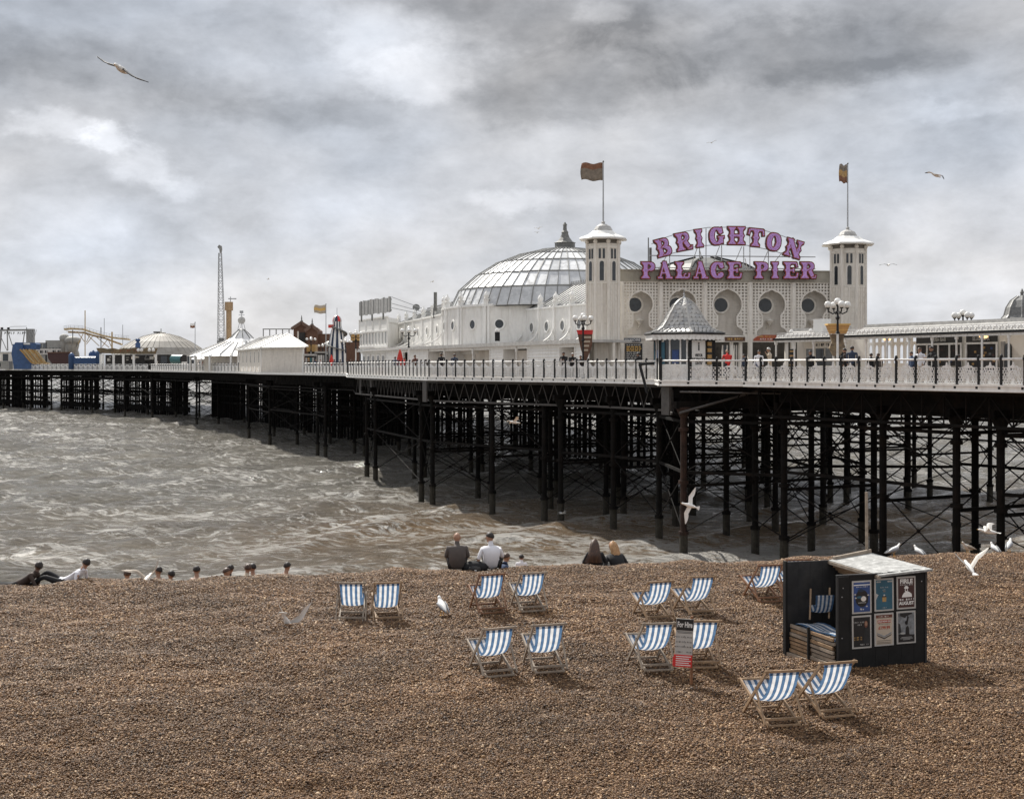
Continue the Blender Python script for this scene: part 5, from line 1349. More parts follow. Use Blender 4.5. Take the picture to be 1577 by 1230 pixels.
# ------------------------------------------------------------------ square hut, tents, rides at the seaward end
def hut():
    a = G(366.5, 9.7); b = G(402.5, 10.9); c = G(467, 11.3); 
    t = thing('square_hut', 'cream boarded hut with a ribbed white pyramid roof standing over the deck edge', 'hut', (b.x, b.y, DZ))
    back = a+(c-b); back2 = c+(a-b)
    w = MB(); w.slab([a, b, c, back2], 9.75, 13.35); w.build('wall', M_['siding'], t)
    for (p, q, n) in ((a, b, 6), (b, c, 0)):
        M, L = frame(p, q, 0)
        for k in range(12):
            if n: break
            s = MB(); s.M = M; z = 9.8+k*.29; s.add([(0, 0, z+.27), (L, 0, z+.27), (L, -.05, z), (0, -.05, z), (0, 0, z), (L, 0, z)], [(0, 3, 2, 1), (3, 4, 5, 2)]); s.build('weatherboard', M_['siding'], t)
        for k in range(n):
            x = L*(k+.5)/n; s = MB(); s.M = M; s.box(x-.2, x+.2, -.06, 0, 11.25, 13.0); f = s.build('window', M_['trim'], t)
            s = MB(); s.M = M; s.box(x-.12, x+.12, -.08, -.062, 11.35, 12.9); s.build('pane', M_['glassdark'], f)
            s = MB(); s.M = M; s.prism([(x-.3, 10.1), (x+.3, 10.1)]+[(x+.3*math.cos(q*PI/6), 10.5+.3*math.sin(q*PI/6)) for q in range(7)], -.08, 0); s.build('arched_panel', M_['trim'], t)
        for x in (0, L): s = MB(); s.M = M; s.box(x-.1, x+.1, -.08, .1, 9.7, 13.3); s.build('corner_board', M_['trim'], t)
        s = MB(); s.M = M; s.box(-.3, L+.3, -.4, .1, 13.28, 13.46); s.build('eaves', M_['trim'], t)
    ctr = (a+c)/2; ap1 = ctr.lerp(b, .12)+Vector((0, 0, 5.6)); ap1.z = 15.6
    ap = Vector((G(434, 10.7).x, (a.y+c.y)/2, 15.55)); ap2 = Vector((G(398, 9.9).x, (a.y+back2.y)/2, 15.2))
    e = [Vector((p.x, p.y, 13.46)) for p in (a, b, c, back2)]
    cc = sum(e, Vector())/4
    e = [cc+(p-cc)*1.12 for p in e]
    m = MB(); m.add([e[0], e[1], e[2], e[3], ap, ap2], [(1, 2, 4), (0, 1, 4, 5), (2, 3, 5, 4), (3, 0, 5), (0, 3, 2, 1)]); m.build('roof', M_['lead'], t)
    for k in range(7):
        p = e[0].lerp(e[1], k/6); q = ap2.lerp(ap, k/6); s = MB(); s.beam(p+Vector((0, 0, .05)), q+Vector((0, 0, .05)), .16, .14); s.build('roof_rib', M_['trim'], t)
    for p, q in ((e[1], ap), (e[2], ap), (ap, ap2)): s = MB(); s.beam(p+Vector((0, 0, .05)), q+Vector((0, 0, .08)), .2, .16); s.build('hip_roll', M_['trim'], t)
    s = MB(); s.ball((G(468, 11.4).x, G(468, 11.4).y-.2, 9.55), .28, 8, 1.2); s.build('lifebuoy_box', M_['globe'], t)
hut()
def tents():
    c = G(372, 8.9, 0)
    t = thing('domed_tent_roof', 'white ribbed tent roof topped by a lantern with a grey ball, left of the square hut', 'pavilion', (c.x, c.y, DZ))
    prof = [(9.0, 12.5), (8.5, 12.8), (3.0, 15.0), (2.8, 15.1)]
    mb = MB(); mb.lathe(c, prof, 14); mb.build('lower_roof', M_['tent'], t)
    mb = MB(); mb.lathe(c, [(2.95, 15.1), (2.1, 15.6), (1.3, 16.4), (.5, 17.1), (.15, 17.3)], 10); mb.build('upper_roof', M_['tent'], t)
    for i in range(28):
        a = 2*PI*i/28; s = MB(); s.beam((c.x+8.7*math.cos(a), c.y+8.7*math.sin(a), 12.88), (c.x+3.0*math.cos(a), c.y+3.0*math.sin(a), 15.08), .16 , .16); s.build('roof_rib', M_['lead'], t)
    for i in range(10):
        a = 2*PI*i/10; s = MB(); s.beam((c.x+2.1*math.cos(a), c.y+2.1*math.sin(a), 15.63), (c.x+1.3*math.cos(a), c.y+1.3*math.sin(a), 16.45), .12, .12); s.beam((c.x+1.3*math.cos(a), c.y+1.3*math.sin(a), 16.45), (c.x+.4*math.cos(a), c.y+.4*math.sin(a), 17.2), .12, .12); s.build('upper_rib', M_['darklead'], t)
    for i in range(14):
        a = 2*PI*(i+.5)/14; s = MB(); s.tube((c.x+8.6*math.cos(a), c.y+8.6*math.sin(a), DZ), (c.x+8.6*math.cos(a), c.y+8.6*math.sin(a), 12.7), .18, n=6); s.build('column', M_['trim'], t)
    mb = MB(); mb.lathe(c, [(6.4, DZ), (6.4, 12.7)], 14); mb.build('inner_wall', M_['siding'], t)
    for k in range(4): a = k*PI/2+.4; mb = MB(); mb.tube((c.x+.7*math.cos(a), c.y+.7*math.sin(a), 16.9), (c.x+.35*math.cos(a), c.y+.35*math.sin(a), 18.3), .05, n=5); mb.build('strut', M_['galv'], t)
    mb = MB(); mb.ball((c.x, c.y, 18.75), .66, 14); mb.build('ball', M_['lead'], t, smooth=True)
    mb = MB(); mb.tube((c.x, c.y, 19.3), (c.x, c.y, 20.0), .06, n=6); mb.box(c.x-.3, c.x+.3, c.y-.1, c.y+.1, 19.95, 20.4); mb.box(c.x-.5, c.x+.5, c.y-.03, c.y+.03, 19.6, 19.7); mb.build('weather_vane', M_['galv'], t)
    # long low canopy running left
    a = G(292, 8.05, 0); b = G(366, 8.9, 0); M, L = frame(a, b, 0)
    t = thing('low_white_canopy', 'long low white striped canopy sloping down toward the left of the ball-topped tent', 'canopy', (a.x, a.y, DZ))
    mb = MB(); mb.M = M; mb.add([(0, 0, 12.2), (L, 0, 12.2), (L, 7, 15.4), (4, 7, 14.6), (0, 0, 12.0), (L, 0, 12.0), (L, 7, 15.2), (4, 7, 14.4)], [(0, 1, 2, 3), (4, 7, 6, 5), (0, 4, 5, 1), (1, 5, 6, 2), (2, 6, 7, 3), (3, 7, 4, 0)]); mb.build('roof', M_['tent'], t)
    for i in range(9):
        f = i/8; s = MB(); s.M = M; s.beam((L*f, -.02, 12.25), (4+(L-4)*f, 7, 14.65+.8*f), .16, .14); s.build('roof_seam', M_['greyrib'], t)
    for i in range(9): s = MB(); s.M = M; x = L*i/8; s.box(x-.12, x+.12, 0, .2, DZ, 12.1); s.build('column', M_['trim'], t)
    mb = MB(); mb.M = M; mb.box(0, L, 1.5, 1.6, DZ, 12.0); mb.build('back_wall', M_['siding'], t)
    for i in range(8):
        x = L*(i+.5)/8; s = MB(); s.M = M; s.box(x-.5, x+.5, 1.42, 1.5, 10.8, 11.8); s.build('window', M_['glassdark'], t)
tents()
def ride_tower():
    c = G(352.5, 8.2, 0); t = thing('ride_tower', 'tan ride tower with a tall white lattice mast and drooping grey head', 'fairground ride', (c.x, c.y, DZ))
    zt = 10.9+(563-465)/8.2
    mb = MB(); mb.tube((c.x, c.y, 13), (c.x, c.y, zt-.6), .52, n=12); mb.tube((c.x, c.y, zt-1.6), (c.x, c.y, zt), .78, n=12); mb.build('tower_tube', M_['tower'], t)
    x = G(346.5, 8.1).x; z0 = 15.4; z1 = 10.9+(563-392)/8.1; m = MB(); w0 = .62; w1 = .25; n = 16
    for k in range(n):
        f0, f1 = k/n, (k+1)/n; za = z0+(z1-z0)*f0; zb = z0+(z1-z0)*f1; wa = w0+(w1-w0)*f0; wb = w0+(w1-w0)*f1; xs_ = -.25*f0; xe = -.25*f1
        C0 = [(x+xs_+sx_*wa, c.y+sy_*wa, za) for sx_, sy_ in ((-1, -1), (1, -1), (1, 1), (-1, 1))]; C1 = [(x+xe+sx_*wb, c.y+sy_*wb, zb) for sx_, sy_ in ((-1, -1), (1, -1), (1, 1), (-1, 1))]
        for q in range(4): m.tube(C0[q], C1[q], .06, n=4, cap=False); m.tube(C0[q], C1[(q+1) % 4], .035, n=4, cap=False); m.tube(C1[q], C1[(q+1) % 4], .035, n=4, cap=False)
    m.build('lattice_mast', M_['galv'], t)
    h = MB(); p = [(346, 392), (347, 386), (346.5, 381), (343.5, 379.5), (341, 383), (344, 386.5), (344.5, 391)]
    s = 8.1; h.prism([(((px-CX)/s), 10.9+(HY-py)/s) for px, py in p][::-1], c.y-.45, c.y+.45); h.build('ride_head', M_['greyrib'], t)
    h = MB(); h.box(c.x-.1, c.x+1.4, c.y-.1, c.y+.1, zt+.5, zt+.7); h.tube((c.x+.3, c.y, zt), (c.x+.3, c.y, zt+1.0), .08, n=5); h.build('bracket', M_['galv'], t)
    h = MB(); h.box(G(336, 8.2).x, G(350, 8.2).x, c.y-1, c.y+1, 14.6, 15.6); h.box(G(338, 8.2).x, G(344, 8.2).x, c.y-.8, c.y+.8, 15.6, 16.1); h.build('machinery', M_['darklead'], t)
ride_tower()
def haunted_house():
    s = 9.2; g = lambda px: G(px, s)
    t = thing('haunted_house', 'brown timber haunted house with two pointed gables behind the square hut', 'building', (g(478).x, g(478).y, DZ))
    y = g(478).y; zz = lambda py: 10.9+(563-py)/s
    def gable(p0, p1, pm, ye, yp, yb, dy, depth=6):
        x0, x1, xm = g(p0).x, g(p1).x, g(pm).x
        mb = MB(); mb.prism([(x0, DZ), (x1, DZ), (x1, zz(ye)), (xm, zz(yp)), (x0, zz(ye))], y+dy, y+dy+depth); mb.build('wall', M_['brown'], t)
        for a, b in (((x0-.3, zz(ye)-.1), (xm, zz(yp)+.15)), ((xm, zz(yp)+.15), (x1+.3, zz(ye)-.1))):
            r = MB(); r.beam((a[0], y+dy-.3, a[1]), (b[0], y+dy-.3, b[1]), .5, .22, (0, 1, 0)); r.build('barge_board', M_['brownroof'], t)
        r = MB(); r.lathe((xm, y+dy, zz(yp)), [(.22, 0), (.25, .4), (.08, .6), (.12, .8), (.02, 1.4)], 6); r.build('spire', M_['darklead'], t)
    gable(452, 477, 464.5, 505.5, 498, 0, 0); gable(474, 490.5, 482.5, 509, 503, 0, -1.2)
    x0, x1 = g(490).x, g(508).x; mb = MB(); mb.box(x0, x1, y, y+4, DZ, zz(514)); mb.build('wall', M_['brown'], t)
    mb = MB(); mb.box(g(461).x, g(470).x, y-.15, y, zz(528), zz(512)); f = mb.build('window', M_['shop'], t); mb = MB(); mb.box(g(458).x, g(460.5).x, y-.2, y, zz(530), zz(510)); mb.build('frame', M_['siding'], f)
    mb = MB()
    for i in range(6): x = g(402+10*i).x; mb.tube((x, y+2, 11), (x, y+2, zz(507)), .09, n=5)
    mb.box(g(401).x, g(453).x, y+1.9, y+2.1, zz(507), zz(505.5)); mb.build('ride_frame', M_['greyrib'], t)
haunted_house()
def helter():
    s = 11.0; c = G(519, s, 0); zz = lambda py: 10.9+(563-py)/s
    t = thing('helter_skelter', 'black and white striped helter-skelter tower with a spiral slide and domed top', 'fairground ride', (c.x, c.y, DZ))
    n = 20; vs = []; prof = [(1.35, DZ), (1.3, zz(537)), (.88, zz(511)), (.62, zz(503)), (.60, zz(495))]
    mb = MB(); mb.lathe(c, prof, n); o = mb.build('tower', [M_['wall'], M_['cnavy']], t)
    o.data.polygons.foreach_set('material_index', [((p % n)//1) % 2 if p < n*4 else 0 for p in range(len(o.data.polygons))])
    mb = MB(); mb.lathe(c, [(.66, zz(495)), (.6, zz(491)), (.42, zz(487.5)), (.1, zz(485.5))], 10); o = mb.build('dome', [M_['lead'], M_['cnavy'], M_['signred']], t); o.data.polygons.foreach_set('material_index', [(p % 10) % 3 for p in range(len(o.data.polygons))])
    mb = MB(); mb.tube((c.x, c.y, zz(486)), (c.x, c.y, zz(474)), .04, n=5); mb.build('spike', M_['galv'], t)
    mb = MB(); pts = []
    for k in range(40):
        f = k/39; a = -2.7+f*8.2; r = .95+.75*f; pts.append((c.x+r*math.cos(a), c.y+r*math.sin(a), zz(500)+(zz(540)-zz(500))*f))
    for p, q in zip(pts, pts[1:]): mb.beam(p, q, .5, .12)
    mb.build('spiral_slide', M_['darklead'], t)
    mb = MB(); mb.box(G(507, s).x, G(514, s).x, c.y-1, c.y-.3, zz(505), zz(500.5)); mb.build('landing', M_['red'], t)
    for (p0, p1, y0, y1, m, lab) in ((540, 556, 524, 513, 'ochre', 'orange booth board beside the white end block'), (472, 486, 541, 530, 'ochre', 'orange fascia board of a stall behind the railing'), (532, 553, 556, 526, 'brown', 'dark stall full of goods left of the white end block')):
        q = G(p0, 10.8, 0); t = thing('stall', lab, 'stall', (q.x, q.y, DZ)); mb = MB(); mb.box(G(p0, 10.8).x, G(p1, 10.8).x, q.y, q.y+2, zz(y0), zz(y1)); mb.build('fascia', M_[m], t); mb = MB(); mb.box(G(p0, 10.8).x+.2, G(p1, 10.8).x-.2, q.y+.3, q.y+1.8, DZ, zz(y0)); mb.build('body', M_['shop'], t)
helter()
def stalls():
    rnd = random.Random(8)
    for i, (p0, p1, yt, k) in enumerate(((470, 484, 545, 'lead'), (486, 500, 541, 'concrete'), (502, 516, 543, 'wall'), (517, 531, 540, 'concrete'), (520, 536, 532, 'trim'))):
        s = 11.3-.2*i; q = G(p0, s, 0); zt = 10.9+(563-yt)/s
        t = thing('low_kiosk', ('grey low stall at the foot of the haunted house', 'grey stall with a dark opening by the flag pole foot', 'white-topped low stall under the helter-skelter', 'grey low stall right of the helter-skelter foot', 'white eaved booth behind the far lamp post')[i], 'stall', (q.x, q.y, DZ))
        mb = MB(); mb.box(q.x, G(p1, s).x, q.y, q.y+2, DZ, zt-.25); mb.build('body', M_['shop'], t); mb = MB(); mb.box(q.x-.1, G(p1, s).x+.1, q.y-.3, q.y+2.2, zt-.25, zt); mb.build('roof', M_[k], t)
        for j in range(4): x = q.x+(G(p1, s).x-q.x)*(j+.5)/4; mb = MB(); mb.box(x-.12, x+.12, q.y-.06, q.y, DZ+.4, zt-.5); mb.build('upright', M_[rnd.choice(('trim', 'lead', 'ochre', 'teal'))], t)
stalls()
flagpole(G(502, 12.4, DZ), DZ, 10.9+(563-469)/12.4, 'white flagpole flying a yellow flag between the square hut and the helter-skelter', (1.45, 1.05, [M_['cbeige'], M_['flagy'], M_['cbeige']], .0, .1))
flagpole(G(300.5, 8.3, DZ), DZ, 10.9+(563-497)/8.3, 'thin pole with a small white and red flag before the big grey dome', (.9, .9, [M_['white'], M_['flagr']], .1, .6), r=.07)
def far_rides():
    def zz(py, s): return 10.9+(563-py)/s
    # big weathered dome hall
    s = 6.3; c = G(248, s, 0); t = thing('dome_hall', 'wide low weathered grey dome of the far amusement hall', 'building', (c.x, c.y, DZ))
    mb = MB(); mb.lathe(c, [(11.6, DZ), (11.5, zz(547, s)), (9.6, zz(535.5, s)), (7.2, zz(526, s)), (4.4, zz(518, s)), (2.0, zz(514, s)), (1.2, zz(513.4, s)), (1.1, zz(512, s)), (.1, zz(511, s))], 40, sy=.8); mb.build('dome', M_['domegrey'], t, smooth=False)
    for i in range(40):
        a = 2*PI*i/40
        if math.sin(a) > .2: continue
        m = MB(); pr = [(11.5, zz(547, s)), (9.6, zz(535.5, s)), (7.2, zz(526, s)), (4.4, zz(518, s)), (2.0, zz(514, s))]
        for k in range(4): m.beam((c.x+pr[k][0]*math.cos(a), c.y+.8*pr[k][0]*math.sin(a), pr[k][1]), (c.x+pr[k+1][0]*math.cos(a), c.y+.8*pr[k+1][0]*math.sin(a), pr[k+1][1]), .14, .10)
        m.build('roof_rib', M_['domegrey'], t)
    mb = MB(); mb.box(c.x-1.6, c.x-.1, c.y-1, c.y+1, zz(513, s), zz(510.5, s)); mb.tube((c.x, c.y, zz(512, s)), (c.x, c.y, zz(506, s)), .1, n=5); mb.build('vent', M_['darklead'], t)
    # coaster
    s = 6.2; y = F/s
    t = thing('roller_coaster', 'yellow roller coaster track on thin steel legs above the far rides', 'roller coaster', (G(150, s).x, y, DZ))
    pts = [(100, 507.5), (110, 506.5), (128, 507.5), (145, 513), (160, 517.5), (175, 520.5), (188, 522), (200, 523)]
    low = [(104, 511.5), (128, 512.5), (145, 517.5), (160, 521), (172, 525.5), (186, 530.5)]
    for pl, dz in ((pts, 0), (low, 0)):
        mb = MB()
        V = [Vector((G(a, s).x, y+(1.0 if pl is low else 0), zz(b, s))) for a, b in pl]
        for a, b in zip(V, V[1:]):
            mb.beam(a, b, 1.3, .32); mb.beam(a+Vector((0, -.6, .25)), b+Vector((0, -.6, .25)), .1, .1)
            L = (b-a).length
            for k in range(int(L/.8)): q = a.lerp(b, k/(L/.8)); mb.box(q.x-.08, q.x+.08, y-.75, y+.75, q.z+.16, q.z+.26)
        mb.build('track', M_['coaster'], t)
    mb = MB()
    V = [Vector((G(a, s).x, y-.7, zz(b-5.5, s))) for a, b in pts]
    for a, b in zip(V, V[1:]):
        mb.beam(a, b, .06, .06); mb.beam(a-Vector((0, 0, .4)), b-Vector((0, 0, .4)), .05, .05)
        for k in range(3): q = a.lerp(b, k/3); mb.tube(q, q-Vector((0, 0, .9)), .03, n=4)
    mb.build('handrail', M_['galv'], t)
    for px, top, bot, r in ((131, 478, 548, .13), (155.5, 504, 545, .12), (160.5, 490, 520, .06), (172.5, 511, 545, .2), (189, 500, 530, .06), (112, 508, 530, .12)):
        mb = MB(); x = G(px, s).x; mb.tube((x, y, zz(bot, s)), (x, y, zz(top, s)), r, n=6); mb.build('leg', M_['coaster'] if px in (131, 172.5) else M_['darklead'], t)
    mb = MB()
    for a, b in (((133, 514), (153, 533)), ((133, 530), (143, 517)), ((145, 516), (168, 535)), ((157, 534), (166, 522)), ((166, 521), (171, 533)), ((121, 514), (130, 526)), ((133, 527), (139, 514)), ((120, 530), (128, 514))):
        mb.tube((G(a[0], s).x, y, zz(a[1], s)), (G(b[0], s).x, y, zz(b[1], s)), .09, n=4)
    mb.build('bracing', M_['coaster'], t)
    # left gantry
    s = 5.75; y = F/s; t = thing('ride_gantry', 'grey steel gantry with open letters at the far left edge', 'fairground ride', (G(22, s).x, y, DZ))
    mb = MB(); B = lambda p0, y0, p1, y1, r=.13: mb.tube((G(p0, s).x, y, zz(y0, s)), (G(p1, s).x, y, zz(y1, s)), r, n=5)
    B(-6, 508.5, 42, 508, .26); B(2, 510, -1, 545, .28); B(11, 509, 12, 540, .16); B(12, 510, 19, 532, .12); B(2, 520, 11, 540, .1); B(38, 510, 35, 532, .14); B(41, 504, 41, 532, .12); B(15, 503, 41, 502.5, .06)
    mb.build('frame', M_['greyrib'], t)
    mb = MB(); 
    for px in (3, 13): mb.ball((G(px, s).x, y, zz(505.5, s)), .42, 8, .8)
    mb.build('winch', M_['black'], t)
    text_part(10, 1.0, M_['darklead'], t, Matrix.Translation((G(24, s).x, y-.2, zz(513, s))), ext=.06, bold=.01, sx=.95)
    mb = MB(); mb.box(G(43, s).x, G(52.5, s).x, y-.6, y+.6, zz(545, s), zz(506.5, s)); mb.build('panel_tower', M_['greyrib'], t)
    for k in range(5): m2 = MB(); x = G(43+k*2.2, s).x; m2.beam((x, y-.7, zz(530, s)), (x+1.0, y-.7, zz(508, s)), .12, .12); m2.build('brace', M_['galv'], t)
    # blue slide
    s = 6.15; y = F/s; t = thing('inflatable_slide', 'blue inflatable slide with three yellow lanes by the railing at far left', 'slide', (G(45, s).x, y, DZ))
    g = lambda px: G(px, s).x
    mb = MB(); mb.prism([(g(22), DZ), (g(60), DZ), (g(36), zz(536, s)), (g(34), zz(529, s)), (g(20), zz(530, s)), (g(18), zz(545, s))], y-.2, y+3); mb.build('side_wall', M_['navy'], t)
    mb = MB(); mb.prism([(g(18), zz(536, s)), (g(54), zz(538, s)), (g(55), zz(530, s)), (g(52), zz(527.5, s)), (g(22), zz(527, s))], y+.6, y+3.5); mb.build('top', M_['navy'], t)
    mb = MB(); mb.box(g(35), g(45), y+.5, y+.6, zz(530.5, s), zz(528, s)); mb.build('white_panel', M_['globe'], t)
    for k, m in enumerate(('slide', 'coaster', 'slide', 'coaster', 'slide', 'coaster')):
        mb = MB(); o = k*3.7; V = [(32+o, 538), (38+o, 544), (44+o, 552), (50+o*.95, 558.5), (57+o*.95, 560.5)]
        for a, b in zip(V, V[1:]): mb.beam((g(a[0]), y+.1+.28*k-.5, zz(a[1], s)), (g(b[0]), y+.1+.28*k-.5, zz(b[1], s)), .62 if k % 2 == 0 else .2, .3+.15*(k % 2))
        mb.build('lane' if k % 2 == 0 else 'lane_divider', M_[m], t)
    # pale stucco building with onion towers and letters
    s = 5.95; y = F/s; g = lambda px: G(px, s).x
    t = thing('pale_funhouse', 'pale grey funhouse with a lettered band and squat onion turrets', 'building', (g(90), y, DZ))
    mb = MB(); mb.box(g(54), g(72), y, y+4, DZ, zz(527.5, s)); mb.build('left_block', M_['concrete'], t)
    mb = MB(); mb.box(g(70), g(104), y, y+6, DZ, zz(524, s)); mb.build('wall', M_['concrete'], t)
    mb = MB(); mb.box(g(55), g(108), y-.2, y, zz(546, s), zz(537, s)); mb.build('band', M_['siding'], t)
    text_part(13, 1.05, M_['boarddark'], t, Matrix.Translation((g(83), y-.25, zz(541.6, s))), ext=.03, bold=.02, sx=1.0)
    for i in range(10): mb = MB(); x = g(57+i*5); mb.prism([(x-.25, zz(537, s)), (x+.25, zz(537, s)), (x+.15, zz(535.4, s)), (x-.15, zz(535.4, s))], y-.2, y); mb.build('merlon', M_['darklead'], t)
    for i in range(2): mb = MB(); x = g(62+i*7); mb.box(x-.4, x+.4, y-.05, y, zz(535, s), zz(529, s)); mb.build('window', M_['glassgrey'], t)
    for px, py, r in ((113.5, 523.5, 2.1), (101, 519.8, 1.2)):
        mb = MB(); mb.lathe((g(px), y-1, zz(py, s)), [(r*.5, -4.2), (r*.8, -1.4), (r*.82, -.85), (r*.9, -.8), (r*.98, -.35), (r, 0), (r*.9, .45), (r*.6, .75), (r*.1, .95)], 18); mb.build('turret', M_['concrete'], t, smooth=True)
    mb = MB(); mb.prism([(g(104), DZ), (g(124), DZ), (g(124), zz(545, s)), (g(118), zz(528, s)), (g(104), zz(528, s))], y-1.8, y-.8); mb.build('turret_wall', M_['concrete'], t)
    mb = MB(); mb.prism([(g(108), zz(533.5, s)), (g(125), zz(528, s)), (g(116), zz(544, s))], y-2.0, y-1.82); mb.build('sail', M_['darklead'], t)
    # dark swing boat
    s = 6.2; y = F/s; g = lambda px: G(px, s).x; t = thing('dark_boat_ride', 'dark brown boat-shaped ride hull between the blue slide and the blue castle', 'fairground ride', (g(90), y, DZ))
    V = [(73, 543), (107, 543), (111, 548), (109, 560), (80, 560), (74, 552)]
    mb = MB(); mb.prism([(g(a), zz(b, s)) for a, b in V][::-1], y, y+2.5); mb.build('hull', M_['pmaroon'], t)
    mb = MB(); mb.beam((g(73), y-.1, zz(543, s)), (g(110), y-.1, zz(542.5, s)), .2, .25); mb.build('gunwale', M_['brown'], t)
    # blue castle
    s = 6.5; y = F/s; g = lambda px: G(px, s).x; t = thing('bouncy_castle', 'blue inflatable castle with corner turrets behind the far railing', 'bouncy castle', (g(127), y, DZ))
    mb = MB(); mb.box(g(113), g(150), y+.3, y+3, DZ, zz(549.5, s)); mb.build('body', M_['navy'], t)
    for k in range(5): z = zz(559-k*2.0, s); mb = MB(); mb.tube((g(113), y+.2, z), (g(150), y+.2, z), .16, n=8); mb.build('air_tube', M_['navy'], t)
    for px, top in ((109, 548), (151, 544)):
        mb = MB(); mb.lathe((g(px), y+.5, 0), [(.7, DZ), (.7, zz(top, s)), (.75, zz(top-.5, s)), (.5, zz(top-3, s)), (.1, zz(top-5.5, s))], 12); mb.build('turret', M_['navy'], t, smooth=True)
    for k in range(4): mb = MB(); mb.lathe((g(133+k*4), y+3.2, 0), [(.5, zz(548, s)), (.5, zz(544-k % 2*2, s)), (.1, zz(541-k % 2*2, s))], 8); mb.build('turret', M_['navy'], t)
    # ruined wall sign stall
    s = 6.7; y = F/s; g = lambda px: G(px, s).x; t = thing('rocky_fascia_stall', 'open white-posted stall with a ragged brown painted fascia', 'stall', (g(190), y, DZ))
    V = [(149, 536), (151, 540), (155, 544), (208, 545), (240, 545), (243, 536), (236, 537), (228, 535.5), (222, 537), (208, 535), (200, 537), (191, 536), (184, 538), (175, 536), (166, 537), (158, 535.5)]
    mb = MB(); mb.prism([(g(a), zz(b, s)) for a, b in V], y-.4, y); mb.build('fascia', M_['rock'], t)
    for px in (155, 159, 175, 190, 206, 240): mb = MB(); mb.box(g(px)-.22, g(px)+.22, y-.2, y+.2, DZ, zz(545, s)); mb.build('post', M_['trim'], t)
    mb = MB(); mb.box(g(155), g(240), y+3.4, y+3.6, DZ, zz(546, s)); mb.build('back', M_['shop'], t)
    text_part(8, .85, M_['flagr'], t, Matrix.Translation((g(199), y-.45, zz(540, s))), ext=.03, bold=.01)
    rnd = random.Random(2)
    for k in range(26):
        x = g(rnd.uniform(158, 238)); z = rnd.uniform(DZ, zz(549, s)); w = rnd.uniform(.2, 1.2); mb = MB(); mb.box(x, x+w, y+1+rnd.random(), y+2.4, z, z+rnd.uniform(.15, .7)); mb.build('stall_goods', M_[rnd.choice(('lead', 'darklead', 'siding', 'concrete', 'boarddark'))], t)
    for px in (214, 219, 231, 237): mb = MB(); mb.ball((g(px), y-.5, zz(539, s)), .42, 8); mb.build('lamp', M_['globe'], t)
    # blue figure tower
    t = thing('blue_pillar', 'small dark blue rounded pillar with a cap in front of the big grey dome', 'pillar', (g(210), y+1, DZ))
    mb = MB(); mb.lathe((g(210), y+1.2, 0), [(.5, zz(545, s)), (.62, zz(538, s)), (.6, zz(529, s)), (.3, zz(526.5, s)), (.32, zz(526, s)), (.6, zz(524.5, s)), (.5, zz(521.5, s)), (.1, zz(521, s))], 12); mb.build('column', M_['navy'], t, smooth=True)
    # barrel ride
    s = 7.2; y = F/s; g = lambda px: G(px, s).x; t = thing('barrel_tunnel', 'teal barrel-shaped tunnel ride with a dark round mouth', 'fairground ride', (g(275), y, DZ))
    a = Vector((g(264), y+1.4, zz(553, s))); b = Vector((g(284), y-.6, zz(553.5, s)))
    mb = MB(); mb.tube(a, b, .98, n=20); mb.build('barrel', M_['teal'], t)
    d = (b-a).normalized(); mb = MB(); mb.tube(b, b+d*.12, 1.02, n=20); mb.build('rim', M_['black'], t); mb = MB(); mb.tube(b+d*.12, b+d*.14, .8, n=20); mb.build('mouth', M_['shop'], t)
    mb = MB(); mb.box(g(281), g(291), y-1.2, y-1, DZ, zz(557, s)); mb.build('step_panel', M_['trim'], t)
    # white booths between
    for i, (p0, p1, yt, k) in enumerate(((243, 262, 546, 'shop'), (288, 300, 546, 'trim'), (0, 17, 543, 'siding'), (-20, 14, 557, 'concrete'))):
        s = (7.0, 7.8, 6.0, 6.1)[i]; q = G(p0, s, 0); t = thing('booth', ('dark booth between the ragged stall and the teal barrel', 'white booth right of the teal barrel', 'pale booth with a square window left of the blue slide', 'low pale counter at the extreme left of the deck')[i], 'booth', (q.x, q.y, DZ))
        x1 = G(p1, s).x; zt = zz(yt, s); mb = MB(); mb.box(q.x, x1, q.y, q.y+2.5, DZ, zt); mb.build('body', M_[k], t)
        mb = MB(); mb.box(q.x-.2, x1+.2, q.y-.2, q.y+2.6, zt, zt+.2); mb.build('roof', M_['lead'], t); mb = MB(); m = q.x*.5+x1*.5; mb.box(m-.7, m+.7, q.y-.05, q.y, (DZ+zt)/2-.3, zt-.3); mb.build('window', M_['glassdark'], t)
M_['rock'] = mat('painted_rock', (.15, .12, .075), .8, .5, 1.2, dirt=(.30, .17, .07), dirt_amt=.6, dscale=(.8, .8, .8))
far_rides()
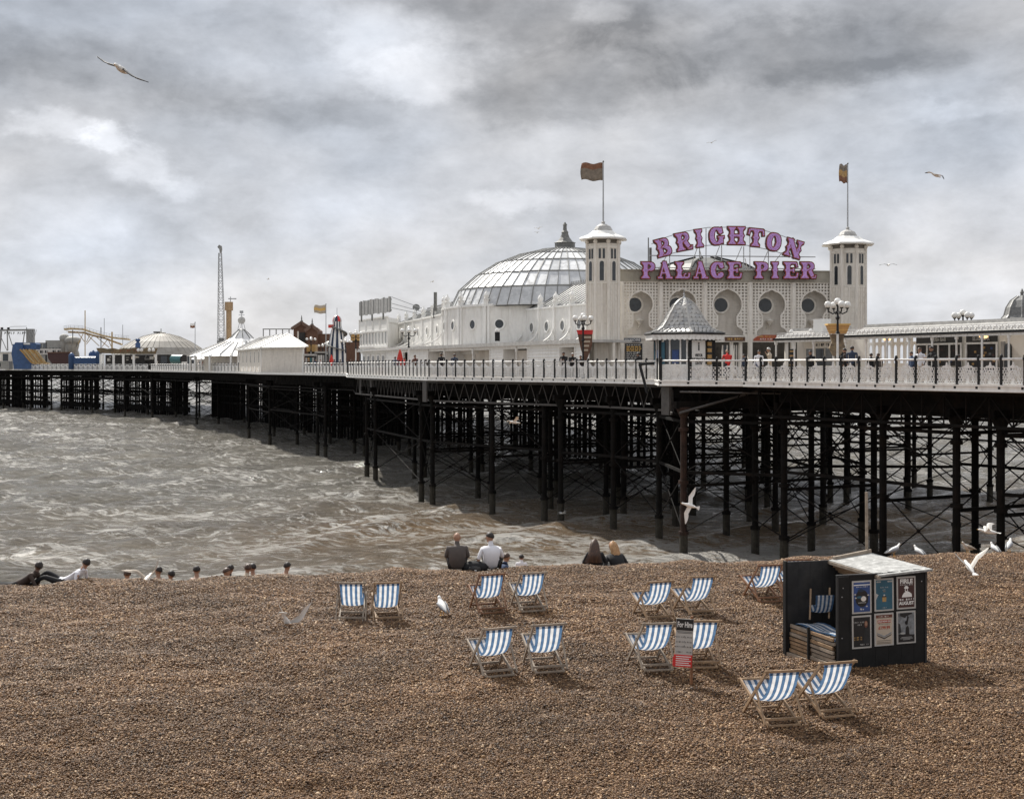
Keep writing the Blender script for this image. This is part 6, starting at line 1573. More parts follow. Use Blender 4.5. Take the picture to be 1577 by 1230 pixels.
# ------------------------------------------------------------------ deckchairs
def ground(px, py):
    """foot point of a pixel on the flat part of the bank"""
    s = (py-HY)/(ZC-BZ)
    for _ in range(4):
        p = G(px, s); s = (py-HY)/(ZC-bz(p.x, p.y))
    return Vector(((px-CX)/s, F/s, bz((px-CX)/s, F/s)))
def cloth_material():
    m = bpy.data.materials.new('striped_canvas'); m.use_nodes = True; nt = m.node_tree; N = nt.nodes; L = nt.links
    b = N['Principled BSDF']; b.inputs['Roughness'].default_value = .85; b.inputs['Specular IOR Level'].default_value = .15
    uv = N.new('ShaderNodeAttribute'); uv.attribute_name = 'across'
    m1 = N.new('ShaderNodeMath'); m1.operation = 'MULTIPLY'; m1.inputs[1].default_value = 4.5; L.new(uv.outputs['Fac'], m1.inputs[0])
    fr = N.new('ShaderNodeMath'); fr.operation = 'FRACT'; L.new(m1.outputs[0], fr.inputs[0])
    lt = N.new('ShaderNodeMath'); lt.operation = 'LESS_THAN'; lt.inputs[1].default_value = .51; L.new(fr.outputs[0], lt.inputs[0])
    tc = N.new('ShaderNodeTexCoord'); nz = N.new('ShaderNodeTexNoise'); nz.inputs['Scale'].default_value = 9; nz.inputs['Detail'].default_value = 7; L.new(tc.outputs['Object'], nz.inputs['Vector'])
    cb = N.new('ShaderNodeValToRGB'); cb.color_ramp.elements[0].color = (.07, .135, .25, 1); cb.color_ramp.elements[1].color = (.115, .21, .355, 1); cb.color_ramp.elements[0].position = .35; cb.color_ramp.elements[1].position = .65; L.new(nz.outputs[0], cb.inputs[0])
    cw = N.new('ShaderNodeValToRGB'); cw.color_ramp.elements[0].color = (.66, .66, .66, 1); cw.color_ramp.elements[1].color = (.82, .83, .85, 1); cw.color_ramp.elements[0].position = .35; cw.color_ramp.elements[1].position = .6; L.new(nz.outputs[0], cw.inputs[0])
    mx = N.new('ShaderNodeMix'); mx.data_type = 'RGBA'; L.new(lt.outputs[0], mx.inputs[0]); L.new(cw.outputs[0], mx.inputs[6]); L.new(cb.outputs[0], mx.inputs[7])
    L.new(mx.outputs[2], b.inputs['Base Color'])
    tr = N.new('ShaderNodeBsdfTranslucent'); L.new(mx.outputs[2], tr.inputs[0]); ms = N.new('ShaderNodeMixShader'); ms.inputs[0].default_value = .42
    L.new(b.outputs[0], ms.inputs[1]); L.new(tr.outputs[0], ms.inputs[2]); L.new(ms.outputs[0], N['Material Output'].inputs[0])
    w = N.new('ShaderNodeTexNoise'); w.inputs['Scale'].default_value = 5; L.new(tc.outputs['Object'], w.inputs['Vector']); bp = N.new('ShaderNodeBump'); bp.inputs['Strength'].default_value = .25; L.new(w.outputs[0], bp.inputs['Height']); L.new(bp.outputs[0], b.inputs['Normal'])
    return m
CANV = cloth_material()
def canvas_mesh(sag, W=.23):
    ctrl = [(-.50, .80), (-.455, .67), (-.36, .51-sag*.3), (-.20, .365-sag), (.02, .285-sag), (.24, .275-sag*.8), (.44, .335-sag*.3), (.62, .425)]
    pts = []
    for i in range(len(ctrl)-1):
        p0 = Vector(ctrl[max(0, i-1)]); p1 = Vector(ctrl[i]); p2 = Vector(ctrl[i+1]); p3 = Vector(ctrl[min(len(ctrl)-1, i+2)])
        for k in range(4):
            t = k/4; pts.append(.5*((2*p1)+(p2-p0)*t+(2*p0-5*p1+4*p2-p3)*t*t+(3*p1-p0-3*p2+p3)*t**3))
    pts.append(Vector(ctrl[-1]))
    # hem wrapped over the top bar
    pts = [Vector((-.472, .765)), Vector((-.48, .81)), Vector((-.502, .827))]+pts
    n = 12; vs = []; ac = []
    for j, p in enumerate(pts):
        wd = W*(1-.05*math.sin(PI*min(1, max(0, (j-3)/(len(pts)-4)))))
        for i in range(n+1):
            u = i/n*2-1; dip = .028*(1-u*u)*math.sin(PI*min(1, max(0, (j-3)/(len(pts)-4))))
            fray = .004*math.sin(j*2.3+i) if i in (0, n) else 0
            vs.append((u*wd+fray, p.x, p.y-dip)); ac.append(i/n)
    fs = [(j*(n+1)+i, j*(n+1)+i+1, (j+1)*(n+1)+i+1, (j+1)*(n+1)+i) for j in range(len(pts)-1) for i in range(n)]
    me = bpy.data.meshes.new('canvas'); me.from_pydata(vs, [], fs); a = me.attributes.new('across', 'FLOAT', 'POINT'); a.data.foreach_set('value', ac)
    me.materials.append(CANV); me.polygons.foreach_set('use_smooth', [True]*len(fs)); return me
def make_chair(wood, sag, recline=0):
    t = thing('deckchair', 'x', 'deckchair', (0, 0, 0), 'blue and white striped deckchairs on the shingle')
    def rail(p, q, w=.028, h=.045):
        mb = MB(); mb.beam(p, q, w, h, (1, 0, 0)) if False else mb.beam(p, q, w, h); return mb
    top = (-.50, .815); foot = (.40, .0); fr = (.62, .43); rr = (-.50, .02)
    for sx in (-1, 1):
        x = sx*.268; rail((x, foot[0], foot[1]), (x, top[0], top[1]+.02)).build('back_rail', M_[wood], t)
        x = sx*.236; rail((x, rr[0], rr[1]), (x, fr[0], fr[1]+.01)).build('seat_rail', M_[wood], t)
        x = sx*.300; px_, pz_ = .40-.90*.60, .815*.60
        rail((x, px_, pz_+.02), (x, -.50, .05), .024, .038).build('prop', M_[wood], t)
    for (y, z, w, name, h) in ((top[0], top[1], .31, 'top_bar', .035), (fr[0], fr[1], .27, 'front_bar', .035), (rr[0]-.01, rr[1]+.01, .25, 'rear_bar', .026), (-.44, .105, .31, 'prop_bar', .034), (foot[0]-.05, foot[1]+.06, .27, 'foot_bar', .035)):
        mb = MB(); mb.beam((-w, y, z), (w, y, z), .026, h); mb.build(name, M_[wood], t)
    me = canvas_mesh(sag); o = bpy.data.objects.new('canvas', me); C.objects.link(o); o.parent = t
    return t
chairs = [  # rear-foot pixel, yaw, wood, sag, label
    (540, 957, 2, 'woodgrey', .0, 'deckchair at the far left of the beach, the left one of the leftmost pair'),
    (598, 957, 9, 'wood', .03, 'deckchair with a sagging seat, right one of the leftmost pair'),
    (759, 948, 14, 'wooddark', .01, 'dark-framed deckchair directly below the two men sitting on the bank'),
    (822, 946, 13, 'woodgrey', .0, 'deckchair at the water side, right of the dark-framed one below the white-shirted man'),
    (770, 1046, 17, 'woodgrey', .0, 'deckchair of the front middle pair, left one, leaning toward the left'),
    (847, 1043, 10, 'woodgrey', .02, 'deckchair of the front middle pair, right one, with a taller back'),
    (1018, 956, 15, 'wood', .0, 'deckchair in the back row right behind the chair left of the hire sign'),
    (1082, 949, 16, 'wood', .02, 'deckchair in the back row, half behind the top of the hire sign'),
    (1014, 1038, 11, 'woodgrey', .0, 'deckchair directly left of the hire sign'),
    (1083, 1032, 5, 'wood', .03, 'deckchair directly behind the hire sign, partly hidden by it'),
    (1187, 929, 12, 'wooddark', .0, 'deckchair left of the black hut, farthest up the bank'),
    (1228, 922, 13, 'wooddark', .0, 'deckchair almost hidden behind the open side of the black hut'),
    (1207, 1119, 10, 'wood', .01, 'nearest deckchair, left one of the pair in front of the black hut'),
    (1291, 1110, 14, 'wood', .03, 'right one of the nearest pair, its top bar in front of the black hut corner')]
protos = {}
for (px, py, yaw, wd, sag, lab) in chairs:
    k = (wd, sag)
    if k not in protos: ch = make_chair(wd, sag); protos[k] = ch; new = True
    else: ch = dup(protos[k], (0, 0, 0)); new = False
    g = ground(px, py); r = math.radians(yaw+(2 if yaw > 3 else 1))
    off = Matrix.Rotation(r, 3, 'Z') @ Vector((0, .48, 0))
    q = g+off; q.z = bz(q.x, q.y)+.01; ch.location = q; ch.rotation_euler = (random.uniform(-.015, .015), random.uniform(-.02, .02), r); ch['label'] = lab

# ------------------------------------------------------------------ hire sign
def hire_sign():
    g = ground(1064.5, 1055); t = thing('hire_sign', 'narrow hire price board fixed to a brown post stuck in the shingle', 'sign', g)
    mb = MB(); mb.beam((g.x, g.y, g.z-.15), (g.x+.012, g.y, g.z+1.14), .04, .045); mb.build('post', M_['wooddark'], t)
    s = F/g.y; M, _ = frame((g.x-.30, g.y-.02, 0), (g.x-.02, g.y-.045, 0), g.z); R = M @ Matrix.Rotation(.05, 4, 'Y')
    mb = MB(); mb.M = R; mb.box(0, .285, 0, .012, .33, 1.11); b_ = mb.build('board', M_['paper'], t)
    mb = MB(); mb.M = R; mb.box(.005, .28, -.004, -.001, .92, 1.105); mb.build('black_heading', M_['pblack'], b_)
    mb = MB(); mb.M = R; mb.box(-.012, .285, -.006, -.001, .32, .52); mb.box(-.03, -.012, -.004, .004, .34, .48); mb.build('red_panel', M_['signred'], b_)
    text_part('For Hire', .125, M_['white'], b_, R @ Matrix.Translation((.142, -.006, 1.012)), ext=.001, bold=.0035, sx=.56)
    for i, (w0, z) in enumerate(((.02, .895), (.03, .875))): mb = MB(); mb.M = R; mb.box(w0, .27, -.003, -.001, z, z+.008); mb.build('rule', M_['pink'], b_)
    for a, p, z in ((10, 5, .81), (8, 5, .73), (10, 5, .65), (7, 5, .565)):
        text_part(a, .030, M_['pink'], b_, R @ Matrix.Translation((.075, -.003, z)), ext=.0008, bold=.0008, sx=.8)
        text_part(p, .034, M_['pink'], b_, R @ Matrix.Translation((.235, -.003, z)), ext=.0008, bold=.0012, sx=.85)
    for z in (.83, .75, .68): mb = MB(); mb.M = R; mb.beam((.145, -.003, z), (.165, -.003, z-.03), .006, .003, (0, 1, 0)); mb.beam((.145, -.003, z-.03), (.172, -.003, z-.03), .004, .003, (0, 1, 0)); mb.build('chair_symbol', M_['pink'], b_)
    for i, z in enumerate((.49, .455, .42, .385, .35)): mb = MB(); mb.M = R; mb.box(.02, .265-.03*(i % 2), -.009, -.007, z-.006, z+.008); mb.build('white_line', M_['white'], b_)
hire_sign()

# ------------------------------------------------------------------ black hire hut
def hire_hut():
    FLp = ground(1288.5, 1029.5); FRp = ground(1427, 1023.5); z0 = BZ-.03
    M, L = frame(FLp, FRp, z0); t = thing('hire_hut', 'black timber deckchair hut with six posters, open at its left side, grey felt lid', 'hut', (FLp.x, FLp.y, z0))
    D = 1.42; xL = -.13
    rf = .78   # roofed part starts here
    for i in range(7):    # front boards
        a = L*i/7; b = L*(i+1)/7; mb = MB(); mb.M = M; mb.box(a, b-.004, 0, .035, 0, 1.64+.012*i+.0*(i > 3)); mb.build('front_board', M_['boardblack'], t)
    mb = MB(); mb.M = M; mb.box(0, .03, -.012, 0, 0, 1.65); mb.box(L-.035, L, -.012, 0, .0, 1.72); mb.box(0, L*.5, -.01, .04, 1.655, 1.675); mb.build('edge_batten', M_['boarddark'], t)
    mb = MB(); mb.M = M
    for x, z in ((.12, 1.45), (.1, 1.3), (.1, .6), (L-.1, 1.5)): mb.tube((x, -.008, z), (x, .002, z), .01, n=6)
    mb.build('bolts', M_['galv'], t)
    for i in range(6):
        a = .036+(D-.036)*i/6; b = .036+(D-.036)*(i+1)/6; mb = MB(); mb.M = M; mb.box(L-.035, L-.002, a, b-.004, 0, 1.68); mb.build('side_board', M_['boardblack'], t)
    for i in range(8):    # tall rear boards, seen past the open side
        x0 = xL-.08+(L+.08-xL)*i/8; x1 = xL-.08+(L+.08-xL)*(i+1)/8; mb = MB(); mb.M = M; mb.box(x0, x1-.003, D, D+.035, 0, 1.70); mb.build('rear_board', M_['boarddark'], t)
    mb = MB(); mb.M = M; mb.box(xL-.12, xL-.08, D-.06, D+.04, 0, 1.72); mb.build('rear_post', M_['boardblack'], t)
    mb = MB(); mb.M = M; mb.beam((xL-.08, D-.05, .05), (-.02, .02, .05), .05, .09); mb.build('sill', M_['woodgrey'], t)
    # lid
    mb = MB(); mb.M = M
    q = [(rf-.02, -.10, 1.66), (L+.06, -.09, 1.72), (L-.06, D+.30, 1.755), (rf-.13, D+.02, 1.70)]
    mb.add(q+[(x, y, z-.035) for x, y, z in q], [(0, 1, 2, 3), (7, 6, 5, 4), (0, 4, 5, 1), (1, 5, 6, 2), (2, 6, 7, 3), (3, 7, 4, 0)]); mb.build('lid', M_['felt'], t)
    mb = MB(); mb.M = M; mb.beam(Vector(q[3])+Vector((0, 0, -.04)), Vector(q[0])+Vector((0, 0, -.04)), .05, .05); mb.beam(Vector(q[3])+Vector((.1, 0, .02)), Vector(q[2])+Vector((0, 0, .03)), .05, .07); mb.build('lid_frame', M_['woodgrey'], t)
    for i in range(4):
        mb = MB(); mb.M = M; f = i*.05; a = Vector(q[3])+Vector((.05+f, -.02, -.06-f)); b = Vector(q[0])+Vector((.08+f, .16, -.06-f)); mb.beam(a, b, .04, .04); mb.build('inner_batten', M_['wood'], t)
    # posters in pale frames
    P0 = [('pblue', 1338-16, 0), ('pteal', 1359, 0), ('pmaroon', 1395, 0), ('pblack', 1321, 1), ('pbeige', 1358, 1), ('pgrey', 1395, 1)]
    pw, ph = .37, .56
    xs = [.42, .82, 1.22]; tops = [1.565, 1.585, 1.60]; 
    sc = L/1.62
    for i, (mt, _, row) in enumerate(P0):
        cx = xs[i % 3]*sc+.02; zt = tops[i % 3]-row*.595; zc = zt-ph/2; R = M @ Matrix.Translation((cx, -.004, zc)) @ Matrix.Rotation(-.012, 4, 'Y')
        mb = MB(); mb.M = R; mb.box(-pw/2, pw/2, -.010, .0, -ph/2, ph/2); fr = mb.build('poster_frame', M_['paper'], t)
        mb = MB(); mb.M = R; a, b = pw/2-.028, ph/2-.028; mb.box(-a, a, -.0125, -.0105, -b, b); mb.build('poster', M_[mt], fr)
        def shp(pts, m, k=0, nm='poster_print'):
            q = MB(); q.M = R; q.prism(pts, -.0150-.0015*k, -.013-.0015*k); q.build(nm, M_[m], fr)
        def txt(s, z, size, m, x=0, b=.001, sx=1.0, k=0): text_part(s, size, M_[m], fr, R @ Matrix.Translation((x, -.0155-.0015*k, z)), ext=.0006, bold=b, sx=sx)
        def el(x, z, rx, rz, m, k=0, n=14): shp([(x+rx*math.cos(j*2*PI/n), z+rz*math.sin(j*2*PI/n)) for j in range(n)], m, k)
        if i == 0:
            shp([(-a, .20), (a, .20), (a, .215), (-a, .215)], 'globe'); txt(19, .175, .022, 'globe', sx=.8)
            el(0, -.02, .125, .15, 'pblack'); el(-.02, .115, .06, .025, 'cnavy', 1); el(.03, -.03, .05, .045, 'siding', 1); el(-.05, .0, .05, .02, 'pteal', 1); shp([(-.08, -.09), (.08, -.09), (.07, -.1), (-.07, -.1)], 'lead', 1)
            for x, z in ((-.13, .05), (-.12, -.01), (.12, .03), (.09, -.16), (-.02, -.2)): el(x, z, .02, .012, 'lead', 1)
            txt(4, -.21, .03, 'globe')
        if i == 1:
            for x in (-.12, -.09, .09, .13): el(x, .225, .03, .013, 'lead')
            txt(10, .125, .028, 'lead', sx=.9); txt(6, .085, .02, 'lead'); txt(3, .055, .022, 'orange')
            el(0, -.01, .018, .018, 'lead'); shp([(-.035, -.12), (.035, -.12), (.04, -.04), (-.04, -.04)], 'ochre'); shp([(-.045, -.04), (.045, -.04), (.03, -.02), (-.03, -.02)], 'pblack', 1)
            shp([(-a, .03), (-.11, .0), (-.13, -.02), (-a, -.08)], 'lead'); txt(7, -.22, .022, 'lead')
        if i == 2:
            txt('FIRLE', .195, .105, 'globe', b=.004, sx=1.03); txt(17, .138, .026, 'globe', sx=.9)
            el(.0, .085, .045, .02, 'globe'); el(0, .10, .028, .022, 'globe', 1); el(0, .045, .03, .04, 'globe', 1); el(.0, .05, .018, .02, 'pmaroon', 2)
            shp([(-.09, -.075), (.11, -.075), (.10, -.02), (.045, .02), (-.035, .01), (-.07, -.03)], 'globe'); txt(13, -.115, .045, 'globe', sx=.85); txt('AUGUST', -.18, .078, 'globe', b=.003, sx=.95)
        if i == 3:
            el(.08, .13, .032, .06, 'cbrown'); el(.08, .14, .024, .04, 'skin', 1); shp([(.03, -.2), (a, -.2), (a, .05), (.05, .07)], 'boarddark')
            txt(10, .165, .04, 'lead', -.06, sx=.9); txt(4, .125, .034, 'lead', -.045); txt(8, -.09, .032, 'ochre', -.075); txt(8, -.125, .032, 'ochre', -.075); txt(9, -.215, .032, 'lead', .05)
        if i == 4:
            shp([(-a, .20), (a, .20), (a, b), (-a, b)], 'cbrown'); txt(12, .222, .028, 'siding'); shp([(-.125, .115), (.125, .115), (.125, .165), (-.125, .165)], 'pred'); txt('SALE NOW ON', .14, .034, 'globe', k=1); txt(19, .095, .018, 'pink')
            txt('£199.99', .03, .075, 'pred', b=.002, sx=.92)
            shp([(-.14, -.05), (0, -.11), (.14, -.05), (.14, -.07), (0, -.135), (-.14, -.07)], 'pgrey'); shp([(-.14, -.085), (0, -.145), (.14, -.085), (.14, -.10), (0, -.165), (-.14, -.10)], 'pink')
            for z in (-.185, -.215, -.235): shp([(-.14, z), (.13, z), (.13, z-.006), (-.14, z-.006)], 'pink')
        if i == 5:
            shp([(-a, -b), (a, -b), (a, -.13), (-a, -.11)], 'pblack'); shp([(-.02, -.13), (.06, -.13), (.05, -.02), (.03, .03), (-.01, .0)], 'pblack', 1); el(-.0, .08, .028, .035, 'pblack', 1); shp([(-.01, .05), (.02, .04), (.05, .18), (.02, .2)], 'pblack', 1)
            shp([(-.12, .2), (-.02, .16), (.0, .19), (.12, .23), (.1, .25), (-.12, .25)], 'pblack'); shp([(-a, -.1), (-.10, -.08), (-.12, .06), (-a, .08)], 'boarddark', 1); el(-.07, -.1, .05, .018, 'lead', 1)
            for z, w in ((-.165, .1), (-.185, .12), (-.205, .07)): shp([(-w, z), (w, z), (w, z-.007), (-w, z-.007)], 'lead', 2)
    return M, L, D
HM, HL, HD = hire_hut()
def folded_chairs():
    # folded deckchairs lying in a stack in the open side of the hut
    t0 = None
    rnd = random.Random(6)
    for k in range(8):
        z = .06+k*.072
        t = thing('folded_deckchair', ('bottom folded deckchair of the stack in the open side of the hut', 'second folded deckchair from the bottom of the hut stack', 'third folded deckchair from the bottom of the hut stack', 'fourth folded deckchair from the bottom of the hut stack', 'fourth folded deckchair from the top of the hut stack', 'third folded deckchair from the top of the hut stack', 'second folded deckchair from the top of the hut stack', 'topmost folded deckchair of the hut stack, its striped canvas showing')[k], 'deckchair', HM @ Vector((0, 0, z)), 'folded deckchairs stacked in the hut')
        d = rnd.uniform(-.02, .02)
        for j, (x, a) in enumerate(((-.02, .03), (.30, .02))):
            for side in range(2):
                # two rails visible on the open (left) side, end to end with the tie between them
                y0, y1 = ((.04, .70), (.74, HD-.06))[side]
                f0, f1 = y0/HD, y1/HD
                xa = (-.03+(-.15+.03)*f0)+j*.46+d; xb = (-.03+(-.15+.03)*f1)+j*.46+d
                mb = MB(); mb.M = HM; mb.beam((xa, y0+rnd.uniform(-.02, .02), z), (xb, y1, z+.004+rnd.uniform(-.008, .008)), .035, .05+rnd.uniform(-.006, .006)); mb.build('rail', M_[rnd.choice(('wood', 'wood', 'woodgrey'))], t)
        mb = MB(); mb.M = HM; mb.beam((-.03, .2, z+.02), (.5, .25, z+.02), .03, .03); mb.build('cross_bar', M_['wood'], t)
        if k >= 6:
            vs = []; ac = []; n = 12; m = 10
            for j in range(m+1):
                for i in range(n+1):
                    u = i/n; v = j/m; x = (-.02-.12*(v*.9+.05))+.02+u*.46; y = .06+v*(HD-.2)
                    vs.append(tuple(HM @ Vector((x, y, z+.05+.02*math.sin(v*9+k)+.012*math.sin(u*7)))-HM @ Vector((0, 0, z)))); ac.append(u)
            me = bpy.data.meshes.new('canvas'); me.from_pydata(vs, [], [(j*(n+1)+i, j*(n+1)+i+1, (j+1)*(n+1)+i+1, (j+1)*(n+1)+i) for j in range(m) for i in range(n)]); at = me.attributes.new('across', 'FLOAT', 'POINT'); at.data.foreach_set('value', ac); me.materials.append(CANV)
            o = bpy.data.objects.new('canvas', me); C.objects.link(o); o.parent = t
    t = thing('tie_post', 'dark upright holding the stack of folded deckchairs in the hut', 'post', HM @ Vector((-.2, .72, 0)))
    mb = MB(); mb.M = HM; mb.box(-.16, -.12, .70, .74, 0, .66); mb.build('post', M_['boardblack'], t)
    t = thing('folded_deckchair', 'folded striped deckchair standing upright inside the hut behind the stack', 'deckchair', HM @ Vector((.3, 1.1, .1)), 'folded deckchairs stacked in the hut')
    for x in (.12, .5):
        mb = MB(); mb.M = HM; mb.beam((x, 1.15, .7), (x+.10, 1.3, 1.22), .03, .05); mb.build('rail', M_['wood'], t)
    o = bpy.data.objects.new('canvas', canvas_mesh(0, .17)); C.objects.link(o); o.parent = t; o.matrix_local = Matrix.Translation((.05, .1, .55)) @ Matrix.Rotation(.1, 4, 'Z') @ Matrix.Diagonal((1, .35, .6, 1))
folded_chairs()
def hut_pole():
    b = Vector((G(1347.5, 84.5).x, F/84.5+.5, BZ)); t = thing('pole', 'thin weathered pole standing behind the hut lid', 'pole', b)
    mb = MB(); mb.tube((b.x, b.y, BZ-.1), (b.x-.02, b.y, ZC-(757-HY)/82.5), .032, .028, 8); mb.build('shaft', M_['woodgrey'], t)
hut_pole()

# ------------------------------------------------------------------ people
def add_head(me, hd, up, fw):
    import bmesh
    bm = bmesh.new(); bm.from_mesh(me); sd = fw.cross(up)
    R = Matrix((sd, fw, up)).transposed().to_4x4()
    def ball(x, y, z, rx, ry, rz, mi, n=12):
        g = bmesh.ops.create_uvsphere(bm, u_segments=n, v_segments=max(5, n*3//4), radius=1, matrix=Matrix.Translation(hd) @ R @ Matrix.Translation((x, y, z)) @ Matrix.Diagonal((rx, ry, rz, 1)))
        for v in g['verts']:
            for f in v.link_faces: f.material_index = mi; f.smooth = True
    ball(0, .005, .035, .080, .098, .105, 2, 16); ball(0, .035, -.035, .055, .062, .055, 2); ball(0, .105, .02, .014, .022, .022, 2, 6)
    for s in (-1, 1): ball(s*.081, -.005, .02, .012, .022, .032, 2, 6); ball(s*.032, .094, .042, .012, .010, .009, 3, 6)
    bm.to_mesh(me); bm.free()
def body_mesh(J, Ed, mats, root='pelvis', sub=1):
    """J: joint -> (x, y, z, rx[, ry]); Ed: (a, b, material index). One skinned surface."""
    names = list(J); idx = {n: i for i, n in enumerate(names)}
    me = bpy.data.meshes.new('person_body'); me.from_pydata([J[n][:3] for n in names], [(idx[a], idx[b]) for a, b, _ in Ed], [])
    o = bpy.data.objects.new('person_body', me); C.objects.link(o)
    sk = o.modifiers.new('skin', 'SKIN'); sk.use_smooth_shade = True
    for n in names:
        v = me.skin_vertices[0].data[idx[n]]; j = J[n]; v.radius = (j[3], j[4] if len(j) > 4 else j[3]); v.use_root = (n == root)
    if sub: s = o.modifiers.new('sub', 'SUBSURF'); s.levels = sub; s.render_levels = sub
    dg = bpy.context.evaluated_depsgraph_get(); out = bpy.data.meshes.new_from_object(o.evaluated_get(dg)); bpy.data.objects.remove(o)
    out.materials.clear()
    for m in mats: out.materials.append(M_[m])
    segs = [(Vector(J[a][:3]), Vector(J[b][:3]), (J[a][3]+J[b][3])/2, m) for a, b, m in Ed]
    mi = []
    for p in out.polygons:
        c = p.center; best = 9; bm_ = 0
        for a, b, r, m in segs:
            d = b-a; t = max(0, min(1, (c-a).dot(d)/max(1e-9, d.length_squared))); dd = (c-(a+d*t)).length-r
            if dd < best: best = dd; bm_ = m
        mi.append(bm_)
    out.polygons.foreach_set('material_index', mi); out.polygons.foreach_set('use_smooth', [True]*len(mi)); out.update(); return out
def hand(J, Ed, side, w, d, m, palm_up=Vector((0, 0, 1))):
    """five bent fingers growing out of wrist w in direction d"""
    w = Vector(w); d = Vector(d).normalized(); a = d.cross(palm_up).normalized()
    pm = w+d*.055; J[side+'palm'] = (*pm, .028, .017); Ed.append((side+'wrist', side+'palm', m))
    for k in range(4):
        o = (k-1.5)*.021; L = (.034, .040, .037, .028)[k]
        p1 = pm+d*.04+a*o; p2 = p1+d*L*.8-palm_up*.006; p3 = p2+d*L*.5-palm_up*.022
        for q, p in enumerate((p1, p2, p3)): J['%sf%d%d' % (side, k, q)] = (*p, .0095-.001*q)
        Ed += [(side+'palm', '%sf%d0' % (side, k), m), ('%sf%d0' % (side, k), '%sf%d1' % (side, k), m), ('%sf%d1' % (side, k), '%sf%d2' % (side, k), m)]
    s = -1 if side == 'l' else 1
    t1 = w+d*.03+a*(-.03*s); t2 = t1+d*.03+a*(-.012*s)-palm_up*.01
    J[side+'t0'] = (*t1, .0105); J[side+'t1'] = (*t2, .009); Ed += [(side+'palm', side+'t0', m), (side+'t0', side+'t1', m)]
def skeleton(pose, fat=1.0, hands=False, sleeve=0, shorts=False):
    """mats: 0 top, 1 trousers, 2 skin, 3 shoes"""
    J = {}; Ed = []
    for k, v in pose.items():
        if k not in ('crown', 'nose'): J[k] = v
    c_, n_ = Vector(J['chest'][:3]), Vector(J['neck'][:3]); q = c_.lerp(n_, .55); J['nape'] = (*q, .085)
    Ed += [('pelvis', 'spine', 0), ('spine', 'chest', 0), ('chest', 'nape', 0), ('nape', 'neck', 2), ('neck', 'head', 2)]
    for s in 'lr':
        Ed += [('chest', s+'shoulder', 0), (s+'shoulder', s+'elbow', 0), (s+'elbow', s+'wrist', 2 if sleeve == 0 else 0), ('pelvis', s+'hip', 1), (s+'hip', s+'knee', 1), (s+'knee', s+'ankle', 2 if shorts else 1), (s+'ankle', s+'toe', 3)]
        w = Vector(J[s+'wrist'][:3]); e = Vector(J[s+'elbow'][:3])
        if hands: hand(J, Ed, s, w, w-e, 2)
        else:
            q = w+(w-e).normalized()*.10; J[s+'palm'] = (*q, .035, .02); Ed.append((s+'wrist', s+'palm', 2))
    return J, Ed
def headset(nk, hd, r=.085, face=(0, 1, 0)):
    f = Vector(face).normalized(); hd = Vector(hd); up = (hd-Vector(nk)).normalized(); cr = hd+up*.10
    ns = hd+f*(r+.018)-up*.005
    return {'neck': (*nk, .060), 'head': (*hd, .060), 'crown': (*cr, .05), 'nose': (*ns, .016)}
def hair_cap(c, r, m, parent, back=(0, -1, 0), up=(0, 0, 1), cover=.55, long=0):
    mb = MB(); up = Vector(up).normalized(); b = Vector(back).normalized(); b = (b-up*b.dot(up)).normalized(); a = up.cross(b); rows = []
    for j in range(9):
        th = PI*.5*j/8*(1+.28)
        row = []
        for i in range(17):
            ph = 2*PI*i/16; facing = math.cos(ph)   # 1 = towards back
            lim = PI*(.30+.34*(facing*.5+.5)*cover/.55)
            t_ = th/(PI*.64)*lim; d = up*math.cos(t_)*1.10+(b*math.cos(ph)*1.01+a*math.sin(ph)*.87)*math.sin(t_)
            row.append(tuple(Vector(c)+d*r*(1.0+.03*math.sin(i*5+j*3))))
        rows.append(row)
    mb.sheet(rows); o = mb.build('hair', M_[m], parent, smooth=True); s = o.modifiers.new('thick', 'SOLIDIFY'); s.thickness = .012; return o
def long_hair(c, m, parent, w=.13, L=.42, lean=0):
    mb = MB(); rows = []; c = Vector(c)
    for j in range(12):
        f = j/11; row = []
        z = .11-f*(L+.11); ww = .10*math.sqrt(min(1, f*4.5))+(w-.10)*f*f+.004; dd = .10*math.sqrt(min(1, f*4.5+.01))*math.cos(max(0, f-.25)*1.2)
        for i in range(14):
            ph = 2*PI*i/14; rr = 1+.10*math.sin(i*3+f*4)*f
            row.append((c.x+ww*rr*math.sin(ph)+lean*f, c.y-.03-.19*min(1, f*1.5)+dd*rr*math.cos(ph)*.8, c.z+z+.012*math.sin(i*4)*f))
        row.append(row[0]); rows.append(row)
    mb.sheet(rows); return mb.build('hair', M_[m], parent, smooth=True)
def person(label, loc, rz, pose, cols, hair=None, hair_r=.1, fat=1, hands=False, sleeve=0, shorts=False, group=None, longh=None, sc=1.0):
    t = thing('person', label, 'person', loc, group); J, Ed = skeleton(pose, fat, hands, sleeve, shorts)
    me = body_mesh(J, Ed, cols); hd = Vector(pose['head'][:3]); up = (Vector(pose['crown'][:3])-hd).normalized(); fw = Vector(pose['nose'][:3])-hd; fw = (fw-up*fw.dot(up)).normalized(); add_head(me, hd, up, fw)
    o = bpy.data.objects.new('body', me); C.objects.link(o); o.parent = t; OFF['__p'] = Vector((0, 0, 0))
    OFF[t.name] = Vector((0, 0, 0)); OFF[o.name] = Vector((0, 0, 0))
    hd = Vector(pose['head'][:3]); cr = Vector(pose['crown'][:3]); up = (cr-hd).normalized(); ns = Vector(pose['nose'][:3]); bk = hd-ns
    if hair: hair_cap(hd+up*.037, hair_r, hair, t, bk, up)
    if longh: long_hair(hd+up*.05, longh[0], t, *longh[1:])
    t.rotation_euler = (0, 0, rz); t.scale = (sc,)*3
    return t
